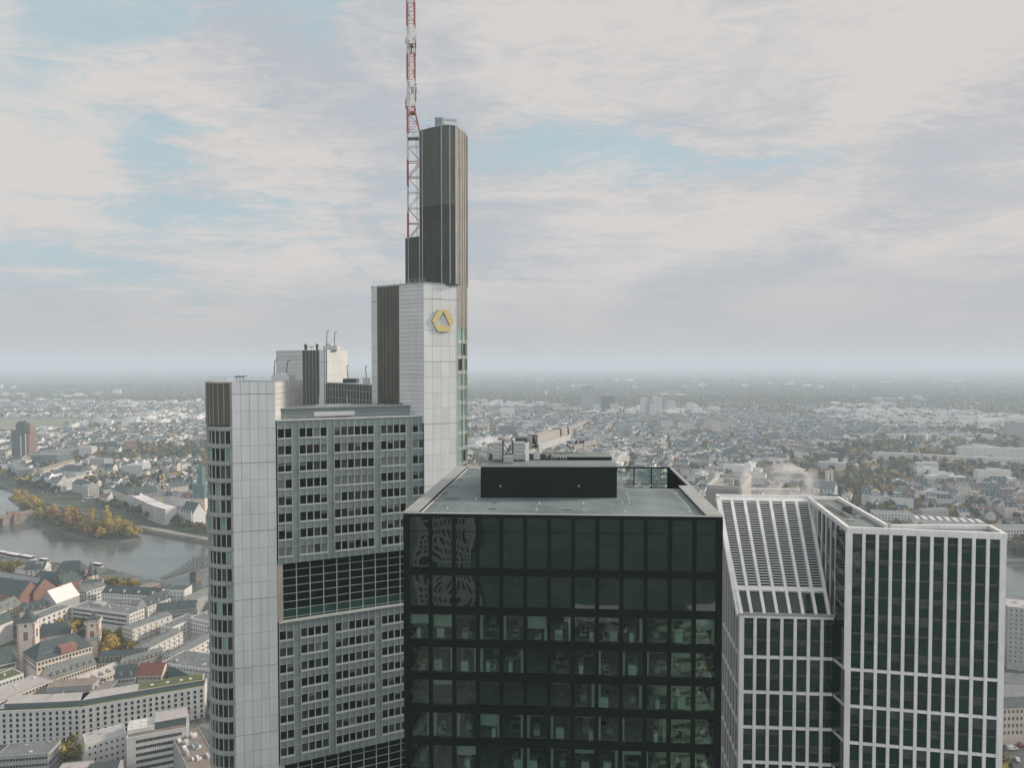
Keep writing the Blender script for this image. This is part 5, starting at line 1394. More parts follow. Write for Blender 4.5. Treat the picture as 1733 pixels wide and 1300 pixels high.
X('museum_wing', 'long red wall building with dark teal hipped roof behind the bright white roof', (48, 985), (105, 989.5), 15, 15, 'sand', 'slate_teal', 'gable', 8, cat='museum', hip=.35)
X('museum_wing', 'dark hipped roof nearest the river beside the pointed turrets', (91, 972), (138, 970), 15, 15, 'sand', 'slate_teal', 'gable', 9.5, cat='museum', hip=.3)
X('museum_wing', 'short wing with red stepped gable beside the pointed turrets', (105, 989), (142, 980), 15, 12, 'sand', 'slate', 'gable', 7, win=(6, 2, 1.2, 1.8), cat='museum')
for lab, x, y, h, r, sh in (('tallest pointed slate turret of the riverside museum', 153.8, 974, 17, 3.0, 12), ('slim pointed turret right of the tallest turret', 162.5, 973, 16, 1.8, 8), ('small pointed turret left of the tallest turret', 141.5, 972, 17, 1.5, 7)):
    p = at_z(x, y, h); t = thing('turret', lab, 'tower', (p.x, p.y, 0))
    b = MB(); b.cyl((p.x, p.y, 0), (p.x, p.y, h), r, r, 8); b.build('shaft', M['wall_cream'], t)
    b = MB(); b.cyl((p.x, p.y, h), (p.x, p.y, h+sh), r*1.15, .05, 8); b.build('spire', M['slate'], t)
X('town_house', 'cream gatehouse with stepped gable under the tallest turret', (150, 982), (166, 978), 13, 8, 'wall_cream', 'slate', 'gable', 4, win=(3, 2, 1.0, 1.5))
o, f2 = X('riverside_hall', 'pale riverside hall with glazed gable in front of the boats', (40, 966), (74, 964), 13, 17, 'wall_white', 'slate_teal', 'gable', 6, win=(4, 2, 1.2, 2.2))
b = MB(); b.fbox(f2, f2.len*.5, f2.len*.5+6, 13, 18.5, -10, -1.0); b.build('glazed_bay', M['pane_blind'], o)
X('town_house', 'pink riverside house left of the glazed gable hall', (24, 962), (40, 966), 12, 10, 'wall_pink', 'flat_brown')
o, f2 = X('apartment_block', 'white flats with dark roof and balconies facing the slabs of flats', (172, 1003.5), (268, 1009), 16.5, 12.5, 'wall_white', 'slate', 'gable', 4.5, win=(20, 4, 1.1, 1.5, 3.1), dorm=4, chim=3)
for k in range(3):
    for u in (9, 27):
        b = MB(); b.fbox(f2, u, u+9, 10.7-3.1*k, 11.7-3.1*k, .02, 1.0); b.build('balcony', M['wall_grey'], o)
X('apartment_block', 'white stepped house with grey roof terrace beside the bright white roof', (147, 1001.5), (181, 991), 17, 13, 'wall_white', 'slate_light', 'gable', 2, win=(6, 4, 1.4, 1.6), dorm=0)
X('apartment_block', 'dark roofed block on the river side of the white stepped house', (134, 990), (172, 986), 15, 12, 'wall_grey', 'slate', 'flat')
p = at_z(282, 999, 17); t = thing('drum_building', 'white building with round dark roof at the footbridge head', 'building', (p.x, p.y, 0))
b = MB(); b.cyl((p.x, p.y, 0), (p.x, p.y, 17), 7.5, 7.5, 28); b.box(p.x+2, p.x+17, p.y-5, p.y+9, 0, 18.5); b.build('wall', M['wall_white'], t)
b = MB(); b.cyl((p.x, p.y, 17), (p.x, p.y, 17.5), 6.9, 6.9, 28); b.box(p.x+2.4, p.x+16.6, p.y-4.6, p.y+8.6, 18.5, 18.6); b.build('roof', M['slate_teal'], t)
put_windows(t, Frame((p.x+4, p.y-5), (p.x+17, p.y-5)), grid(4, 1, 12), [16, 12.8, 9.6], 1.1, 1.5)
X('town_house', 'white gabled house with dark roof and big skylights below the drum building', (250, 1027), (289, 1012), 14, 11, 'wall_white', 'slate', 'gable', 6, win=(6, 3, 1.1, 1.5), dorm=3)
X('town_house', 'long dark roofed grey house above the slabs of flats', (264, 1035), (331, 1029), 14, 11, 'wall_grey', 'slate', 'gable', 4.5, win=(14, 3, 1.0, 1.5))
X('town_house', 'narrow grey roofed row running towards the footbridge pier', (318, 1021), (358, 1003), 14, 10, 'wall_grey', 'slate_light', 'gable', 4)
X('town_house', 'small brick building at the near end of the footbridge', (246, 996), (272, 988), 9, 9, 'brick', 'flat_brown')

# city hall towers
def squared_tower(name, label, x, ybase, h, w, rh, dark=True, battl=False):
    p = at_z(x, ybase, h); t = thing(name, label, 'tower', (p.x, p.y, 0)); an = R(18); f2 = Frame((p.x-w/2*math.cos(an), p.y-w/2*math.sin(an)), (p.x+w/2*math.cos(an), p.y+w/2*math.sin(an)))
    b = MB(); b.fbox(f2, 0, w, 0, h, -w, 0); b.build('shaft', M['wall_pink'], t)
    b = MB(); rng = random.Random(3)
    z = 0.5
    while z < h-1:
        for u in (0, w):
            q = rng.uniform(.6, 1.5); b.fbox(f2, u-(q if u else .06), u+(.06 if u else q), z, z+.7, -.3, .06); b.fbox(f2, w-.01, w+.07, z, z+.7, -q, -.0)
        z += 1.3
    b.build('corner_stone', M['sand'], t)
    for u, z, ww, hh_ in ((w*.5, h-2.2, 1.2, 1.4), (w*.5, h-9, 2.6, 5.5), (w*.45, h-20, 1.2, 1.6), (w*.6, h-26, 1.6, 1.6)):
        b = MB(); b.fbox(f2, u-ww/2, u+ww/2, z-hh_/2, z+hh_/2, .01, .05, 0); b.fbox(f2, u-ww/2-.2, u+ww/2+.2, z-hh_/2-.3, z-hh_/2, .01, .15, 1); b.build('window', [M['sand'] if hh_ > 3 else M['win'], M['sand']], t)
        f3 = Frame(f2.P(w, 0)[:2], f2.P(w, -w)[:2]); b = MB(); b.fbox(f3, u-ww/2, u+ww/2, z-hh_/2, z+hh_/2, .01, .05, 0); b.build('window', M['win'], t)
    c = f2.P(w/2, -w/2, h); ov = w/2+.9
    b = MB()
    if battl:
        b.fbox(f2, -.8, w+.8, h-1, h, -w-.8, .8, 1)
        for i in range(7):
            for ff, in ((f2,),): b.fbox(ff, -.8+i*(w+1.6)/7, -.8+(i+.55)*(w+1.6)/7, h, h+1.3, .4, .8, 1)
            f3 = Frame(f2.P(w+.8, .8)[:2], f2.P(w+.8, -w-.8)[:2]); b.fbox(f3, i*(w+1.6)/7, (i+.55)*(w+1.6)/7, h, h+1.3, -.4, 0, 1)
    e = [c+Vector((f2.t.x*sx_*ov+f2.n.x*sy_*ov, f2.t.y*sx_*ov+f2.n.y*sy_*ov, .1 if not battl else .4)) for sx_, sy_ in ((-1, 1), (1, 1), (1, -1), (-1, -1))]
    top = c+Vector((0, 0, rh))
    for i in range(4):
        m1, m2 = (e[i]*.55+(c+Vector((0, 0, rh*.45)))*.45), (e[(i+1) % 4]*.55+(c+Vector((0, 0, rh*.45)))*.45)
        b.face([e[i], e[(i+1) % 4], m2, m1]); b.face([m1, m2, top])
    b.face(e); ro = b.build('roof', [M['slate'], M['wall_pink']], t)
    b = MB(); b.cyl(top, top+Vector((0, 0, 5)), .12, .05, 6); b.build('finial', M['panel_rib'], ro)
squared_tower('clock_tower', 'tall pale square tower with dark corner stones and pyramid roof', 43, 1054.5, 34, 10.0, 8)
squared_tower('battlement_tower', 'shorter pale square tower with battlements among the yellow trees', 155.5, 1054, 25, 8.0, 6, battl=True)
o, f2 = X('city_hall', 'big dark teal roofed hall between the two pale square towers', (62, 1121), (156, 1094), 19, 24, 'wall_pink', 'slate_teal', 'gable', 8, win=(16, 2, 1.3, 1.9), hip=.25, cat='city hall')
for k in range(3):
    b = MB(); b.fbox(f2, 4+k*13, 12+k*13, 20.6+k*.0, 22.0, -8, -3.4); b.build('roof_lantern', M['slate_light'], o)
b = MB(); b.fbox(f2, f2.len*.43, f2.len*.43+9, 19, 23.5, -7, .3); b.build('cross_gable', M['sand'], o)
X('city_hall_wing', 'teal roofed wing left of the tall clock tower', (-10, 1128), (27, 1120), 17, 14, 'wall_pink', 'slate_teal', 'gable', 8, win=(8, 2, 1.3, 1.9), hip=.2, cat='city hall')
X('city_hall_wing', 'slate roofed wing behind the big teal roof', (60, 1081), (118, 1073), 18, 13, 'wall_pink', 'slate', 'gable', 7, hip=.2, cat='city hall')

# courtyard and street trees on the near bank
rt = random.Random(31)
for i, (x, y, k, sc) in enumerate(((100, 1062, 'yellow', .85), (122, 1068, 'yellow', .9), (132, 1060, 'olive', .8), (178, 1085, 'olive', 1.0), (194, 1096, 'yellow', 1.05), (208, 1086, 'olive', 1.0), (218, 1101, 'olive', .9), (185, 1104, 'yellow', .9))):
    tree(at_z(x, y+12, 0), k, 'big', 'golden tree in the courtyard beside the battlement tower, '+['leftmost', 'second from left', 'third from left', 'just right of the turret', 'tallest golden', 'nearest the flats', 'rightmost', 'lowest'][i], 'golden courtyard trees', sc, rt)
for i, (x, y, k, sc) in enumerate(((112, 1296, 'olive', .95), (98, 1304, 'yellow', .75), (126, 1300, 'olive', .7))):
    tree(at_z(x, y, 0), k, 'big', 'yellow green tree between the curved white building and grey block, '+['tallest', 'left side', 'right side'][i], 'trees by the curved white building', sc, rt)
for i in range(11):
    x = 170+i*6.5; tree(at_z(x, 995+i*.9-(i % 2)*2, 0), 'olive' if i % 3 else 'yellow', 'mid', 'olive tree in the row on the quay near the footbridge', 'quay trees', .8, rt)
for i in range(8):
    tree(at_z(-4+i*4.6, 974+(i % 3)*5, 0), 'olive', 'big', 'olive tree in the clump at the left edge of the near quay', 'left quay trees', 1.0, rt)
for i, (x, y) in enumerate(((285, 1118), (278, 1105), (262, 1110), (270, 1098))):
    tree(at_z(x, y+6, 0), 'green', 'mid', 'dark green tree between two slabs of flats', 'trees between the flats', .8, rt)

# moored boats and parasols on the near quay
def boat(x, y, L_, label, ang):
    p = at_z(x, y, -3); t = thing('river_boat', label, 'boat', p, 'boats along the near quay')
    e = Vector((math.cos(ang), math.sin(ang), 0)); g = Vector((-e.y, e.x, 0)); w = L_*.09+1
    ring = [(-.5, .7), (-.45, 1), (.3, 1), (.42, .6), (.5, 0), (.42, -.6), (.3, -1), (-.45, -1), (-.5, -.7)]
    b = MB(); lo = [p+e*(a*L_*.96)+g*(c*w*.85)+Vector((0, 0, -.3)) for a, c in ring]; hi = [p+e*(a*L_)+g*(c*w)+Vector((0, 0, 1.6)) for a, c in ring]
    for i in range(9): j = (i+1) % 9; b.face([lo[i], lo[j], hi[j], hi[i]])
    b.face(hi); b.build('hull', M['white_steel'], t)
    b = MB(); f2 = Frame((p-e*(L_*.38)-g*(w*.7))[:2], (p+e*(L_*.25)-g*(w*.7))[:2]); b.fbox(f2, 0, f2.len, -1.4, 1.2, -w*1.4, 0); b.build('cabin', M['win'], t)
    b = MB(); b.fbox(f2, -.5, f2.len+.5, 1.2, 1.45, -w*1.4-.3, .3); b.build('cabin_roof', M['roof_white'], t)
for i, (x, y, L_) in enumerate(((5, 940.5, 24), (25, 944.5, 30), (48, 948, 26), (76, 953, 16), (166, 961, 16))):
    boat(x, y, L_, 'white passenger boat moored at the near quay, '+['at the left edge', 'longest of the left row', 'right end of the left row', 'beyond the glazed gable hall', 'right of the tallest turret'][i], R(-24))

# iron footbridge
FB = thing('iron_footbridge', 'grey iron truss footbridge on a stone pier crossing the river', 'footbridge', tuple(at_z(326, 984, -3)))
pa = Vector((-322, 646, 6.0)); pier = Vector((-303.5, 674, 7.4)); dv = (pier-pa); dv.z = 0; dl = dv.length; dv.normalize(); gv = Vector((-dv.y, dv.x, 0))
b = MB()
end = pier+dv*150
for s_ in (-1, 1):
    off = gv*(s_*2.6)
    dk = lambda k: pa+dv*k+Vector((0, 0, 1.4*min(1, max(0, k/dl))))
    n = 10
    for i in range(n):
        k0, k1 = dl*i/n, dl*(i+1)/n; h0, h1 = 1.6+9.5*(i/n)**1.9, 1.6+9.5*((i+1)/n)**1.9
        A_, B_ = dk(k0)+off, dk(k1)+off
        b.bar(A_, B_, .5); b.bar(A_+Vector((0, 0, h0)), B_+Vector((0, 0, h1)), .5); b.bar(B_, B_+Vector((0, 0, h1)), .35)
        b.bar(A_, B_+Vector((0, 0, h1)), .28); b.bar(A_+Vector((0, 0, h0)), B_, .28)
    for i in range(30):
        k0, k1 = dl+5*i, dl+5*(i+1); f = lambda k: 3.2+7.9*(2*abs((k-dl)/150-.5))**1.8
        A_, B_ = pier+dv*(k0-dl)+off, pier+dv*(k1-dl)+off
        b.bar(A_, B_, .5); b.bar(A_+Vector((0, 0, f(k0))), B_+Vector((0, 0, f(k1))), .5); b.bar(B_, B_+Vector((0, 0, f(k1))), .35); b.bar(A_, B_+Vector((0, 0, f(k1))), .28); b.bar(A_+Vector((0, 0, f(k0))), B_, .28)
    b.bar(pier+off, pier+off+Vector((0, 0, 12.2)), .7)
b.build('truss', M['bridge_iron'], FB)
b = MB(); f2 = Frame((pa-gv*2.5)[:2], (pa+dv*(dl+150)-gv*2.5)[:2]); b.fbox(f2, 0, f2.len, 6.3, 7.0, -5.0, 0); b.build('deck', M['flat_grey'], FB)
for q in (pier, end):
    b = MB(); f2 = Frame((q-dv*2.6-gv*5.5)[:2], (q+dv*2.6-gv*5.5)[:2]); b.fbox(f2, 0, f2.len, -6, 6.2, -11, 0); b.build('pier', quay, FB)
# old stone bridge reaching the island
OB = thing('stone_bridge', 'old red stone bridge with square pier towers reaching the wooded island', 'bridge', tuple(at_z(28, 893, -3)))
qa, qb = at_z(-90, 893, 8), at_z(64, 866, 8); f2 = Frame(qa[:2], qb[:2])
b = MB(); b.fbox(f2, 0, f2.len, 6.9, 8, -14, 0); b.fbox(f2, 0, f2.len, 8, 9, -.5, 0); b.fbox(f2, 0, f2.len, 8, 9, -14, -13.5); b.build('deck', M['flat_brown'], OB)
pu = [(Vector(at_z(28, 878, 4)[:2])-f2.o).dot(f2.t)-45*i for i in range(3)]
for i, u in enumerate(pu):
    b = MB(); b.fbox(f2, u-4, u+4, -6, 6.3, -17, 3); b.build('pier', quay, OB)
    for n_ in (2.6, -13):
        b = MB(); b.fbox(f2, u-3, u+3, 6.3, 12, n_-3.5, n_); b.build('pier_tower', M['brick'], OB)
b = MB(); b.fbox(f2, f2.len-42, f2.len, -3, 6.3, -13.5, -.5); b.build('ramp', M['flat_brown'], OB)

# right edge: grey slab, ornate corner house, van
X('apartment_tower', 'grey slab tower at the right edge with a column of tiny windows', (1706, 1028), (1780, 1035), 42, 20, 'wall_grey', 'flat_pale', win=(8, 12, 1.0, 1.4, 3.1), ends=False)
X('corner_house', 'ornate sandstone house at the right edge with pale metal mansard roof', (1696, 1200), (1790, 1196), 20, 16, 'wall_cream', 'slate_light', 'mansard', 5, win=(13, 4, 1.2, 2.0, 3.8), ends=False, dorm=7)
X('town_house', 'low white house with grey roof behind the ornate sandstone house', (1700, 1158), (1770, 1160), 18, 12, 'wall_white', 'slate_light', 'gable', 4)
p = at_z(1714, 1270, 0); t = thing('parked_van', 'white van in the street at the right edge', 'van', p)
f2 = Frame((p.x-2.7, p.y-1), (p.x+2.7, p.y-.5)); b = MB()
pf = [(0, .35), (0, 2.1), (3.6, 2.25), (4.5, 1.35), (5.4, 1.1), (5.4, .35)]
A = [f2.P(u, 0, z) for u, z in pf]; B = [f2.P(u, -2.0, z) for u, z in pf]
b.face(A); b.face(list(reversed(B)))
for i in range(6): j = (i+1) % 6; b.face([A[i], A[j], B[j], B[i]])
b.build('body', M['roof_white'], t)
b = MB(); b.face([f2.P(3.66, -.1, 2.2), f2.P(4.46, -.1, 1.42), f2.P(4.46, -1.9, 1.42), f2.P(3.66, -1.9, 2.2)][::-1]); b.fbox(f2, 2.9, 3.6, 1.3, 1.95, .0, .02); b.build('windscreen', M['win'], t)
for u in (1.0, 4.4):
    for n_ in (.06, -2.0):
        b = MB(); b.cyl(f2.P(u, n_-.1, .36), f2.P(u, n_+.06, .36), .36, .36, 12); b.build('wheel', M['black'], t)

# cars on the roads of both banks
CARC = [('white', 'roof_white'), ('grey', 'wall_grey'), ('black', 'black'), ('red', 'red_steel'), ('silver', 'panel_rib')]
def car_proto(m):
    t = thing('parked_car', 'car', 'car', (0, 0, 0)); b = MB()
    prof = [(-2.1, .35), (-2.1, .85), (-1.5, .95), (-1.0, 1.45), (.5, 1.45), (1.1, .95), (2.1, .8), (2.1, .35)]
    A = [(x, -.85, z) for x, z in prof]; B = [(x, .85, z) for x, z in prof]
    b.face(A); b.face(list(reversed(B)))
    for i in range(8): j = (i+1) % 8; b.face([A[i], A[j], B[j], B[i]])
    b.build('body', M[m], t); b = MB()
    for s_ in (-1, 1): b.box(-1.0, .5, min(s_*.855, s_*.87), max(s_*.855, s_*.87), 1.0, 1.38)
    b.build('side_window', M['win'], t)
    for x in (-1.35, 1.35):
        for y in (-.8, .8): b = MB(); b.cyl((x, y-.1, .32), (x, y+.1, .32), .32, .32, 8); b.build('wheel', M['black'], t)
    return t
cars = [(72, 833.4, 0), (101, 840, 1), (140, 848.6, 4), (172, 856.8, 2), (222, 869.2, 0), (231, 871.5, 0), (252, 876.5, 0), (268, 880, 3), (300, 887, 4), (322, 891.5, 1), (1722, 1288, 4), (1709, 1296, 2), (1727, 1262, 3)]
got = {}
for i, (x, y, c) in enumerate(cars):
    nm_, m_ = CARC[c]; o = car_proto(m_) if c not in got else copy_tree(got[c]); got.setdefault(c, o)
    o.location = at_z(x, y, .15); o.rotation_euler.z = R(-22) if x < 400 else R(70)
    o['label'] = '%s car on the far quay road %s' % (nm_, ['at the left end by the trees', 'second from the left end', 'below the bright facade squares', 'left of the teal roofed quay house', 'left of the curved flats', 'left of the curved flats, second', 'in front of the curved flats', 'below the curved flats', 'near the gothic nave', 'nearest the steeple'][i]) if x < 400 else '%s car in the street at the right edge near the van' % nm_
    o['group'] = 'cars on the far quay road' if x < 400 else 'cars in the right street'
# ------------------------------------------------------------------ landmarks across the river
avoid = []                                     # (x, y, radius) kept free of generated houses
def Y(name, label, p0, p1, h, depth, *a, **k):
    o, f2 = bldg(name, label, p0, p1, h, depth, *a, **k)
    n = max(1, int(f2.len/12))
    for i in range(n+1):
        q = f2.P(f2.len*i/n, -depth/2); avoid.append((q.x, q.y, depth/2+9))
    return o, f2
# stepped brick tower
d0 = 1505.0
p = XD(33, d0); t = thing('brick_tower', 'dark red brick tower with stepped top beside the river bridge', 'skyscraper', (p[0], p[1], 0)); avoid.append((p[0], p[1], 40))
for nm, x0, x1, yt, off, m in (('shaft', 19, 33, 728, 0, 'pane_mid'), ('shaft', 22, 37, 717, 8, 'pane_mid'), ('side_shaft', 33, 40, 738, -2, 'pane_mid'), ('red_shaft', 40.5, 47, 737, 3, 'brick_dull'), ('red_shaft', 37, 43, 722, 14, 'brick_dull'), ('red_shaft', 43, 45.5, 729, 9, 'brick_dull'), ('crown', 26, 30, 713.5, 9, 'pane_mid')):
    a, c = at_d(x0, yt, d0), at_d(x1, yt, d0); b = MB(); b.box(a.x, c.x, d0+off, d0+off+18, 0, a.z); b.build(nm, M[m], t)
a = XD(33, d0-2.5); b = MB(); b.box(a[0]-.8, a[0]+.8, d0-3.5, d0-2, 0, at_d(33, 738, d0).z); b.box(XD(40, d0)[0]-.6, XD(40, d0)[0]+.6, d0+.5, d0+3, 0, at_d(33, 735, d0).z); b.build('brick_edge', M['wall_pink'], t)
for (x0, x1, yb, yt, dd, m, lab, nx, ny) in (
    (985, 1005, 692, 655, 24, 'wall_grey', 'tall grey slab tower far across the river behind the crane', 6, 20),
    (1004, 1016, 698, 683, 16, 'wall_white', 'small white tower left below the tall grey slab tower', 4, 8),
    (1034, 1047, 700, 683, 18, 'wall_white', 'small white tower right of the dark slab', 4, 9),
    (1018, 1041, 697, 671, 22, 'pane_mid', 'dark broad slab right of the tall grey slab tower', 7, 12),
    (846, 871, 706, 690, 40, 'wall_white', 'big plain white hall left of the crane jib', 0, 0),
    (831, 846, 706, 693, 30, 'wall_grey', 'grey block left of the big plain white hall', 0, 0),
    (922, 926, 673, 661, 10, 'wall_white', 'thin pale water tower on the far rise', 0, 0),
    (1085, 1096, 704, 672, 16, 'wall_white', 'leftmost of the white tower cluster', 4, 13),
    (1094, 1103.5, 706, 679, 16, 'wall_grey', 'low front tower of the white tower cluster', 4, 10),
    (1101, 1112, 707, 683, 16, 'wall_white', 'second front tower of the white tower cluster', 4, 9),
    (1105, 1112, 699, 669, 16, 'wall_pink', 'tallest of the white tower cluster', 4, 12),
    (1113, 1121, 698, 672, 16, 'wall_white', 'back middle tower of the white tower cluster', 4, 11),
    (1122, 1129, 698, 674, 16, 'wall_grey', 'right middle tower of the white tower cluster', 4, 10),
    (1131, 1143, 697, 677, 16, 'wall_white', 'rightmost of the white tower cluster', 5, 8),
    (1194, 1206, 735, 709, 16, 'wall_cream', 'left tower of the pair with cream walls', 5, 10),
    (1208, 1219, 738, 712, 18, 'wall_pink', 'middle tower beside the cream pair', 4, 9),
    (1219, 1233, 736, 713, 18, 'wall_cream', 'right tower of the pair with cream walls', 5, 9),
    (1150, 1175, 733, 714, 18, 'wall_white', 'wide white slab left of the cream pair', 8, 7),
    (1120, 1140, 732, 712, 18, 'wall_white', 'white stepped block below the white tower cluster', 6, 7),
    (1076, 1086, 727, 715, 14, 'wall_white', 'small white block below the white tower cluster', 4, 4),
    (1127, 1147, 741, 727, 24, 'wall_white', 'white round fronted block under the wide white slab', 6, 4),
    (1412, 1430, 779, 758, 16, 'navy', 'dark blue windowless tower beyond the white ribbed tower', 0, 0),
    (1385, 1420, 782, 768, 25, 'slate', 'long dark low block beside the dark blue tower', 0, 0),
    (1706, 1733, 742, 716, 16, 'wall_grey', 'grey slab near the right edge in the haze', 7, 9),
    (862, 884, 722, 712, 20, 'wall_pink', 'pinkish block below the big plain white hall', 6, 3),
    (845, 874, 735, 722, 20, 'wall_teal', 'teal glass block left of the crane', 8, 4),
    (796, 828, 728, 716, 30, 'wall_pink', 'salmon block beside the pale tower edge', 9, 3),
    (897, 916, 723, 711, 20, 'wall_white', 'white block under the far water tower', 5, 4),
    (937, 983, 697, 688, 30, 'wall_cream', 'long cream sunlit block below the tall grey slab tower', 12, 3),
    (1000, 1030, 746, 735, 18, 'wall_white', 'white block below the tall grey slab tower', 8, 4),
    (1066, 1090, 757, 741, 18, 'wall_cream', 'cream block right of the crane jib', 6, 5),
    (1136, 1162, 757, 746, 18, 'wall_grey', 'grey block in front of the wide white slab', 6, 4),
    (36, 41, 676, 669, 10, 'wall_white', 'white silo beyond the meadows at left', 0, 0),
    (190, 203, 667, 659, 20, 'wall_white', 'pair of white towers on the left horizon', 0, 0)):
    d0 = -at_z(0, yb).z if False else at_z((x0+x1)/2, yb).y
    a, c = at_d(x0, yt, d0), at_d(x1, yt, d0)
    t = thing('tower_block', lab, 'tower block', ((a.x+c.x)/2, d0, 0)); avoid.append(((a.x+c.x)/2, d0+dd/2, max(dd, c.x-a.x)*.6+12))
    b = MB(); b.box(a.x, c.x, d0, d0+dd, 0, a.z); b.build('wall', M[m], t)
    b = MB(); b.box(a.x-.3, c.x+.3, d0-.3, d0+dd+.3, a.z, a.z+.8); w_ = (c.x-a.x); b.box(a.x+w_*.3, a.x+w_*.6, d0+dd*.3, d0+dd*.7, a.z+.8, a.z+3.5); b.build('roof', M['flat_grey'], t)
    if nx:
        for j in range(ny):
            z = a.z-2.2-(a.z-2)*(j+.0)/ny; b = MB(); fb2 = Frame((a.x, d0), (c.x, d0))
            b.fbox(fb2, w_*.04, w_*.96, max(1, z-.9), max(1.5, z+.9), .01, .12, 0)
            for i in range(1, nx): b.fbox(fb2, w_*i/nx-w_*.22/nx, w_*i/nx+w_*.22/nx, max(1, z-.9), max(1.5, z+.9), .12, .2, 1)
            b.build('window_row', [M['win'], M[m]], t)
            if x1-x0 > 0 and (x0+x1)/2 > 866: fs2 = Frame((a.x, d0+dd), (a.x, d0))
for i in range(9):                              # pale slabs at right
    x = 1500+(i % 5)*38-(i//5)*14; y = 734-(i//5)*17
    Y('apartment_block', 'pale slab of flats in the staggered rows at right in the haze', (x, y), (x+30, y+2.2), 16, 13, 'wall_white', 'flat_pale', win=(8, 3, 1.5, 1.5), ends=False, group='staggered slabs of flats')
Y('apartment_block', 'very long white block of flats with dark stair strips at the right edge', (1622, 757), (1745, 760), 30, 14, 'wall_white', 'flat_pale', win=(34, 7, 1.6, 1.6, 3.6), ends=False)
Y('apartment_block', 'long low white block left of the very long white block', (1478, 766), (1560, 769), 17, 12, 'wall_white', 'flat_pale', win=(26, 4, 1.5, 1.5), ends=False)
Y('apartment_block', 'long low white block in front of the very long white block', (1563, 770), (1735, 777), 15, 12, 'wall_white', 'flat_pale', win=(40, 3, 1.5, 1.5), ends=False)
Y('office_block', 'grey stepped office with flat roofs behind the white tower roof', (1480, 869), (1547, 872), 15, 22, 'wall_white', 'flat_grey', win=(12, 3, 2.4, 1.6), ends=True)
o, f2 = Y('factory_hall', 'long hall with rows of white roof lights behind the white tower roof', (1545, 881), (1672, 889), 11, 34, 'wall_white', 'flat_grey')
for i in range(9):
    b = MB(); u = 5+i*f2.len/9.4; b.fbox(f2, u, u+4.5, 11.1, 12.0, -29, -7); b.build('roof_light', M['wall_white'], o)
o, f2 = Y('factory_hall', 'pale hall with slanting dark roof light band behind the white tower', (1562, 866), (1606, 864), 13, 14, 'wall_grey', 'flat_grey', 'gable', 3)
Y('museum', 'white museum with pale flat roof and pillared front by the right quay', (1690, 897), (1760, 897), 16, 26, 'wall_white', 'flat_grey', win=(14, 3, 1.8, 2.4, 4.0), ends=False)
Y('villa_row', 'white row with many small pointed dormers beyond the white tower parapet', (1310, 806), (1398, 812), 16, 13, 'wall_white', 'slate', 'gable', 6, win=(24, 3, 1.2, 1.6), ends=False, dorm=9)
Y('office_block', 'pinkish white building with grid windows behind the steam', (1262, 829), (1360, 830), 16, 16, 'wall_pink', 'flat_pale', win=(26, 4, 1.3, 1.6), ends=False)
Y('church', 'church nave with blue slate roof beyond the white tower parapet', (1375, 826), (1412, 830), 12, 18, 'wall_white', 'slate_light', 'gable', 11, win=(6, 1, 1.5, 5), cat='church')
p = at_z(1405, 832, 0); t = thing('church_tower', 'pinkish square church tower beside the blue slate nave', 'church tower', p); avoid.append((p.x, p.y, 25))
b = MB(); b.box(p.x-4.5, p.x+4.5, p.y, p.y+9, 0, 33); b.build('shaft', M['wall_pink'], t)
b = MB(); b.box(p.x-1.0, p.x+1.0, p.y-.06, p.y, 8, 28); b.box(p.x-.7, p.x+.7, p.y-.1, p.y-.05, 29, 32); b.build('belfry_window', M['louvre'], t)
b = MB(); b.box(p.x-4.8, p.x+4.8, p.y-.3, p.y+9.3, 33, 34); b.build('cornice', M['wall_cream'], t)
b = MB(); b.cyl((p.x, p.y+4.5, 34), (p.x, p.y+4.5, 38), 6.0, .3, 4); b.build('roof', M['slate'], t)
# left bank opposite the island
o, f2 = Y('order_house', 'long pale house with dark teal roof at the far quay, left wing', (190, 829), (216, 838), 13, 15, 'wall_cream', 'slate_teal', 'gable', 8, win=(10, 2, 1.3, 2.0), ends=False)
Y('order_house', 'long pale house with dark teal roof joining the red trimmed church', (217, 838.5), (265, 834), 13, 16, 'wall_cream', 'slate_teal', 'gable', 10, win=(14, 2, 1.3, 2.0))
p = at_z(275, 838, 0); t = thing('baroque_church', 'pale church front with red trim and curved gable across the river', 'church', p); avoid.append((p.x, p.y, 30))
fb3 = Frame((p.x-9, p.y), (p.x+9, p.y-2)); b = MB(); b.fbox(fb3, 0, fb3.len, 0, 15, -20, 0)
gp = [(0, 15), (fb3.len, 15), (fb3.len-2, 18), (fb3.len-5, 20), (fb3.len-6, 24), (6, 24), (5, 20), (2, 18)]
b.face([fb3.P(u, 0, z) for u, z in gp]); b.face([fb3.P(u, -.8, z) for u, z in reversed(gp)])
for i in range(8): a, c = gp[i], gp[(i+1) % 8]; b.face([fb3.P(a[0], 0, a[1]), fb3.P(c[0], 0, c[1]), fb3.P(c[0], -.8, c[1]), fb3.P(a[0], -.8, a[1])])
b.build('wall', M['wall_pink'], t)
b = MB()
for u in (.5, 5.4, fb3.len-6, fb3.len-1.1): b.fbox(fb3, u, u+.7, 0, 15, .0, .3)
b.fbox(fb3, 0, fb3.len, 14.5, 15.3, 0, .4); b.fbox(fb3, 5.5, fb3.len-5.5, 23.5, 24.3, 0, .3)
for i in range(2, 7): a, c = gp[i], gp[(i+1) % 8]; b.bar(fb3.P(a[0], .1, a[1]), fb3.P(c[0], .1, c[1]), .7)
b.build('red_trim', M['sand'], t)
b = MB(); b.fbox(fb3, fb3.len/2-1.5, fb3.len/2+1.5, 9, 14, .01, .1); b.fbox(fb3, fb3.len/2-1.2, fb3.len/2+1.2, 17, 20.5, .01, .1); b.fbox(fb3, fb3.len/2-1.4, fb3.len/2+1.4, 0, 5, .01, .1); b.build('window', M['win'], t)
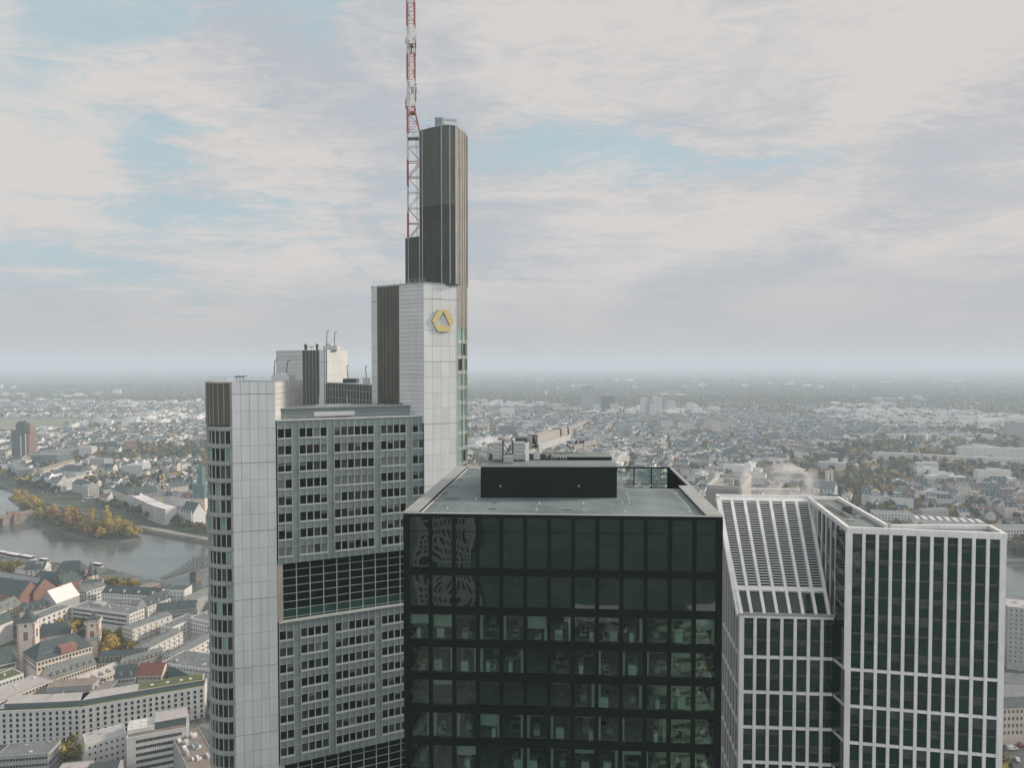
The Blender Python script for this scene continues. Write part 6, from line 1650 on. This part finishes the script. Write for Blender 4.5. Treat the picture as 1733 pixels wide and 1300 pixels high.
b = MB(); b.fbox(fb3, fb3.len/2-1.6, fb3.len/2+1.6, 24, 29, -4, -.8); c_ = fb3.P(fb3.len/2, -2.4, 29); b.cyl(c_, c_+Vector((0, 0, 4)), 1.8, .1, 8); b.cyl(c_, c_+Vector((0, 0, 9)), .15, .05, 5); b.build('bell_turret', M['sand'], t)
H2 = thing('curved_flats', 'white curved block of flats with pale roof along the far quay', 'apartment block', tuple(at_z(252, 868, 0)))
ev = [(224, 841), (237, 847), (250, 853), (263, 858), (280, 862.5)]; pts = [at_z(x, y, 20) for x, y in ev]; st = {'n': 0}
b = MB(); rb = MB()
frs2 = [Frame(pts[i][:2], pts[i+1][:2]) for i in range(4)]
for f2 in frs2:
    b.fbox(f2, -.05, f2.len+.05, 0, 20, -14, 0); rb.fbox(f2, -.2, f2.len+.2, 20, 20.7, -14.4, .5); q = f2.P(f2.len/2, -7); avoid.append((q.x, q.y, 26))
b.build('wall', M['wall_white'], H2); rb.build('roof', M['roof_white'], H2)
for k in range(6):
    for f2 in frs2:
        b = MB(); z = 20-1.6-3.1*k; b.fbox(f2, .6, f2.len-.6, z-.75, z+.75, .01, .06, 0)
        for i in range(8): u = .6+(f2.len-1.2)*i/7; b.fbox(f2, u-.35, u+.35, z-.75, z+.75, .06, .12, 1)
        b.build('ribbon_window', [M['pane_mid'], M['wall_white']], H2)
# scaffolded spire
p = at_z(337, 872, 0); t = thing('scaffolded_steeple', 'church steeple wrapped in teal scaffold netting across the river', 'church tower', p); avoid.append((p.x, p.y, 28))
M['netting'] = mat('teal scaffold netting', (.055, .125, .13), .9, 0, .2, .4)
b = MB(); b.box(p.x-7.5, p.x+7.5, p.y, p.y+15, 0, 22); b.build('tower_wall', M['wall_pink'], t)
b = MB(); b.box(p.x-7.8, p.x+7.8, p.y-.5, p.y+15, 22, 40)
for i in range(5): b.box(p.x-3.6+i*.25, p.x+3.6-i*.25, p.y+3+i*.2, p.y+12-i*.2, 40+i*5, 45+i*5)
b.cyl((p.x, p.y+7, 65), (p.x, p.y+7, 71), 1.6, .1, 8); b.build('scaffold_netting', M['netting'], t)
b = MB()
for z in range(2, 66, 3):
    w = 8.1 if z < 40 else 4.3-(z-40)*.05; yy = p.y-.8 if z < 40 else p.y+2.6
    b.bar((p.x-w, yy, z), (p.x+w, yy, z), .22); b.bar((p.x+w, yy, z), (p.x+w, yy+14, z), .22)
for i in range(6): b.bar((p.x-8+i*3.2, p.y-.8, 0), (p.x-8+i*3.2, p.y-.8, 41), .2)
b.build('scaffold_pole', M['steel_light'], t)
o, f2 = Y('church', 'gothic church nave with teal roof and white buttresses by the steeple', (305, 867), (326, 871), 15, 18, 'wall_white', 'slate_teal', 'gable', 13, cat='church')
for i in range(5):
    b = MB(); u = 1.2+i*(f2.len-2.6)/4; b.fbox(f2, u-.6, u+.6, 0, 16, 0, 1.6); b.cyl(f2.P(u, .8, 16), f2.P(u, .8, 20), .9, .1, 4); b.build('buttress', M['wall_white'], o)
for i in range(4):
    b = MB(); u = 1.2+(i+.5)*(f2.len-2.6)/4; b.fbox(f2, u-.9, u+.9, 3, 13.5, .01, .08); b.build('window', M['pane_warm'], o)
Y('town_house', 'cream house with rows of white dormers beside the scaffolded steeple', (290, 826), (318, 822), 15, 12, 'wall_cream', 'slate', 'gable', 7, win=(9, 3, 1.3, 1.7), dorm=6)
Y('town_house', 'low cream row with small gables behind the curved flats', (254, 842), (326, 836), 9, 10, 'wall_cream', 'slate_light', 'gable', 4, win=(16, 2, 1.2, 1.5), dorm=5)
Y('office_block', 'white office with ribbon windows up the slope behind the red trimmed church', (212, 788), (241, 788), 20, 30, 'wall_white', 'flat_pale', win=(9, 5, 2.2, 1.6, 3.4))
Y('apartment_block', 'white block with bright facade squares near the far bridge end', (149, 823), (167, 820.5), 20, 16, 'wall_white', 'flat_grey', win=(6, 5, 2.0, 2.2, 3.6))
Y('apartment_block', 'grey house with teal gabled roof left of the bright facade squares', (122, 818), (147, 823), 14, 16, 'wall_grey', 'slate_teal', 'gable', 6)
Y('apartment_block', 'pale flats with terraces behind the bank trees', (103, 815), (122, 812), 16, 18, 'wall_white', 'flat_pale', win=(6, 4, 1.6, 1.6))
Y('town_house', 'white gabled house facing the river behind the bank trees', (86, 817), (96, 820), 13, 14, 'wall_white', 'slate_light', 'gable', 7, win=(4, 3, 1.2, 1.6))
Y('apartment_block', 'white block with big dark teal hipped roof', (100, 797), (137, 799), 15, 22, 'wall_white', 'slate_teal', 'gable', 9, hip=.4, win=(12, 3, 1.6, 1.8), ends=False)
Y('apartment_block', 'pale grey riverside flats below the brick tower', (12, 784), (30, 795), 20, 16, 'wall_grey', 'slate_light', 'flat', win=(8, 5, 1.5, 1.5), ends=False)
Y('apartment_block', 'brown riverside flats with white stair strips below the brick tower', (31, 796), (56, 795), 19, 16, 'flat_brown', 'slate_teal', 'flat', win=(10, 5, 1.5, 1.5), ends=False)
Y('office_block', 'long curved teal glass hall right of the brick tower', (52, 770), (96, 770.5), 22, 40, 'wall_teal', 'slate_light', win=(16, 4, 2.6, 2.0, 4.2), ends=False)
Y('office_block', 'low teal glass block continuing the long hall', (97, 765), (148, 760), 18, 34, 'wall_teal', 'slate_light')
Y('office_block', 'white and blue office block above the long teal hall', (133, 757), (155, 757), 24, 20, 'wall_white', 'flat_pale', win=(8, 4, 1.8, 1.6))
Y('apartment_block', 'orange brown block of flats among golden trees', (212, 747), (231, 746), 24, 22, 'brick', 'flat_brown', win=(7, 6, 1.6, 1.4, 3.4))
Y('apartment_block', 'dark teal and brick block left of the orange brown flats', (155, 749), (198, 747), 20, 22, 'slate_teal', 'flat_grey')
Y('terrace_row', 'sunlit cream terrace running uphill from the riverside trees', (73, 797), (128, 780), 14, 11, 'wall_cream', 'flat_brown', 'gable', 4, win=(24, 3, 1.3, 1.6), ends=False)
Y('terrace_row', 'pale slabs of flats right of the teal hall', (151, 776), (176, 778), 22, 18, 'wall_grey', 'flat_grey', win=(8, 5, 1.5, 1.6))

# ------------------------------------------------------------------ the generated city across the river
M['wall_city'] = attr_mat('city wall', .85, .15, .05, .2, windows=True)
M['roof_city'] = attr_mat('city roof', .8, .22, .15, .25)
WALLS = [(.66, .65, .63), (.62, .57, .50), (.53, .51, .48), (.64, .56, .51), (.46, .47, .46), (.72, .71, .70)]
ROOFS = [(.055, .082, .094), (.078, .104, .113), (.046, .072, .082), (.12, .14, .145), (.20, .21, .21), (.15, .10, .08), (.066, .10, .11)]
RFLAT = [(.24, .25, .25), (.36, .36, .35), (.17, .185, .19), (.44, .43, .42), (.25, .23, .21)]
WN = ['pale', 'cream', 'grey beige', 'pinkish', 'grey', 'white']
def house_shape(wb, rb, cx, cy, an, w, d, h, kind, rh, wc, rc):
    c, s = math.cos(an), math.sin(an)
    P = lambda u, v, z: (cx+c*u-s*v, cy+s*u+c*v, z)
    q = [(-w/2, -d/2), (w/2, -d/2), (w/2, d/2), (-w/2, d/2)]; run = 0
    for i in range(4):
        a, e = q[i], q[(i+1) % 4]; l_ = w if i % 2 == 0 else d
        wb.face([P(*a, 0), P(*e, 0), P(*e, h), P(*a, h)], 0, wc, [(0, 0), (l_, 0), (l_, h), (0, h)])
    if kind == 'flat':
        rb.face([P(u, v, h) for u, v in q], 0, rc)
        if w > 9: rb.face([P(u*.35, v*.4, h+2.2) for u, v in q], 0, rc); [rb.face([P(q[i][0]*.35, q[i][1]*.4, h), P(q[(i+1) % 4][0]*.35, q[(i+1) % 4][1]*.4, h), P(q[(i+1) % 4][0]*.35, q[(i+1) % 4][1]*.4, h+2.2), P(q[i][0]*.35, q[i][1]*.4, h+2.2)], 0, wc) for i in range(4)]
    elif kind == 'gable':
        for sg in (-1, 1):
            wb.face([P(sg*w/2, -d/2, h), P(sg*w/2, d/2, h), P(sg*w/2, 0, h+rh-.1)], 0, wc, [(0, 0)]*3)
        rb.face([P(-w/2-.2, -d/2-.3, h-.15), P(w/2+.2, -d/2-.3, h-.15), P(w/2+.2, 0, h+rh), P(-w/2-.2, 0, h+rh)], 0, rc)
        rb.face([P(w/2+.2, d/2+.3, h-.15), P(-w/2-.2, d/2+.3, h-.15), P(-w/2-.2, 0, h+rh), P(w/2+.2, 0, h+rh)], 0, rc)
        if w > 8:
            for u in (-w*.25, w*.2): rb.face([P(u-.9, -d/2*.75, h+rh*.22), P(u+.9, -d/2*.75, h+rh*.22), P(u+.9, -d/2*.75, h+rh*.22+1.7), P(u-.9, -d/2*.75, h+rh*.22+1.7)], 0, wc)
            for u in (-w*.25, w*.2): rb.face([P(u-1, -d/2*.8, h+rh*.22+1.7), P(u+1, -d/2*.8, h+rh*.22+1.7), P(u+1, -d/2*.25, h+rh*.22+2.0), P(u-1, -d/2*.25, h+rh*.22+2.0)], 0, rc)
    else:
        hp = min(w, d)*.45
        if w >= d: r = [P(-w/2+hp, 0, h+rh), P(w/2-hp, 0, h+rh)]
        else: r = [P(0, -.1, h+rh), P(0, .1, h+rh)]
        e = [P(u*1.04, v*1.05, h-.1) for u, v in q]
        rb.face([e[0], e[1], r[1], r[0]], 0, rc); rb.face([e[2], e[3], r[0], r[1]], 0, rc); rb.face([e[1], e[2], r[1]], 0, rc); rb.face([e[3], e[0], r[0]], 0, rc)
rc_ = random.Random(1234)
houses, trees = [], []
def bank_y(x, line):
    for i in range(len(line)-1):
        (x0, y0), (x1, y1) = line[i], line[i+1]
        if x0 <= x <= x1: return y0+(y1-y0)*(x-x0)/(x1-x0+1e-6)
    return 1e9
def free(x, y, r):
    for ax, ay, ar in avoid:
        if (x-ax)**2+(y-ay)**2 < (ar+r)**2: return False
    return True
def in_field(p):
    q = proj((p[0], p[1], 0))
    if q is None: return False
    x, y = q
    return (x < 232 and 708 < y < 734 and y < 734-abs(x-120)*.02) and not (100 < x < 235 and 716 < y < 722)
nz = lambda x, y, s, o=0: mnoise.noise(Vector((x*s+o, y*s-o, o*.37)))
def add_house(x, y, an, w, d, h, kind, rh, wi, rcx):
    houses.append((x, y, an, w, d, h, kind, rh, wi, rcx))
CELL = 84
yy = 700
while yy < 5600:
    cell = CELL if yy < 3000 else CELL*1.25
    xm = .80*yy+140; xx = -xm
    while xx < xm:
        x = xx+rc_.uniform(-8, 8); y = yy+rc_.uniform(-6, 6); xx += cell
        by = bank_y(x, bank_s)
        if y < by+75: continue
        q = proj((x, y, 0))
        if in_field((x, y)): continue
        dist = y
        wild = nz(x, y, .0011, 3.1)+nz(x, y, .004, 8.8)*.5
        edge = (dist-(2900 if x < 0 else 3100-x*.35))/1300+wild*1.3
        an = 1.2*nz(x, y, .0006, 1.7)+.25*nz(x, y, .004, 5)+(.35 if x < -300 else -.12)
        modern = nz(x, y, .0016, 12.3)+nz(x, y, .006, 2)*.5
        c, s = math.cos(an), math.sin(an)
        W2 = lambda u, v: (x+c*u-s*v, y+s*u+c*v)
        if edge > .85 or wild > .34:
            if dist > 4400 and edge > .85 and rc_.random() < .4: continue
            for i in range(20 if dist < 2500 else 14): trees.append((*W2(rc_.uniform(-40, 40), rc_.uniform(-40, 40)), 1))
            if rc_.random() < .35: add_house(*W2(rc_.uniform(-20, 20), rc_.uniform(-20, 20)), an, 12, 10, 7, 'hip', 4, rc_.randrange(6), ROOFS[rc_.randrange(7)])
            continue
        if modern > .20 and dist > 1150:
            n = rc_.randrange(2, 4)
            for i in range(n):
                v = -30+60*(i+.5)/n; px_, py_ = W2(rc_.uniform(-6, 6), v)
                add_house(px_, py_, an+(1.57 if rc_.random() < .25 else 0), rc_.uniform(34, 62), rc_.uniform(11, 15), rc_.choice([10, 13, 16, 16, 22]), 'flat', 0, rc_.choice([0, 5, 5, 0, 2]), RFLAT[rc_.randrange(5)])
            for i in range(12): trees.append((*W2(rc_.uniform(-42, 42), rc_.uniform(-40, 40)), 0))
            continue
        villa = edge > .25 or wild > .22
        if villa:
            for i in range(9):
                if rc_.random() < .8:
                    u, v = (i % 3-1)*27+rc_.uniform(-4, 4), (i//3-1)*27+rc_.uniform(-4, 4)
                    add_house(*W2(u, v), an+rc_.choice([0, 1.57])+rc_.uniform(-.1, .1), rc_.uniform(10, 17), rc_.uniform(9, 12), rc_.uniform(6, 10), rc_.choice(['gable', 'gable', 'hip', 'flat']), rc_.uniform(3.5, 5.5), rc_.randrange(6), ROOFS[rc_.randrange(7)])
            for i in range(20): trees.append((*W2(rc_.uniform(-42, 42), rc_.uniform(-42, 42)), 0))
            continue
        bw_, bd_ = 33, 30                        # perimeter block: houses on four sides round a court
        for side in range(4):
            l_ = bw_*2 if side % 2 == 0 else bd_*2-22; k = -l_/2
            while k < l_/2-6:
                w = min(rc_.uniform(11, 19), l_/2-k)
                if w < 7: break
                u = k+w/2; k += w
                if rc_.random() < .07: trees.append((*W2(u, -bd_+6), 0)); continue
                h = rc_.uniform(11, 16); kd = rc_.choice(['gable']*6+['flat', 'hip']); rh = rc_.uniform(4, 6)
                a2 = an if side % 2 == 0 else an+math.pi/2*(1 if side == 1 else -1)
                if side == 0: pos = (u, -bd_+5.5)
                elif side == 2: pos = (u, bd_-5.5)
                elif side == 1: pos = (bw_-5.5, u)
                else: pos = (-bw_+5.5, u)
                add_house(*W2(*pos), a2, w-.05, rc_.uniform(10, 12), h, kd, rh, rc_.randrange(6), ROOFS[rc_.randrange(7)] if kd != 'flat' else RFLAT[rc_.randrange(5)])
        for i in range(rc_.randrange(1, 4)): add_house(*W2(rc_.uniform(-14, 14), rc_.uniform(-12, 12)), an, rc_.uniform(6, 11), rc_.uniform(6, 9), rc_.uniform(4, 9), 'flat', 0, rc_.randrange(6), RFLAT[rc_.randrange(5)])
        for i in range(7): trees.append((*W2(rc_.uniform(-22, 22), rc_.uniform(-20, 20)), 0))
        for i in range(5): trees.append((*W2(rc_.choice([-39, 39]), rc_.uniform(-36, 36)), 0))
    yy += cell
# the near bank behind the towers
avoid += [(-40, 178, 60), (-60, 215, 40), (7, 97, 38), (68, 140, 42), (53, 205, 34)]
yy = 70
while yy < 580:
    xx = -330
    while xx < 460:
        x, y = xx+rc_.uniform(-5, 5), yy+rc_.uniform(-4, 4); xx += 62
        q = proj((x, y, 10))
        if y > 590 or q is None or q[0] < 420 or q[0] > 1640 or not free(x, y, 24): continue
        an = -.3+.4*nz(x, y, .003, 9)
        c, s = math.cos(an), math.sin(an)
        for u, v, a2, w in ((0, -19, 0, 46), (0, 19, 0, 46), (-19, 0, math.pi/2, 24), (19, 0, math.pi/2, 24)):
            if rc_.random() < .85: add_house(x+c*u-s*v, y+s*u+c*v, an+a2, w-.1, 12, rc_.uniform(15, 22), rc_.choice(['gable', 'flat', 'flat', 'hip']), 4.5, rc_.randrange(6), RFLAT[rc_.randrange(5)])
        for i in range(3): trees.append((x+rc_.uniform(-31, 31), y-31, 4))
    yy += 62
# waterside strip: trees along the far quay
for i in range(70):
    x = 360-i*4.9 if i < 40 else 1712+(i-40)*2; 
    if i < 40:
        q = at_z(x, 905-(352-x)*.27+rc_.uniform(-4, 2), 0) if x > 215 else at_z(x, 866-(215-x)*.20+rc_.uniform(-6, 1), 0)
    else: q = at_z(x, 935+rc_.uniform(-14, 8), 0)
    trees.append((q.x, q.y, 2))
for i in range(46):
    x = rc_.uniform(-6, 100); q = at_z(x, 806+x*.28+rc_.uniform(-8, 8), 0); trees.append((q.x, q.y, 3))
for x0, x1, y0, y1, n in ((1440, 1530, 806, 846, 60), (1320, 1480, 836, 852, 30), (1490, 1700, 855, 875, 25), (1690, 1760, 845, 880, 24), (1040, 1062, 740, 800, 26), (240, 345, 690, 735, 90), (150, 350, 715, 745, 50)):
    for i in range(n):
        q = at_z(rc_.uniform(x0, x1), rc_.uniform(y0, y1), 0); trees.append((q.x, q.y, 4))
def seen(p):
    q = proj(p)
    if q is None or not (-4 < q[0] < 1737 and q[1] < 1304): return False
    x, y = q
    if x < 346: return True
    if x < 796: return False
    lim = 762 if x < 1040 else 790 if x < 1140 else 826 if x < 1210 else 836 if x < 1365 else 842+max(0, x-1418)*.55 if x < 1510 else 890 if x < 1705 else 1300
    return y < lim
houses = [q for q in houses if free(q[0], q[1], max(q[3], q[4])*.5)]
houses.sort(key=lambda q: q[1])
wb, rb = MB(), MB(); nind = 0
zone = lambda x: 'left of the stepped tower' if x < 346 else 'behind the dark office' if x < 1215 else 'behind the white tower'
RN = lambda r, k: ('flat roof' if k == 'flat' else 'red brown roof' if r[0] > r[2]*1.3 else 'grey roof' if r[0] > .08 else 'dark slate roof')
for q in houses:
    x, y, an, w, d, h, kind, rh, wi, rcx = q
    wv = rc_.uniform(.85, 1.15); wc = tuple(v*wv for v in WALLS[wi])
    if nind < 300 and seen((x, y, h*.7)):
        nind += 1; pp = proj((x, y, h))
        lab = '%s house with %s across the river %s' % (WN[wi], RN(rcx, kind), zone(pp[0]))
        o = thing('house', lab, 'house', (x, y, 0), '%s houses with %s %s' % (WN[wi], RN(rcx, kind), zone(pp[0])))
        b, b2 = MB(), MB(); house_shape(b, b2, x, y, an, w, d, h, kind, rh, wc, rcx); b.build('wall', M['wall_city'], o); ro = b2.build('roof', M['roof_city'], o)
        if kind != 'flat':
            b = MB(); c, s = math.cos(an), math.sin(an); cx_, cy_ = x+c*w*.22, y+s*w*.22; b.box(cx_-.5, cx_+.5, cy_-.5, cy_+.5, h+rh*.6, h+rh+1.3); b.build('chimney', M['brick'], ro)
    else: house_shape(wb, rb, *q[:8], wc, rcx)
hs = wb.build('house_walls', M['wall_city']); tag(hs, kind='stuff')
hs2 = rb.build('house_roofs', M['roof_city']); tag(hs2, kind='stuff')
# island trees
for i, (x, y, k, sz, sc) in enumerate(((34, 853, 'yellow', 'big', 1.05), (48, 858, 'olive', 'big', 1.0), (58, 866, 'yellow', 'big', 1.1), (70, 872, 'olive', 'big', .9), (42, 866, 'olive', 'mid', 1.0), (84, 886, 'olive', 'big', 1.0),
        (97, 889, 'brown', 'big', 1.05), (111, 886, 'yellow', 'big', 1.0), (118, 899, 'brown', 'big', 1.0), (131, 889, 'brown', 'big', 1.1), (135, 904, 'olive', 'mid', 1.0), (146, 899, 'brown', 'big', .95), (155, 893, 'yellow', 'tall', 1.0),
        (165, 907, 'olive', 'big', .95), (176, 900, 'olive', 'big', 1.1), (184, 893, 'yellow', 'tall', 1.15), (190, 908, 'yellow', 'big', .95), (200, 901, 'olive', 'big', 1.0), (207, 911, 'olive', 'mid', 1.0), (214, 904, 'yellow', 'big', .85), (222, 911, 'yellow', 'mid', .9),
        (104, 897, 'olive', 'mid', 1.0), (152, 911, 'brown', 'mid', 1.0), (90, 878, 'yellow', 'big', .9), (125, 880, 'brown', 'big', 1.0), (172, 912, 'olive', 'mid', .8), (64, 878, 'yellow', 'mid', .9), (230, 907, 'yellow', 'mid', .8))):
    tree(at_z(x, y, -1.2), 'yellow' if k == 'olive' and i % 8 == 1 else k, sz, '%s %s tree on the wooded river island' % ({'yellow': 'golden', 'olive': 'olive green', 'brown': 'rust brown'}['yellow' if k == 'olive' and i % 8 == 1 else k], {'big': 'broad', 'mid': 'small', 'tall': 'slender'}[sz]), '%s %s island trees' % ({'yellow': 'golden', 'olive': 'olive', 'brown': 'brown'}['yellow' if k == 'olive' and i % 8 == 1 else k], {'big': 'broad', 'mid': 'small', 'tall': 'slender'}[sz]), sc*1.32, rt)
trees = [q for q in trees if q[2] >= 2 or (free(q[0], q[1], -6) and q[1] > bank_y(q[0], bank_s)+6)]
trees.sort(key=lambda q: q[1])
sb = MB(); nind = 0
for x, y, f in trees:
    n_ = nz(x, y, .003, 6); r = rc_.random()
    kd = rc_.choice(['green', 'dark', 'olive', 'olive', 'brown', 'green', 'dark', 'green', 'dark', 'bare', 'brown', 'olive', 'yellow'] if n_ > -.15 else ['olive', 'brown', 'olive', 'yellow', 'green', 'brown', 'dark', 'olive', 'green', 'dark'])
    if f == 2: kd = rc_.choice(['olive', 'dark', 'green', 'brown'])
    if f == 3: kd = rc_.choice(['dark', 'dark', 'green', 'olive', 'yellow'])
    if f == 4: kd = rc_.choice(['olive', 'olive', 'green', 'yellow', 'brown', 'dark'])
    if nind < 235 and y < 1700 and seen((x, y, 6)):
        nind += 1; pp = proj((x, y, 6)); nm = {'green': 'green', 'dark': 'dark green', 'olive': 'olive', 'brown': 'rust brown', 'yellow': 'golden', 'bare': 'bare grey'}[kd]
        wh = 'on the far quay' if f == 2 else 'in the riverside clump near the stone bridge' if f == 3 else 'among the houses across the river '+zone(pp[0])
        tree(Vector((x, y, 0)), kd, 'far' if y > 1000 else 'mid', '%s tree %s' % (nm, wh), '%s trees %s' % (nm, wh), rc_.uniform(.7, 1.1), rc_); continue
    sc = rc_.uniform(.85, 1.5); n = 30 if y < 2000 else 14 if y < 3500 else 8
    leaf_cloud(sb, (x, y, 6.5*sc), 5.2*sc, 5.0*sc, n, (2.1 if y < 2000 else 2.8 if y < 3500 else 3.6)*sc, PAL[kd], rc_, 3, .6)
tag(sb.build('distant_trees', M['leaf']), kind='stuff')
# woods towards the horizon
fb_w = MB(); rw2 = random.Random(77)
for i in range(16000):
    y = 3700*(4.2**(rw2.random()**1.2)); x = rw2.uniform(-.8, .8)*y
    if nz(x, y, .0005, 3)+nz(x, y, .0018, 9)*.6 < -.28: continue
    g = rw2.random()*(1.0 if not (4300 < y < 6300 and nz(x, y, .0006, 31) > -.1 and x > -300) else .45)+(0 if not (4300 < y < 6300 and nz(x, y, .0006, 31) > -.1 and x > -300) else .55); pal = PAL['dark'] if g < .55 else PAL['green'] if g < .8 else PAL['olive'] if g < .90 else PAL['brown']
    k = y/4200; leaf_cloud(fb_w, (x, y, 7), 14*k, 8, 7, 7*k**.7, pal, rw2, 3, .7)
tag(fb_w.build('distant_woods', M['leaf']), kind='stuff')
bx_, rx_ = MB(), MB()
for i in range(420):
    y = rw2.uniform(5200, 13000); x = rw2.uniform(-.75, .75)*y
    if nz(x, y, .0007, 21) < .12: continue
    w = rw2.uniform(20, 90); house_shape(bx_, rx_, x, y, rw2.uniform(-.5, .5), w, rw2.uniform(12, 40), rw2.choice([8, 12, 16, 22, 30]), 'flat', 0, WALLS[rw2.choice([0, 5, 5, 1])], RFLAT[rw2.randrange(5)])
tag(bx_.build('horizon_buildings', M['wall_city']), kind='stuff'); tag(rx_.build('horizon_roofs', M['roof_city']), kind='stuff')

# steam drifting behind the white tower
sm = bpy.data.materials.new('steam'); sm.use_nodes = True; t = sm.node_tree; t.nodes.clear()
vs = N(t, 'ShaderNodeVolumePrincipled'); vs.inputs['Color'].default_value = (.98, .93, .92, 1)
tcn = N(t, 'ShaderNodeTexCoord'); n1 = N(t, 'ShaderNodeTexNoise', i_Scale=.16, i_Detail=4.0); L(t, tcn.outputs['Object'], n1.inputs['Vector'])
mr = N(t, 'ShaderNodeMapRange'); L(t, n1.outputs[0], mr.inputs[0]); mr.inputs[1].default_value = .42; mr.inputs[2].default_value = .75; mr.inputs[3].default_value = 0; mr.inputs[4].default_value = .24
L(t, mr.outputs[0], vs.inputs['Density']); oo = N(t, 'ShaderNodeOutputMaterial'); L(t, vs.outputs[0], oo.inputs['Volume'])
b = MB(); a, c = XD(1262, 178), XD(1385, 178); z0, z1 = GH-5, 205-200/1200*178+2.5
ring = []
for i in range(13):
    f = i/12; ring.append((a[0]+(c[0]-a[0])*f, 1.5+2.2*abs(math.sin(i*1.7))+ (1.5 if 2 < i < 10 else 0)))
for (xa, ha), (xb, hb) in zip(ring, ring[1:]):
    b.face([(xa, 175, z0), (xb, 175, z0), (xb, 177, z0+5+hb*1.1), (xa, 177, z0+5+ha*1.1)]); b.face([(xb, 184, z0), (xa, 184, z0), (xa, 182, z0+5+ha*1.1), (xb, 182, z0+5+hb*1.1)])
    b.face([(xa, 177, z0+5+ha*1.1), (xb, 177, z0+5+hb*1.1), (xb, 182, z0+5+hb*1.1), (xa, 182, z0+5+ha*1.1)]); b.face([(xa, 175, z0), (xa, 184, z0), (xb, 184, z0), (xb, 175, z0)])
for (xa, ha) in (ring[0], ring[-1]): b.face([(xa, 175, z0), (xa, 177, z0+5+ha*1.1), (xa, 182, z0+5+ha*1.1), (xa, 184, z0)])
so = tag(b.build('steam', sm), kind='stuff')
import bmesh
bm_ = bmesh.new(); bm_.from_mesh(so.data); bmesh.ops.remove_doubles(bm_, verts=bm_.verts, dist=.01); bmesh.ops.recalc_face_normals(bm_, faces=bm_.faces); bm_.to_mesh(so.data); bm_.free()
# ------------------------------------------------------------------ the air
hm = bpy.data.materials.new('haze'); hm.use_nodes = True
t = hm.node_tree; t.nodes.clear()
vp = N(t, 'ShaderNodeVolumePrincipled'); vp.inputs['Color'].default_value = (0.66, 0.775, 0.865, 1); vp.inputs['Density'].default_value = 0.00016
vp.inputs['Anisotropy'].default_value = 0.0
oo = N(t, 'ShaderNodeOutputMaterial'); L(t, vp.outputs[0], oo.inputs['Volume'])
try: hm.cycles.homogeneous_volume = True
except Exception: pass
b = MB(); b.box(-42000, 42000, -6000, 60000, -9, 304)
tag(b.build('haze', hm), kind='stuff')
